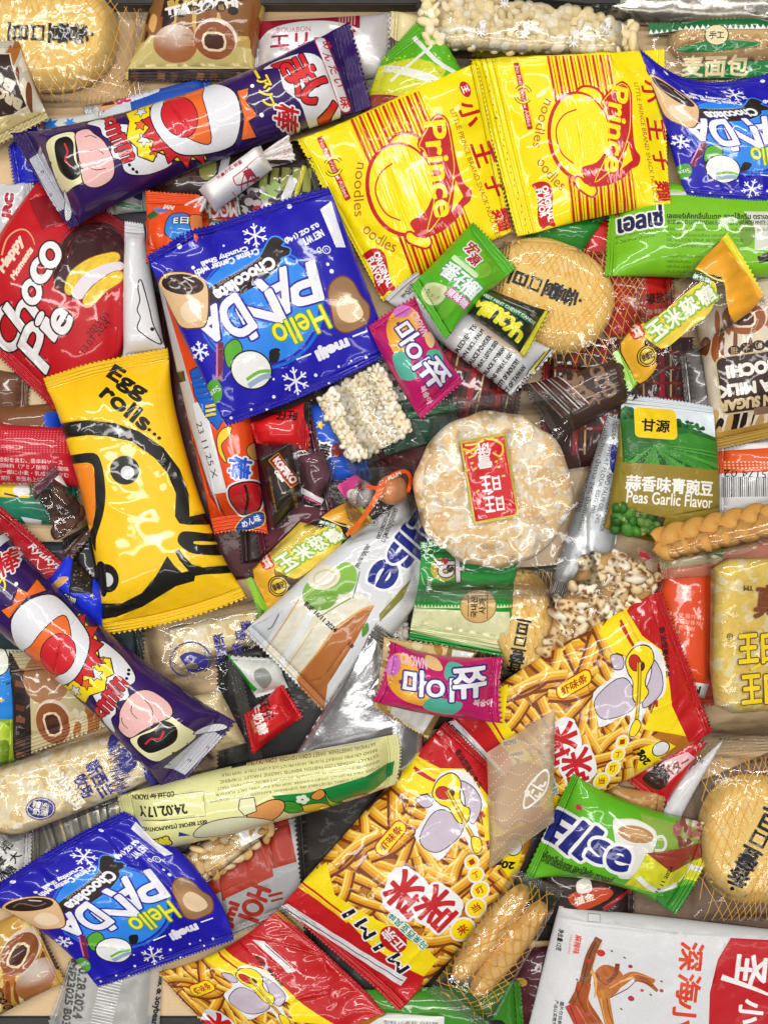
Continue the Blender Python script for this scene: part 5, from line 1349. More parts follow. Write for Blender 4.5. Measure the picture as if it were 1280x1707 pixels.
# yellow egg roll packet
a = Art('#ffcd12', (60, 570, .2929)); K = '#15120e'
a.pol([40, 478, 300, 450, 460, 465, 600, 510, 740, 600, 830, 720, 880, 860, 888, 990, 990, 962, 1180, 955, 1180, 1030, 880, 1038, 830, 1030, 805, 990, 810, 860, 760, 740, 690, 660, 560, 570, 420, 542, 300, 536, 40, 565], K)
a.blob([60, 655, 190, 648, 330, 636, 375, 690, 395, 800, 395, 900, 375, 1000, 330, 1120, 320, 1200, 280, 1100, 300, 1060, 330, 960, 330, 800, 318, 700, 205, 698, 60, 700], K, k=3)
a.pol([60, 699, 318, 699, 333, 780, 330, 950, 305, 1062, 200, 1000], '#f58a1c')
a.ell(515, 732, 88, 82, K); a.ell(530, 745, 40, 38, '#d9d9dc')
a.ell(395, 1347, 75, 82, K, rot=-10); a.ell(395, 1355, 40, 40, '#d6d6d8')
a.blob([320, 1280, 380, 1262, 390, 1430, 350, 1440], K, k=3)
a.pol([760, 1215, 800, 1270, 840, 1310, 880, 1300, 830, 1240, 805, 1190, 830, 1175, 860, 1220, 900, 1260, 960, 1280, 1180, 1265, 1180, 1312, 960, 1322, 915, 1330, 905, 1360, 800, 1390, 700, 1450, 600, 1510, 440, 1572, 250, 1600, 250, 1500, 480, 1490, 600, 1430, 690, 1330], K)
a.blob([820, 1130, 840, 1080, 900, 1075, 1000, 1085, 1190, 1075, 1190, 1140, 960, 1130, 910, 1135, 950, 1150, 1190, 1150, 1190, 1208, 940, 1205, 860, 1175], K, k=4)
a.text('Egg', 516, 232, 262, 108, K, rot=31, bold=5.5); a.text('rolls', 525, 372, 330, 92, K, rot=37, bold=6)
for x, y in ((660, 500), (690, 524), (716, 546)): a.ell(x, y, 11, 10, K)
bag('egg_roll_packet', 'yellow egg roll packet with bold black tiger stripes, left of centre', 'egg roll packet', [66, 626, 130, 846, 168, 1062, 168, 596, 230, 820, 290, 1040, 274, 574, 322, 795, 408, 1000], a, T=46, seal=22, n=2.8, k=2.2, soft=80, pinch=.05)
# coconut sandwich cake
a = Art('#dfe1e3', (380, 830, .28125))
a.pol([400, 590, 780, 560, 880, 640, 560, 1080, 430, 1110, 200, 950, 310, 790], lambda p: lin('#ece6d2') * (1 + .10 * np.sin(p[:, :1] * 2.3) * np.sin(p[:, 1:] * 2.7)))
a.pol([870, 640, 800, 660, 640, 780, 540, 920, 400, 1090, 430, 1170, 560, 1280, 590, 1120, 760, 850], '#b9713a'); a.line([870, 640, 800, 660, 640, 770, 540, 910, 400, 1085], 12, '#e0a94e', k=3)
a.line([420, 590, 330, 740, 215, 910], 8, '#d9a45c', k=3); a.line([500, 660, 410, 830, 300, 1010], 40, '#eef0f2', k=3); a.line([555, 690, 400, 930, 330, 1030], 6, '#d6c08c', k=3)
gr = lambda p: lin('#7fae42') * (1.25 - .5 * np.clip((p[:, 1:] - 960) / 60, 0, 1))
a.ell(690, 470, 74, 98, gr, rot=10); a.ell(548, 560, 108, 100, gr); a.ell(566, 462, 100, 72, '#efe8cf', rot=-12); a.ell(572, 465, 72, 50, '#d8cbaa', rot=-12); a.ell(570, 466, 60, 40, '#ede5d2', rot=-12)
a.line([780, 430, 760, 520, 740, 590], 6, '#4f7a2a', k=3); a.line([730, 590, 640, 640, 560, 690], 7, '#6a9a34', k=4); a.blob([800, 770, 830, 740, 838, 790, 800, 830], '#5f9434', k=3)
a.text('BBF 16/11 2024', 552, 700, 250, 26, '#17171a', rot=43, bold=2); a.text('I 18', 720, 865, 70, 24, '#17171a', rot=43, bold=1)
a.pol([900, 690, 1030, 540, 1090, 480, 1040, 600, 900, 740], '#8a8a3c')
for t, x, y, w, h, r in (('e', 925, 448, 160, 150, 118), ('s', 1030, 330, 130, 150, 118), ('l', 1085, 285, 40, 210, 132), ('l', 1130, 240, 40, 230, 132), ('E', 1190, 150, 130, 190, 125)): a.text(t, x, y, w, h, '#1d2a8a', rot=r, bold=10, stroke=[(16, '#f4f5f7')])
a.text('เลเยอร์เค้กมะพร้าว', 960, 160, 210, 40, '#26282c', rot=112, bold=1); a.text('LAYER COCONUT CAKE', 920, 150, 190, 22, '#26282c', rot=112, bold=1); a.text('สอดไส้ครีม ตราเอลเซ่', 800, 340, 150, 34, '#26282c', rot=118, bold=1); a.blob([840, 100, 900, 90, 880, 180, 850, 170], None); a.ell(862, 140, 22, 22, '#55585c'); a.ell(862, 140, 19, 19, '#dfe1e3'); a.rect(862, 140, 16, 16, '#55585c', rot=30)
a.pol([80, 800, 330, 650, 260, 790, 200, 870, 150, 890], '#cfd3d8'); a.line([300, 680, 260, 760, 230, 780], 6, '#4a4c52', k=3)
bag('cake_packet', 'white cake packet picturing a sandwich cake and green coconuts, mid centre', 'cake packet', [690, 820, 550, 920, 405, 1055, 712, 890, 610, 985, 470, 1125, 735, 950, 660, 1060, 538, 1196], a, T=44, mat='gloss', seal=14, n=2.6, k=2)
# lower purple stick
bag('puff_stick', 'lower purple corn puff stick slanting down along the left side', 'puff stick', Q_S1, STICK, T=60, key="stick", qref=Q_S0, seal=28, soft=90, group='purple corn puff sticks', seed=12, **TUBE)
# silver pouch and small red milk candy
a = Art('#c9c9cb'); a.pol([650, 1100, 690, 1128, 655, 1180, 612, 1155], '#d5d5d7')
bag('silver_pouch', 'plain shiny silver pouch under the lower pink candy', 'pouch', [628, 1036, 470, 1290, 705, 1330, 715, 1105], a, T=26, mat='silver', seal=20, seals=(1, 0))
a = Art('#cf1720'); a.text('旺仔', 444, 1180, 34, 18, '#2a1012', rot=68, bold=1); a.text('牛奶糖', 432, 1196, 54, 18, '#f2e9e6', rot=68, bold=2); a.text('原味', 424, 1210, 22, 8, '#d9b07a', rot=68)
bag('milk_candy', 'small shiny red milk candy beside the lower tip of the purple stick', 'candy', [404, 1196, 470, 1140, 506, 1196, 418, 1262], a, T=30, seal=8, wr=1.8)
# almond bag
a = Art(None); a.pol([285, 1395, 292, 1388, 440, 1380, 470, 1370, 440, 1415, 380, 1450, 325, 1486, 318, 1478], None)
a.pol([392, 1388, 444, 1372, 440, 1392, 404, 1410], '#eceae4'); a.line([315, 1488, 380, 1452, 440, 1412, 466, 1380], 7, '#d5d5d6', k=3)
clear_bag('almond_bag', 'small clear bag of pale almonds half under the yellow stick', 'nut bag', [282, 1440, 420, 1340, 462, 1385, 322, 1492], 28, pop_fill([285, 1445, 395, 1365, 452, 1385, 390, 1440, 322, 1482], (15, 9, 7), 17, ['#d9b478', '#e3c48e', '#cfa566', '#e8cfa0'], 'bean', layers=2, name='almonds', mat='food', res=3, core='#b88a50'), a, seal=6)
# yellow stick seen from behind
a = Art('#eeeca6', (210, 1220, .3828))
a.pol([640, 270, 800, 250, 900, 220, 1170, 130, 1160, 190, 1090, 240, 1010, 300, 760, 350, 690, 330], '#128a3e')
a.blob([770, 320, 850, 305, 890, 330, 850, 355, 780, 350], '#f0c93a', k=4, stroke=[(4, '#14140e')]); a.blob([690, 300, 740, 300, 770, 330, 760, 350, 700, 350], '#3f9a2c', k=4, stroke=[(4, '#14140e')])
for k in range(5): a.ell(772 + 18 * math.cos(k * 1.26), 285 + 14 * math.sin(k * 1.26), 13, 10, '#eef0d8')
a.blob([810, 270, 850, 235, 870, 260, 840, 285], '#e8923a', k=4, stroke=[(4, '#14140e')]); a.blob([870, 240, 890, 290, 960, 320, 1040, 290, 1000, 330, 900, 330], '#9acb3a', k=4, stroke=[(4, '#14140e')]); a.blob([940, 300, 990, 280, 1040, 270, 1060, 280, 1000, 310], '#f2e0a0', k=3, stroke=[(3, '#14140e')]); a.line([990, 262, 1050, 262], 10, '#c83a2a')
a.blob([530, 370, 560, 330, 640, 290, 690, 300, 680, 350, 620, 400, 550, 395], '#e8a05a', k=4, stroke=[(5, '#14140e')]); a.blob([300, 470, 320, 420, 400, 385, 520, 370, 640, 400, 600, 440, 450, 460], '#dcdcb8', k=4, stroke=[(4, '#14140e')]); a.pol([230, 440, 280, 460, 225, 465], '#1d3a8a'); a.pol([500, 290, 560, 280, 570, 340, 520, 360, 495, 330], '#f1eec2', stroke=[(4, '#14140e')])
a.text('24.02.17.Y', 155, 345, 220, 44, '#17170f', rot=173, bold=2, shear=-.2); a.line([60, 290, 335, 258, 350, 365, 60, 400], 2.5, '#17170f'); a.text('BEST BEFORE (YEAR/MONTH/DAY)', 190, 415, 330, 24, '#17170f', rot=171, bold=1); a.text('CO.,Ltd. for YAOKIN', 110, 285, 200, 24, '#17170f', rot=170, bold=1)
rows = ['INGREDIENTS: CORN, VEGETABLE OIL (SOYBEANS, RAPESEED, CORN), GLUCOSE,', 'SUGAR, MILK PRODUCT (WHEY POWDER, SKIM MILK POWDER), SALT, FLAVOUR', 'ENHANCER (MONOSODIUM GLUTAMATE, DISODIUM 5-RIBONUCLEOTIDE), YEAST', 'EXTRACT, HYDROLYZED PROTEIN, BONITO, SARDINE, PARSLEY, TURMERIC,', 'BREAD CRUMBS (WHEAT FLOUR), HIGH-FRUCTOSE CORN SYRUP, SKIM MILK', 'ARTIFICIAL SWEETENER, SWEET CORN POWDER, CORN DEXTRIN']
a.lines(rows, 1110, 92 + 70, 760, 15, 24, '#3a3a20', rot=169.5, tol=.8)
a.pol([440, 140, 510, 130, 515, 155, 450, 170], '#17170f'); a.blob([50, 480, 90, 480, 110, 520, 70, 540], '#a81c24', k=4, stroke=[(5, '#14140e')]); a.text('SNACK', 140, 500, 90, 40, '#f4e02a', rot=160, bold=4, stroke=[(6, '#14140e')])
bag('puff_stick', 'pale yellow corn puff stick lying back side up with a date stamp', 'puff stick', zq(210, 1220, .3828, -60, 300, 560, 140, 1190, 10, -50, 450, 600, 280, 1200, 110, -40, 590, 640, 420, 1180, 230), a, T=50, seal=24, mat='gloss', **{k: v for k, v in TUBE.items() if k != 'mat'})
# lower left blue packet and the smoky clear one under it
a = Art(None)
a.text('10.28.2024', 136, 1650, 92, 15, '#4a4845', rot=97, bold=.8); a.text('MF23025 B03', 118, 1655, 106, 13, '#4a4845', rot=97, bold=.8); a.text('Milk & Soybean', 262, 1668, 90, 13, '#1a1a1c', rot=99, bold=.6)
for i in range(22): a.rect(192 - i * 1.2, 1612 + i * 5.2, 36, 1.6, '#e9e9ea', rot=12)
def fill(o, P): return slab(o, P, 'wafer', [112, 1608, 160, 1590, 250, 1620, 240, 1740, 90, 1740], Art('#9a9690'), 16, edge=14, step=7, rough=.8)
clear_bag('wafer_packet', 'frosted clear packet with a black printed date under the lower blue packet', 'wafer packet', [130, 1560, 270, 1590, 262, 1760, 62, 1750], 22, fill, a, film='frost', seal=14, seals=(1, 0))
bag('cocoa_biscuit_packet', 'crumpled blue cocoa biscuit packet in the lower left corner area', 'biscuit packet', Q_B2, BLUE, T=36, key='blue', qref=Q_B0, seal=16, group='blue cocoa biscuit packets', seed=31, wr=1.5)
# big central blue packet, with the puffed cube and small sweets around it
a = Art('#d4151a'); a.text('旺仔', 478, 692, 34, 18, '#17100e', rot=184, bold=1.5); a.blob([506, 672, 520, 668, 520, 712, 508, 700], '#231714', k=3)
bag('milk_candy', 'red milk candy with dark lettering tucked under the central blue packet', 'candy', [412, 706, 520, 664, 516, 752, 424, 738], a, T=24, seal=8)
a = Art(None, (400, 600, .25)); a.pol([410, 850, 560, 930, 545, 960, 405, 890], '#e6dfe4'); a.line([420, 915, 470, 930, 530, 958], 14, '#c8407c')
def fill(o, P): return slab(o, P, 'sweet', [500, 760, 540, 752, 556, 800, 520, 838], Art('#6a3a48'), 16, edge=14, step=6)
clear_bag('plum_sweet', 'plum coloured sweet in crinkled clear film right of the coffee candy', 'sweet', [482, 730, 565, 770, 545, 850, 500, 840], 22, fill, a, seal=10, wr=2.4)
a = Art('#2a2019', (400, 600, .25))
a.rect(298, 735, 236, 76, '#a01c22', rot=50, stroke=[(5, '#d8b048')]); a.text('KOPIKO', 304, 735, 200, 46, '#f4ece2', rot=50, bold=4); a.text('Coffee', 268, 775, 84, 24, '#f4ece2', rot=50, bold=2)
for i in range(5): a.text('real coffee extract candy', 215 + i * 8 if i < 2 else 350 + i * 8, 900 if i < 2 else 960, 240, 14, '#b08a48', rot=80)
bag('coffee_candy', 'dark brown coffee candy with a red and gold label', 'candy', zq(400, 600, .25, 330, 530, 420, 940, 230, 1150, 120, 640), a, T=32, seal=8, wr=1.4)
clear_bag('puffed_rice_bar_packet', 'square block of puffed grain in clear film beside the pink candy', 'puffed rice bar', [518, 650, 640, 588, 712, 738, 584, 792], 30, pop_fill([526, 664, 634, 606, 686, 720, 586, 772], (6.2, 5.6, 5.4), 9.2, ['#fbf0d4', '#f4e4c0', '#fdf6e6', '#f6e8ca'], 'ball', dark='#a8834e', layers=2, res=2, jit=.2, core='#e0c898'), None, seal=14, wr=1.6)
bag('cocoa_biscuit_packet', 'flat blue cocoa biscuit packet left of centre, largest in view', 'biscuit packet', Q_B0, BLUE, T=38, key='blue', seal=18, soft=80, group='blue cocoa biscuit packets', seed=3)
# brown choco snack bag
a = Art('#3f2a22', (820, 380, .359375))
for t, x, y, s in (('C', 362, 680, 62), ('H', 372, 735, 50), ('O', 480, 665, 62), ('C', 500, 700, 62), ('O', 535, 755, 66), ('S', 395, 710, 50), ('N', 400, 760, 50), ('A', 440, 770, 50), ('K', 470, 800, 50)): a.text(t, x, y, s, s * .9, '#8a6a52', rot=95, bold=4)
for i in range(9): a.line([160 + i * 18, 690 - i * 2, 330 + i * 14, 880 - i * 8], 5, ('#a8988c', '#6a2a2a', '#d9d0c8')[i % 3])
bag('choco_snack_bag', 'dark brown chocolate snack bag between the oval cake and the cracker', 'snack bag', [870, 640, 1062, 590, 1064, 662, 930, 735], a, T=24, seal=16)
# rice roll with black print
a = Art('#d9dadb', (600, 360, .265625))
a.blob([690, 600, 800, 680, 900, 760, 1000, 860, 1010, 900, 880, 830, 760, 730], '#cbb8a4', k=4)
for i, r_ in enumerate(['INGREDIENTS:', 'BROWN RICE, PALM', 'SOY SAUCE POWDER', 'BUCKWHEAT, LOTUS SEED', 'BEANS, BLACK SOYBEAN', 'CONTAINS WHEAT, EGG', 'COURT CITY OF INDUSTRY', 'PRODUCT OF TAIWAN', 'NET WT 12G']):
    x, y = 640 + i * 43, 800 + i * 38
    a.text(r_, x, y, 290, 30, '#1c1c1f', rot=-54, bold=1.5, tol=.8)
for i in range(4): a.text(('PALM OLEIN', 'RICE FLOUR', 'PRODUCT', 'SALT')[i], 300 + i * 34, 450 - i * 14, 110, 24, '#1c1c1f', rot=-54, bold=1)
a.line([1200, 830, 1100, 960], 10, '#1a1a1c'); a.line([1180, 840, 1070, 980], 12, '#e0cf2a'); a.line([1160, 850, 1050, 980], 6, '#1a1a1c')
bag('rice_roll_packet', 'white rice roll packet covered in black capital print, under the mint candy', 'rice roll packet', zq(600, 360, .265625, 150, 490, 560, 830, 960, 1130, 250, 400, 680, 700, 1080, 1010, 350, 330, 800, 590, 1230, 850), a, T=34, mat='gloss', seal=10, n=2.2, k=2)
# black mint candy, pink peach candies, green guava candy
a = Art('#1a2a22', (600, 360, .265625))
a.line([740, 470, 900, 560, 1110, 680], 34, '#0f7a4c'); a.text('SWEET MINT CHEWY CANDY', 925, 575, 400, 22, '#dfe6d0', rot=29, bold=1)
for t, x, y, w in (('M', 740, 560, 90), ('i', 800, 590, 34), ('n', 850, 620, 70), ('t', 900, 650, 50), ('y', 950, 700, 80), ('h', 985, 740, 70)): a.text(t, x, y, w, 92, '#e8e02a', rot=38, bold=7)
a.line([1190, 590, 1110, 720, 1020, 870], 44, '#d9d32a'); a.line([1165, 580, 1080, 720, 1000, 850], 8, '#10140f'); a.line([900, 520, 1100, 600], 7, '#a9b0ac'); a.text('NET', 1090, 610, 50, 30, '#a9b0ac', rot=-50)
bag('mint_candy', 'black and green mint candy with yellow lettering beside the oval cake', 'candy', zq(600, 360, .265625, 720, 400, 1205, 590, 1045, 885, 660, 590), a, T=30, seal=10, seals=(0, 1), wr=1.4)
def peach(a):
    W = '#f2f0f6'; V = '#3a2a80'
    a.blob([205, 590, 260, 545, 330, 560, 380, 640, 350, 740, 300, 800, 290, 880, 220, 880, 170, 760, 170, 660], '#f4b23a', k=4); a.ell(270, 585, 60, 44, '#e07ad0', rot=-10)
    a.blob([200, 880, 280, 860, 340, 980, 350, 1030, 290, 1040, 240, 1010], '#58b8a0', k=4); a.blob([430, 850, 500, 840, 525, 910, 470, 930, 420, 900], '#58b8a0', k=4); a.blob([410, 740, 450, 720, 475, 780, 450, 830, 420, 800], '#f4c88a', k=4)
    a.ell(241, 672, 13, 13, '#8a3a6a')
    a.text('CROWN', 378, 670, 170, 50, '#f3c4d8', rot=62, bold=2)
    a.text('마', 290, 745, 140, 140, W, rot=56, bold=9, stroke=[(10, V)]); a.text('이', 345, 880, 150, 130, W, rot=56, bold=10, stroke=[(10, V)]); a.text('쮸', 465, 990, 170, 160, W, rot=52, bold=7, stroke=[(10, V)])
    a.text('복숭아', 415, 1125, 110, 40, '#f6dce8', rot=60, bold=2)
a = Art('#c9156a', (600, 360, .265625)); peach(a); PEACH = a
Q_P1 = zq(600, 360, .265625, 340, 480, 500, 790, 655, 1040, 190, 570, 330, 880, 520, 1160, 50, 670, 180, 960, 390, 1285)
bag('peach_candy', 'pink peach candy slanting beside the green guava candy', 'candy', Q_P1, PEACH, T=34, key='peach', seal=14, group='pink peach candies')
a = Art('#57b81e', (600, 360, .265625))
a.text('宏', 705, 205, 80, 90, '#b01830', rot=40, bold=6, stroke=[(9, '#f2eef0')]); a.text('源', 715, 275, 70, 80, '#b01830', rot=45, bold=6, stroke=[(9, '#f2eef0')])
a.ell(770, 350, 45, 70, '#7cc43a', rot=50, stroke=[(3, '#3a8a1c')]); a.rect(655, 325, 210, 34, '#cfe8b4', rot=42, r=10)
for t, x, y in (('番', 565, 355), ('石', 640, 430), ('榴', 690, 470)): a.text(t, x, y, 112, 110, '#eef2ee', rot=40, bold=6, stroke=[(6, '#3a9a6a')])
a.blob([385, 470, 420, 420, 480, 425, 540, 460, 530, 520, 490, 555, 430, 550, 395, 510], '#e3eab4', k=4); a.blob([410, 480, 450, 440, 500, 460, 500, 520, 450, 530], '#d0d894', k=4); rs = np.random.RandomState(1)
for i in range(14): a.ell(420 + rs.rand() * 80, 455 + rs.rand() * 65, 5, 4, '#8a9a50', n=6)
for i, t in enumerate('果味糖'): a.text(t, 565 + i * 42, 500 + i * 32, 50, 50, '#f4e0f0', rot=40, bold=3, stroke=[(7, '#c04a90')])
a.ell(540, 590, 40, 60, '#6cc42e', rot=40)
bag('guava_candy', 'bright green guava candy with white characters, below the tilted noodle packet', 'candy', zq(600, 360, .265625, 720, 15, 550, 180, 315, 440, 860, 150, 640, 380, 420, 610, 995, 300, 730, 560, 535, 780), a, T=36, mat='gloss', seal=18, wr=1.2)
clear_bag('corn_sweet', 'corn shaped gummy in yellow and green film at the right, above pea bag', 'gummy packet', Q_C1, 30, corn_fill(None, zq(820, 380, .359375, 690, 500, 960, 260, 1030, 330, 760, 560)), CORN, seal=12, key='corn', wr=1.6)
# round sweets
def ball_fill(x, y, r, col, name='sweet'):
    def fill(o, P): return slab(o, P, name, oval(x, y, r, r * .95, 0), Art(col), 26, edge=r * .95, step=4, mat='gloss')
    return fill
a = Art(None); a.pol([560, 810, 592, 790, 605, 800, 575, 830], '#d8468e'); a.ell(592, 837, 4, 4, '#b02a50'); a.ell(592, 837, 3, 3, '#efdfe2'); a.star(600, 812, 7, '#b82a3c', n=6)
clear_bag('round_sweet', 'white round sweet in clear film with pink stripes', 'sweet', [555, 800, 640, 775, 650, 850, 580, 870], 32, ball_fill(600, 822, 24, '#ece2e2'), a, seal=8, wr=2)
a = Art(None, (400, 600, .25)); a.line([840, 840, 930, 850, 1010, 770, 1100, 740, 1140, 790, 1120, 880], 26, '#ef5a1c', k=4); a.line([940, 850, 890, 950, 800, 1080, 710, 1170], 44, '#ef6a22', k=4, w2=24); a.text('PLUM', 1030, 770, 90, 22, '#f6d8c4', rot=-25, bold=2)
clear_bag('round_sweet', 'orange round sweet in clear film with an orange ribbon print', 'sweet', [596, 782, 694, 762, 700, 868, 572, 905], 34, ball_fill(654, 816, 27, '#ee9a5c'), a, seal=6, wr=2)
# pea bag
a = Art('#8f7a22', (990, 640, .2265625))
a.pol([190, 60, 900, 120, 920, 400, 190, 250], lambda p: lin('#e3ecf2') * 1.0)
a.pol([190, 190, 230, 160, 290, 170, 330, 220, 480, 250, 560, 280, 650, 280, 740, 330, 920, 390, 1000, 640, 190, 590], '#2c6a2c')
rs = np.random.RandomState(7)
for i in range(70):
    x = 190 + rs.rand() * 640; y = 215 + .19 * (x - 190) + rs.randn() * 18; a.ell(x, y, 14 + 12 * rs.rand(), 10 + 8 * rs.rand(), rs.choice(['#1f5a2a', '#357a34', '#17461f']), n=8)
a.pol([500, 390, 700, 360, 940, 420, 990, 640, 700, 620], '#3a8a2a')
for i in range(16): a.line([440 + i * 8, 440 + i * 4, 700 + i * 16, 440 + i * 14, 980, 470 + i * 14], 5, rs.choice(['#5aa83a', '#1d5a20', '#2f7a28']), k=4)
for i in range(9): a.line([440, 455, 180 + i * 85, 640], 24 + i % 3 * 8, ('#4a9a34', '#1f5420', '#3c8a2e')[i % 3], w2=70)
for i in range(220):
    x = 190 + rs.rand() * 640; y = 470 + rs.rand() * 150; a.ell(x, y, 6, 4, rs.choice(['#63b040', '#2a6a24', '#4c9a34']), n=5)
a.pol([180, 575, 960, 635, 970, 900, 500, 980, 200, 930, 150, 900], '#94802a')
a.rect(450, 290, 320, 230, '#f7d21c', rot=4, r=34); a.text('甘源', 448, 308, 210, 92, '#1d1a10', rot=4, bold=5, shear=.1)
a.text('蒜香味青豌豆', 555, 748, 680, 110, '#f4f2ea', rot=4, bold=4); a.text('Peas Garlic Flavor', 555, 850, 670, 88, '#f4f2ea', rot=4, bold=1.5)
a.pol([130, 900, 520, 985, 480, 1130, 120, 1090], None)
def fill(o, P): lumps(o, P, 'peas', zq(990, 640, .2265625, 150, 890, 480, 960, 440, 1110, 130, 1070), (9, 8, 8), 14, ['#2f6a1a', '#255a16', '#47842a', '#5e8030'], 'ball', 'puffed', 3, 2, dark='#c8b86a', res=3)
o, P = bag('pea_bag', 'garlic pea bag with green hills and a yellow badge pictured, right side', 'pea bag', [1038, 656, 1022, 780, 1008, 880, 1118, 662, 1112, 790, 1100, 905, 1192, 674, 1208, 790, 1205, 920], a, T=34, mat='matte', seal=18, seals=(1, 0), clear=M['film'], soft=60)
fill(o, P)
# popcorn block, apple bag, orange things in the lower right
clear_bag('popcorn_bar_packet', 'block of caramel popcorn in clear film above the right fries bag', 'popcorn bar', [968, 905, 1128, 968, 1010, 1130, 862, 1100], 38, pop_fill([975, 930, 1030, 918, 1098, 960, 1090, 1000, 1000, 1085, 930, 1110, 900, 1085, 935, 1000], (13, 12.5, 11), 20, ['#f2e0ba', '#ead2a2', '#f7ecd2', '#e4c690'], 'pop', dark='#8a5424', layers=2, name='popcorn_bar', jit=.6, res=3, core='#c89a5c'), None, seal=14, wr=2)
a = Art('#e6dfc4', (820, 900, .359375))
def fill(o, P):
    b = Art('#fbd668'); rs = np.random.RandomState(3)
    for i in range(150): b.ell(1178 + rs.rand() * 130, 935 + rs.rand() * 265, 5 + 9 * rs.rand(), 4 + 6 * rs.rand(), rs.choice(['#fce294', '#f4cf68', '#fdeab0']), rot=rs.rand() * 180, n=9)
    return slab(o, P, 'pastry', [1186, 950, 1215, 930, 1330, 932, 1330, 1190, 1230, 1195, 1198, 1180, 1188, 1120], b, 40, edge=22, step=6, rough=1.0)
a = Art(None, (820, 900, .359375))
for x, y in ((1225, 500), (1245, 690)):
    for t, dx, w in (('王', -48, 92), ('日', 62, 84)): a.text(t, x + dx, y, w, 130, '#f5d61e', rot=-4, bold=5, stroke=[(5, '#6a3a18')])
a.line([1190, 600, 1240, 575], 14, '#f0d020', k=3); a.text('真', 1262, 285, 110, 150, '#7a4020', rot=4, bold=5); a.text('TM', 1170, 220, 44, 22, '#5a3018', rot=180, bold=1); a.ell(1085, 443, 15, 14, '#5a3018'); a.ell(1085, 443, 11, 10, None); a.text('R', 1085, 443, 10, 11, '#5a3018')
a.text('真实原味酥饼', 1140, 945, 130, 14, '#3a3020', rot=4)
clear_bag('pastry_packet', 'large yellow pastry in clear film with yellow characters at the right edge', 'pastry packet', [1330, 870, 1330, 1265, 1178, 1262, 1180, 905], 44, fill, a, seal=26, seals=(0, 1), wr=1.2, flat=.2)
a = Art('#159a36', (600, 910, .234375))
a.pol([340, 470, 370, 440, 1070, 470, 1085, 770, 330, 600], '#eceebc'); a.pol([300, 600, 1080, 765, 1070, 830, 300, 670], '#0f9a38')
for i in range(5): a.line([340, 545 + i * 18, 1085, 690 + i * 20], 6, '#d2d49a')
for i in range(30): a.pol([370 + i * 24, 438, 382 + i * 24, 410, 396 + i * 24, 438], '#eceebc')
rs = np.random.RandomState(4)
for i in range(60): a.ell(380 + rs.rand() * 660, 460 + rs.rand() * 130, 18, 10, rs.choice(['#f2f2cc', '#e0e2a8', '#eef0c0']), rot=rs.rand() * 90, n=7)
a.ell(838, 425, 134, 124, '#a87a3a'); a.ell(838, 425, 126, 116, '#dcb878'); a.line([765, 340, 765, 500], 5, '#3a2410'); a.line([905, 330, 905, 515], 5, '#3a2410')
a.text('국내산', 808, 430, 150, 50, '#2a1a0c', rot=-90, bold=4); a.text('사과', 868, 425, 110, 52, '#2a1a0c', rot=-90, bold=4)
a.ell(590, 165, 95, 82, '#c8b83a'); a.text('하', 640, 170, 190, 160, '#e9e6e2', rot=0, bold=12, stroke=[(10, '#5a4a4a')]); a.ell(600, 110, 24, 22, '#c8303a'); a.ell(635, 160, 26, 28, '#4a2a2a'); a.text('HAITAI', 480, 270, 100, 26, '#e9efe6', rot=-75, bold=2)
bag('apple_chip_bag', 'green and pale cream apple chip bag with round gold seal below the cracker', 'chip bag', [700, 900, 682, 1068, 852, 1100, 868, 900], a, T=34, mat='gloss', seal=24, pleat=7, ribs=6)
# granola pouch (blank label)
a = Art('#d9bc84'); rs = np.random.RandomState(6)
for i in range(70): a.ell(630 + rs.rand() * 130, 1070 + rs.rand() * 160, 6 + 7 * rs.rand(), 5 + 5 * rs.rand(), rs.choice(['#e3c88e', '#c9a25c', '#efdcae', '#b88a44']), rot=rs.rand() * 90, n=7)
a.pol([752, 1070, 800, 1080, 760, 1230, 700, 1228], '#8a7440'); a.pol([755, 1085, 792, 1092, 775, 1120, 752, 1112], '#e4e4e2'); a.pol([655, 1170, 730, 1185, 705, 1225, 650, 1190], '#e4e4e2')
bag('granola_pouch', 'granola pouch with blank white label under the lower pink candy', 'pouch', [640, 1060, 622, 1180, 712, 1236, 800, 1086], a, T=24, seal=6)
# red butter packet and white paper sheet packet near the right cake
a = Art('#c4161c', (820, 900, .359375))
a.pol([700, 1060, 900, 980, 940, 1010, 800, 1130], '#e9b8c0'); a.text('バター', 850, 1050, 130, 56, '#7a5a34', rot=-32, bold=3); a.blob([700, 1100, 750, 1060, 820, 1090, 780, 1160, 720, 1140], '#3a1c18', k=3); a.text('板', 775, 1060, 60, 60, '#17100f', rot=-30, bold=5); a.text('チョコ', 960, 950, 70, 26, '#f0dcd8', rot=-35)
def m(a): a.lines(['名称 菓子', '内容量', '賞味期限'], 1150, 1262, 40, 6, 9, '#8a8a8c', rot=-60)
plain('paper_packet', 'blank white paper packet beside the cake in the lower right', 'packet', [1098, 1375, 1130, 1300, 1205, 1230, 1130, 1378], '#d9d8da', m, T=10, seal=6)
bag('chocolate_packet', 'red packet with pink corner and brown chocolate pictured below the right fries bag', 'chocolate packet', [1040, 1300, 1140, 1200, 1180, 1240, 1105, 1352], a, T=20, seal=12, seals=(1, 0))
plain('biscuit_packet', 'biscuit showing through a packet beneath the green cake packet', 'biscuit packet', [1000, 1305, 1110, 1325, 1100, 1420, 1000, 1390], '#b98a50', lambda a: [a.ell(1015 + i * 7 % 90, 1325 + (i * 13) % 50, 4, 3, ('#cda468', '#a8763c')[i % 2]) for i in range(40)], T=16)
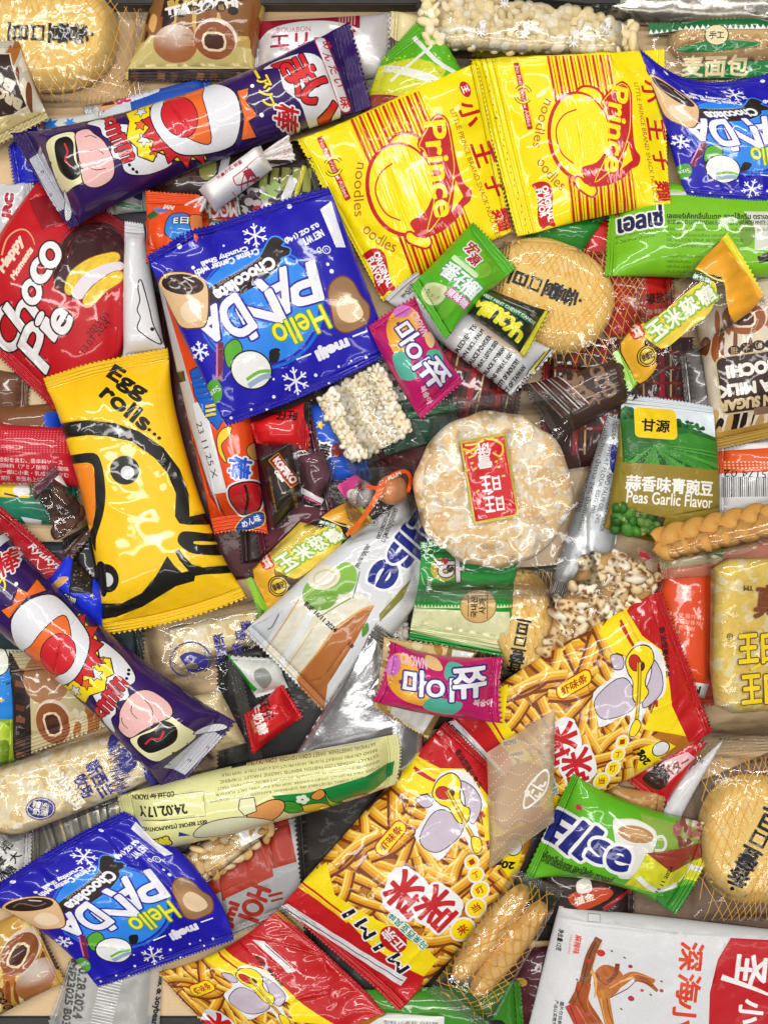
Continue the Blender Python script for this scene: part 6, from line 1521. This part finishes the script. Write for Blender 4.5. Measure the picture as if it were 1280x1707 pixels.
# fries bags
def art_fries():
    a = Art('#b8701e', (470, 1190, .375)); rs = np.random.RandomState(12)
    def fry(x, y, L, w, ang, c):
        d = R(ang); ca, sa = math.cos(d), math.sin(d); b = rs.randn() * L * .07
        p = [x - ca * L / 2, y - sa * L / 2, x - sa * b, y + ca * b, x + ca * L / 2, y + sa * L / 2]
        sh = np.array([-sa, ca]) * w * .16
        a.line(np.array(p).reshape(-1, 2) + sh * 1.6, w * 1.12, '#7a3a0c', k=4); a.line(p, w, '#d9911c', k=4); a.line(np.array(p).reshape(-1, 2) - sh, w * .68, c, k=4); a.line(np.array(p).reshape(-1, 2) - sh * 1.9, w * .2, '#ffe27a', k=4)
    for i in range(240):
        x, y = 60 + rs.rand() * 1000, 250 + rs.rand() * 950
        fry(x, y, 150 + 110 * rs.rand(), 34 + 12 * rs.rand(), rs.choice([-35, -20, 10, 25, -60, 40, 75]) + rs.randn() * 14, rs.choice(['#f4bc3c', '#f0b02c', '#f6c850']))
    Y = '#ffe312'; RD = '#c4161c'; W = '#f2f0f2'; K = '#15120f'
    # top: yellow, stripes, red
    a.pol([500, 320, 560, 180, 640, 60, 1100, 60, 1100, 500, 905, 560, 880, 400, 700, 330, 600, 350], Y)
    a.pol([640, 60, 760, -200, 1420, 140, 1120, 520], RD)
    a.pol([600, 190, 650, 60, 1100, 40, 1120, 520, 960, 420, 820, 250, 700, 240], RD)
    for o in (0, 34): a.line([590 - o * .3, 200 + o, 690, 265 + o, 800, 290 + o, 900, 420 + o], 13, (RD if o else '#f0c820'), k=3)
    a.line([585, 250, 690, 300, 800, 320], 8, RD, k=3)
    a.text('香油型膨化食品', 830, 250, 190, 30, '#2a0a0c', rot=58, bold=1.5)
    a.pol([770, 70, 830, 60, 960, 200, 920, 230], '#e4e2e4'); a.line([830, 80, 940, 190], 6, '#3a3a3c')
    # bottom: yellow swoosh, red
    a.pol([60, 770, 190, 660, 230, 800, 330, 860, 450, 920, 580, 1010, 660, 1060, 700, 1110, 600, 1230, 0, 1000], Y)
    a.pol([0, 850, 60, 765, 170, 830, 300, 930, 400, 1040, 520, 1120, 640, 1190, 600, 1300, 300, 1400, -60, 1100], RD)
    for w, o, c in ((10, 0, '#c4161c'), (12, 22, '#f0c820'), (8, 44, '#c4161c')): a.line([50 - o * .4, 745 + o, 160, 810 + o, 290, 905 + o], w, c, k=3)
    for i, t in enumerate('IMIM'): a.text(t, (275, 350, 415, 500)[i] + 20, (885, 955, 1040, 1120)[i], 88 if t == 'M' else 17, 62, K, rot=236, bold=2, stroke=[(7, W)]); 
    for i in range(14): a.ell(290 + i * 18, 890 + i * 19, 5, 5, W)
    a.pol([-20, 880, 20, 865, 560, 1190, 530, 1230], '#e4e2e4'); a.line([5, 885, 540, 1205], 5, '#4a4a4c')
    a.ell(497, 1000, 55, 72, RD, rot=-38); a.text('正宗', 497, 1000, 118, 56, W, rot=228, bold=3)
    for i, t in enumerate('味风亚西来马'): a.text(t, 492 + i * 28, 888 + i * 28, 32, 34, '#1f8a7a', rot=222, bold=1.5, stroke=[(5, '#e9f0e4')])
    # big name
    for pts in ([450, 810, 490, 690, 560, 680, 640, 740, 640, 800, 560, 900, 480, 860], [590, 880, 650, 760, 720, 760, 800, 830, 790, 890, 700, 945, 640, 930]): a.blob(pts, W, k=4, stroke=[(6, W)])
    a.text('咪', 552, 788, 172, 168, '#c4161c', rot=226, bold=9, stroke=[(12, W)]); a.text('咪', 692, 858, 172, 168, '#c4161c', rot=226, bold=9, stroke=[(12, W)])
    a.rect(478, 540, 170, 58, '#ffe312', rot=-50, r=26, stroke=[(6, '#b8281c')]); a.text('虾味条', 478, 540, 130, 36, '#b8281c', rot=-50, bold=2)
    a.ell(393, 795, 19, 19, K); a.ell(393, 795, 16, 16, '#eab53a'); a.text('R', 393, 795, 17, 20, K)
    for x, y, r, t in ((845, 652, 26, '一'), (865, 712, 30, '丁'), (887, 785, 36, '叮'), (870, 868, 42, '当'), (812, 968, 52, '来')):
        a.ell(x, y, r + 9, r + 9, W); a.ell(x, y, r, r, '#ffe312'); a.text(t, x, y, r * .9, r * .9, '#b8281c', rot=-30, bold=2)
    # guitar sticker: a plain guitar on a lilac patch
    LI = '#cdbfcf'
    a.blob([585, 530, 640, 430, 600, 380, 650, 360, 690, 270, 760, 250, 830, 270, 890, 360, 900, 410, 860, 470, 890, 600, 850, 610, 810, 540, 770, 560, 700, 640, 650, 600], W, k=4)
    a.blob([610, 540, 660, 440, 720, 420, 800, 480, 780, 540, 700, 600, 640, 590], LI, k=4, stroke=[(4, K)])
    a.blob([790, 300, 850, 330, 885, 400, 850, 480, 820, 440, 810, 360], LI, k=4, stroke=[(4, K)])
    a.blob([665, 350, 690, 290, 750, 265, 790, 300, 785, 360, 800, 400, 830, 420, 820, 470, 780, 470, 740, 410, 700, 390], '#ffe312', k=4, stroke=[(5, K)])
    a.ell(712, 345, 34, 26, '#c4281c', rot=20, stroke=[(3, K)]); a.ell(745, 345, 20, 20, '#5a2a10'); a.line([730, 335, 880, 600], 20, '#e8c020'); a.line([725, 335, 870, 590], 3, K); a.line([740, 335, 885, 590], 3, K)
    a.blob([845, 540, 880, 550, 885, 600, 860, 610, 845, 580], '#ffe312', k=4, stroke=[(4, K)])
    a.blob([590, 370, 640, 350, 665, 385, 630, 405], LI, k=4, stroke=[(4, K)])
    # right edge: date
    a.pol([950, 640, 1030, 560, 1090, 560, 1060, 700, 1020, 740], '#ffe312'); a.ell(1040, 600, 40, 40, K); a.ell(1040, 600, 35, 35, '#e9e6e4'); a.text('20g', 1000, 670, 90, 40, K, rot=195, bold=3)
    return a
FRIES = art_fries()
Q_F2 = [745, 1205, 600, 1360, 466, 1520, 822, 1280, 715, 1432, 560, 1602, 895, 1352, 845, 1508, 662, 1692]
Q_F1 = [1104, 985, 925, 1075, 748, 1210, 1150, 1105, 985, 1205, 815, 1300, 1192, 1222, 1040, 1318, 885, 1392]
Q_F3 = [463, 1520, 362, 1590, 258, 1630, 551, 1600, 452, 1655, 345, 1725, 644, 1684, 570, 1750, 450, 1830]
Q_F3R = [820, 1130, 690, 1275, 560, 1415, 897, 1205, 775, 1352, 652, 1497, 975, 1278, 880, 1440, 760, 1590]
bag('fries_bag', 'fries bag in the lowest place, its red seal under the middle one', 'fries bag', Q_F3, FRIES, T=36, key='fries3', qref=Q_F3R, seal=14, group='yellow and red fries bags', seed=9, wr=1.5)
bag('fries_bag', 'fries bag at the right with popcorn block behind its upper edge', 'fries bag', Q_F1, FRIES, T=40, key='fries', qref=Q_F2, seal=14, group='yellow and red fries bags', seed=19)
bag('fries_bag', 'fries bag in the middle, half under the translucent paper bag', 'fries bag', Q_F2, FRIES, T=42, key='fries', qref=Q_F2, seal=14, group='yellow and red fries bags', seed=29, soft=70)
# twisted dough
def fill(o, P):
    # three strands plaited along a slanting axis, as one piece
    p0, p1 = np.array([1092., 910.]), np.array([1300., 862.]); d = p1 - p0; L = np.hypot(*d); d /= L; nn = np.array([-d[1], d[0]])
    V, F, K = [], [], []; nt, nr = 90, 14
    for s in range(3):
        b = sum(len(v) for v in V); pts = []
        for i in range(nt + 1):
            t = i / nt; ph = t * 4.2 * math.pi + s * 2.0944
            c = p0 + d * (t * L) + nn * 15 * math.sin(ph); z = 22 + 7 * math.sin(2 * ph)
            r = 16.5 * min(1, .55 + 6 * t * (1 - t)); pts.append((c, z, r))
        rows = []
        for i, (c, z, r) in enumerate(pts):
            j0, j1 = max(i - 1, 0), min(i + 1, nt); tg = pts[j1][0] - pts[j0][0]; tg = tg / max(np.hypot(*tg), 1e-6); n2 = np.array([-tg[1], tg[0]])
            for k in range(nr):
                t = 6.2832 * k / nr; rows.append((*(c + n2 * r * math.cos(t)), z + r * .85 * math.sin(t)))
        rows = np.array(rows); xy = P.world_px(rows[:, :2]); V.append(P.local(xy, P.m(xy) + rows[:, 2]))
        for i in range(nt):
            for k in range(nr):
                a0 = b + i * nr + k; a1 = b + i * nr + (k + 1) % nr; F += [(a0, a1, a0 + nr), (a1, a1 + nr, a0 + nr)]
        K.append(rows)
    V = np.vstack(V); F = np.array(F); rs = np.random.RandomState(1)
    me = mesh('dough_twist', V, F[:, ::-1], M['food'], o, np.tile(lin('#d9a050'), (len(F), 3, 1)))
    return None
a = Art(None)
rs = np.random.RandomState(4)
for i in range(50): a.ell(1100 + rs.rand() * 90, 868 + rs.rand() * 36 - .12 * i, 2.4, 1.6, rs.choice(['#c8402a', '#d86a4a']), n=6)
a.pol([1062, 924, 1080, 918, 1090, 932, 1072, 940], '#a8182a')
clear_bag('dough_twist_packet', 'golden twisted dough stick in clear film over the lower end of the pea bag', 'dough twist', [1062, 915, 1320, 822, 1332, 900, 1080, 945], 40, fill, a, seal=16, seals=(1, 0), wr=1.3, n=3, k=2, ramp=26)
# translucent paper bag with flat biscuits
def fill(o, P):
    h1 = slab(o, P, 'biscuit', oval(862, 1330, 30, 60, 24), Art('#d99a54'), 14, edge=12, step=6, rough=.6)
    return h1
a = Art(None, (470, 1190, .375))
for j in range(9):
    for i in range(26):
        a.ell(925 + i * 12, 190 + j * 58 - i * 5 + 20 * math.sin(i * .5 + j), 2.4, 2.4, '#f2e9dc', n=5)
a.blob([1070, 420, 1085, 330, 1130, 270, 1170, 240, 1190, 270, 1175, 340, 1120, 400], '#efe8dd', k=4); a.blob([1078, 410, 1092, 335, 1132, 280, 1168, 250, 1182, 275, 1168, 335, 1115, 392], None, k=4); a.text('たに', 1125, 330, 100, 70, '#efe8dd', rot=-62, bold=2)
clear_bag('paper_bag', 'translucent tan paper bag with white dotted lines on the fries bags', 'paper bag', [926, 1182, 926, 1375, 816, 1452, 812, 1258], 22, fill, a, film='waxed', seal=8, seals=(0, 0), teeth=3, rigid=False, wr=.9, pleat=0)
# small green cake packet
a = Art('#5fb61c', (840, 1240, .34375))
a.pol([660, 330, 830, 380, 1000, 370, 1060, 420, 1040, 560, 900, 560, 700, 520], '#8fb04a'); rs = np.random.RandomState(5)
for i in range(60): a.ell(830 + rs.rand() * 190, 380 + rs.rand() * 110, 10 + 16 * rs.rand(), 8 + 8 * rs.rand(), rs.choice(['#c9a8a4', '#a86a60', '#e0cfca', '#8a4a40']), rot=rs.rand() * 180, n=6)
a.blob([520, 360, 560, 350, 640, 355, 720, 400, 730, 440, 720, 480, 690, 560, 680, 620, 600, 650, 540, 630, 530, 480], '#e6e4dc', k=4)
a.ell(622, 410, 102, 52, '#f2f0e8', rot=14); a.ell(628, 422, 88, 40, '#b98a54', rot=12); a.ell(628, 416, 60, 22, '#c99e68', rot=12)
a.line([725, 440, 760, 435, 775, 470, 760, 500, 720, 500], 14, '#e6e4dc', k=4)
cake_slice(a, [680, 515, 960, 500, 1000, 500, 1010, 560, 810, 625], [680, 515, 820, 625, 1020, 560, 1000, 700, 900, 680, 730, 730, 580, 690, 640, 600], [[630, 640, 700, 690, 740, 715], [860, 690, 930, 620, 1000, 640]])
a.line([640, 640, 730, 715, 850, 700], 26, '#eceee6', k=3); a.line([910, 615, 1000, 640], 26, '#eceee6')
for t, x, y, w, h, r in (('E', 285, 425, 110, 150, 22), ('l', 342, 448, 44, 175, 38), ('l', 400, 470, 44, 175, 38), ('s', 455, 510, 100, 105, 22), ('e', 545, 545, 105, 115, 16)): a.text(t, x, y, w, h, '#1f2580', rot=r, bold=8, stroke=[(17, '#f2f3f0')])
a.text('เค้กกลิ่นใบเตย สอดไส้ครีม ตราเอลเซ่', 360, 605, 340, 40, '#22301a', rot=19, bold=1.5); a.text('LAYER PANDAN FLAVOURED CAKE WITH WHITE CREAM', 345, 630, 330, 17, '#22301a', rot=18, bold=1)
a.text('16 11 2024', 775, 660, 150, 20, '#3a2018', rot=-62, bold=1); a.star(360, 300, 20, '#b8344c', n=6, k=.6); a.pol([740, 750, 930, 700, 950, 760, 880, 860, 760, 820], '#2f8f1c')
bag('cake_packet', 'small green cake packet with a cup of tea pictured, lower right', 'cake packet', zq(840, 1240, .34375, 330, 140, 620, 285, 1065, 415, 215, 410, 545, 520, 985, 640, 90, 690, 470, 690, 860, 860), a, T=42, mat='gloss', seal=20, wr=1.3, soft=60, seed=44)
# finger biscuits
def fill(o, P):
    h1 = slab(o, P, 'finger_biscuit', oval(820, 1560, 98, 24, -52, sq=2.6), Art('#ffd080'), 30, edge=24, step=6, rough=.4)
    h2 = slab(o, P, 'finger_biscuit', oval(850, 1590, 98, 24, -52, sq=2.6), Art('#fcca78'), 30, edge=24, step=6, rough=.4)
    return [h1, h2]
Q_FB = [855, 1452, 715, 1650, 800, 1720, 940, 1500]
a = Art(None); net(a, Q_FB, 18, 1.3, '#d9972e', .06)
clear_bag('finger_biscuit_packet', 'two finger biscuits in amber-netted clear film beside the white fish pouch', 'biscuit packet', [862, 1452, 712, 1660, 812, 1735, 945, 1490], 34, fill, a, seal=18, wr=1.5, ramp=24, film='crisp')
# white fish pouch
a = Art('#dcdcde', (860, 1490, .328125))
a.pol([1090, 225, 1300, 240, 1300, 700, 975, 700, 980, 500, 1020, 330], '#c0141e')
a.pol([215, 70, 1300, 185, 1300, 240, 840, 205, 215, 125], '#cfcfd0'); a.rect(393, 118, 64, 36, '#3a3a3c', rot=6); a.rect(393, 118, 60, 32, '#d6d6d8', rot=6)
for i, t in enumerate('深海小'): a.text(t, (885, 872, 850)[i], (315, 475, 610)[i], 140, 118, '#d8401c', rot=96, bold=6)
for t, x, y, s in (('圣', 1190, 385, 150), ('小', 1190, 600, 120)): a.text(t, x, y, s, s, '#f2f0f0', rot=96, bold=12)
a.line([1040, 420, 1180, 470, 1300, 520], 30, '#f2f0f0', k=4, w2=12)
ft = lambda c: (lambda p: lin(c) * (1 + .2 * np.sin(p[:, :1] * .8) * np.sin(p[:, 1:] * .6)))
a.line([415, 215, 370, 310, 340, 450, 290, 560], 40, ft('#8a4a1c'), k=5, w2=70); a.line([340, 440, 330, 540, 400, 660, 420, 720], 74, ft('#a8501c'), k=5); a.line([270, 550, 310, 630, 340, 720], 60, ft('#b8442c'), k=5)
a.blob([400, 380, 450, 350, 520, 380, 540, 430, 500, 500, 420, 520, 390, 450], ft('#b5642a'), k=5); a.line([510, 345, 500, 400, 460, 440], 24, ft('#8a3a1a'), k=4); a.line([440, 500, 540, 430, 600, 405, 700, 440], 60, ft('#bd6c2c'), k=5, w2=22); a.line([600, 415, 660, 440, 715, 490], 40, ft('#a85a24'), k=4, w2=14)
a.line([430, 480, 450, 560, 480, 700], 66, ft('#c47c34'), k=5, w2=44); a.line([380, 380, 400, 440, 395, 520], 20, '#e0a860', k=4, w2=8); a.line([520, 440, 590, 415], 10, '#eab878', k=3)
for p, w, c in (([400, 230, 362, 320, 332, 450, 284, 555], 7, '#5a2a10'), ([432, 240, 392, 330, 372, 400], 5, '#e0a058'), ([300, 470, 330, 560, 392, 650], 6, '#6a2a14'), ([372, 470, 360, 560, 410, 640], 5, '#d88a48'), ([455, 520, 470, 600, 505, 700], 6, '#7a3f16'), ([425, 520, 440, 600, 468, 700], 5, '#e8b068'), ([470, 520, 560, 475, 610, 435, 690, 462], 6, '#6e3414'), ([470, 470, 560, 420, 600, 400, 690, 425], 5, '#e6a862'), ([400, 395, 430, 440, 480, 460], 5, '#6a3010'), ([270, 560, 300, 640, 330, 710], 6, '#7a2418'), ([300, 560, 340, 630, 380, 700], 4, '#e09070')): a.line(p, w, c, k=4, w2=w * .5)
for x, y, r, c in ((425, 290, 22, '#c8302c'), (575, 360, 12, '#b8283a'), (735, 488, 11, '#b8283a'), (635, 484, 10, '#c84a5a'), (580, 525, 17, '#b8283a'), (365, 330, 13, '#c8302c'), (315, 470, 11, '#c8302c'), (365, 605, 13, '#c84a5a')): a.ell(x, y, r, r * .8, c, rot=20)
for x, y in ((480, 280), (545, 315), (680, 508), (530, 578), (735, 440), (305, 425)): a.rect(x, y, 14, 8, '#4a7a2a', rot=30)
a.text('麻辣味', 305, 248, 96, 34, '#d8402c', rot=100, bold=1.5); a.text('MALAWEI', 270, 248, 96, 11, '#d8402c', rot=98); a.text('净含量:12克', 222, 235, 110, 26, '#26262a', rot=98, bold=1)
a.text('图片仅供参考', 222, 610, 140, 20, '#26262a', rot=97, bold=1); a.text('产品以实物为准', 195, 610, 150, 20, '#26262a', rot=97, bold=1)
bag('fish_pouch', 'white pouch with spicy fish pictured and a red panel in the lower right corner', 'pouch', [932, 1512, 1400, 1570, 1400, 1800, 862, 1800], a, T=26, mat='matte', seal=0, seals=(0, 0), n=6, k=1.6, ramp=60, pinch=0, wr=.8, soft=90)
# lower pink candy
Q_P2 = [648, 1068, 735, 1092, 845, 1100, 638, 1125, 730, 1152, 838, 1155, 618, 1168, 720, 1195, 842, 1212]
bag('peach_candy', 'pink peach candy lying level below the apple chip bag', 'candy', Q_P2, PEACH, T=34, key='peach', qref=Q_P1, seal=14, group='pink peach candies', seed=8)
# big rice cracker on top of the middle
def fill(o, P):
    b = Art('#fad69c'); rs = np.random.RandomState(21); x0, y0, r = 824, 815, 136
    for i in range(260):
        t = rs.rand() * 6.28; q = r * rs.rand() ** .5; b.ell(x0 + q * math.cos(t), y0 + q * math.sin(t), 8 + 12 * rs.rand(), 7 + 8 * rs.rand(), rs.choice(['#fce4be', '#f6d09a', '#fdeacc', '#f3ca90']), rot=rs.rand() * 180, n=8)
    for i in range(560):
        t = rs.rand() * 6.28; q = (r - 5) * rs.rand() ** .5; s = rs.rand(); k = 1.2 + 2.3 * s ** 2
        b.ell(x0 + q * math.cos(t), y0 + q * math.sin(t), k * (1 + rs.rand()), k * .8, rs.choice(['#fdf6ea', '#fbf0dc', '#fffaf2']), rot=rs.rand() * 180, n=7)
    for i in range(13):
        t = rs.rand() * 6.28; q = (r - 16) * rs.rand() ** .5; b.ell(x0 + q * math.cos(t), y0 + q * math.sin(t), 8 + 7 * rs.rand(), 4 + 2 * rs.rand(), '#f3e7d2', rot=rs.rand() * 180, n=8)
    rim = oval(824, 815, 134, 132, 0, 64); rim = rim + np.stack([2.5 * np.sin(np.arange(64) * .9), 2 * np.sin(np.arange(64) * 1.3)], 1)
    return slab(o, P, 'rice_cracker', rim, b, 24, edge=22, step=4, rough=2.0, dome=5)
a = Art(None, (660, 630, .296875))
LB = 'printed_label'
a.pol([350, 357, 612, 308, 692, 778, 428, 824], '#c9b83a', part=LB); a.pol([364, 370, 602, 326, 676, 764, 440, 808], '#cf1a22', part=LB)
GO = '#e8d44a'
for p in ([380, 380, 440, 372, 490, 350], [370, 400, 420, 410, 460, 370], [385, 430, 430, 400, 440, 430, 400, 450], [500, 345, 550, 350, 600, 380], [530, 340, 590, 370, 600, 420], [540, 420, 580, 440, 600, 410]): a.line(p, 11, GO, k=4, part=LB)
for x, y in ((560, 470), (590, 455), (575, 500), (600, 550), (455, 635), (420, 480), (440, 510), (400, 520)): a.ell(x, y, 10, 6, GO, rot=-20, part=LB)
(a.text('雪', 492, 470, 78, 72, '#f0e9e4', rot=170, bold=4, part=LB), a.text('饼', 488, 402, 78, 66, '#f0e9e4', rot=170, bold=4, part=LB))
[(a.text('王', x - 28, y + 4, 56, 84, '#f4f0ee', rot=172, bold=4, part=LB), a.text('日', x + 32, y - 2, 40, 74, '#f4f0ee', rot=172, bold=4, part=LB)) for x, y in ((528, 592), (548, 706))]; a.line([510, 655, 540, 635], 10, '#f4f0ee', part=LB)
clear_bag('rice_cracker_packet', 'large round rice cracker with sugar flecks and red gold label, right of centre', 'rice cracker packet', [955, 640, 1012, 1000, 672, 1006, 722, 664], 34, fill, a, seal=20, seals=(1, 1), teeth=4, wr=2.8, n=5, k=3, ramp=40, flat=.2)
# crimped clear end of the cracker's film is part of its own sheet above
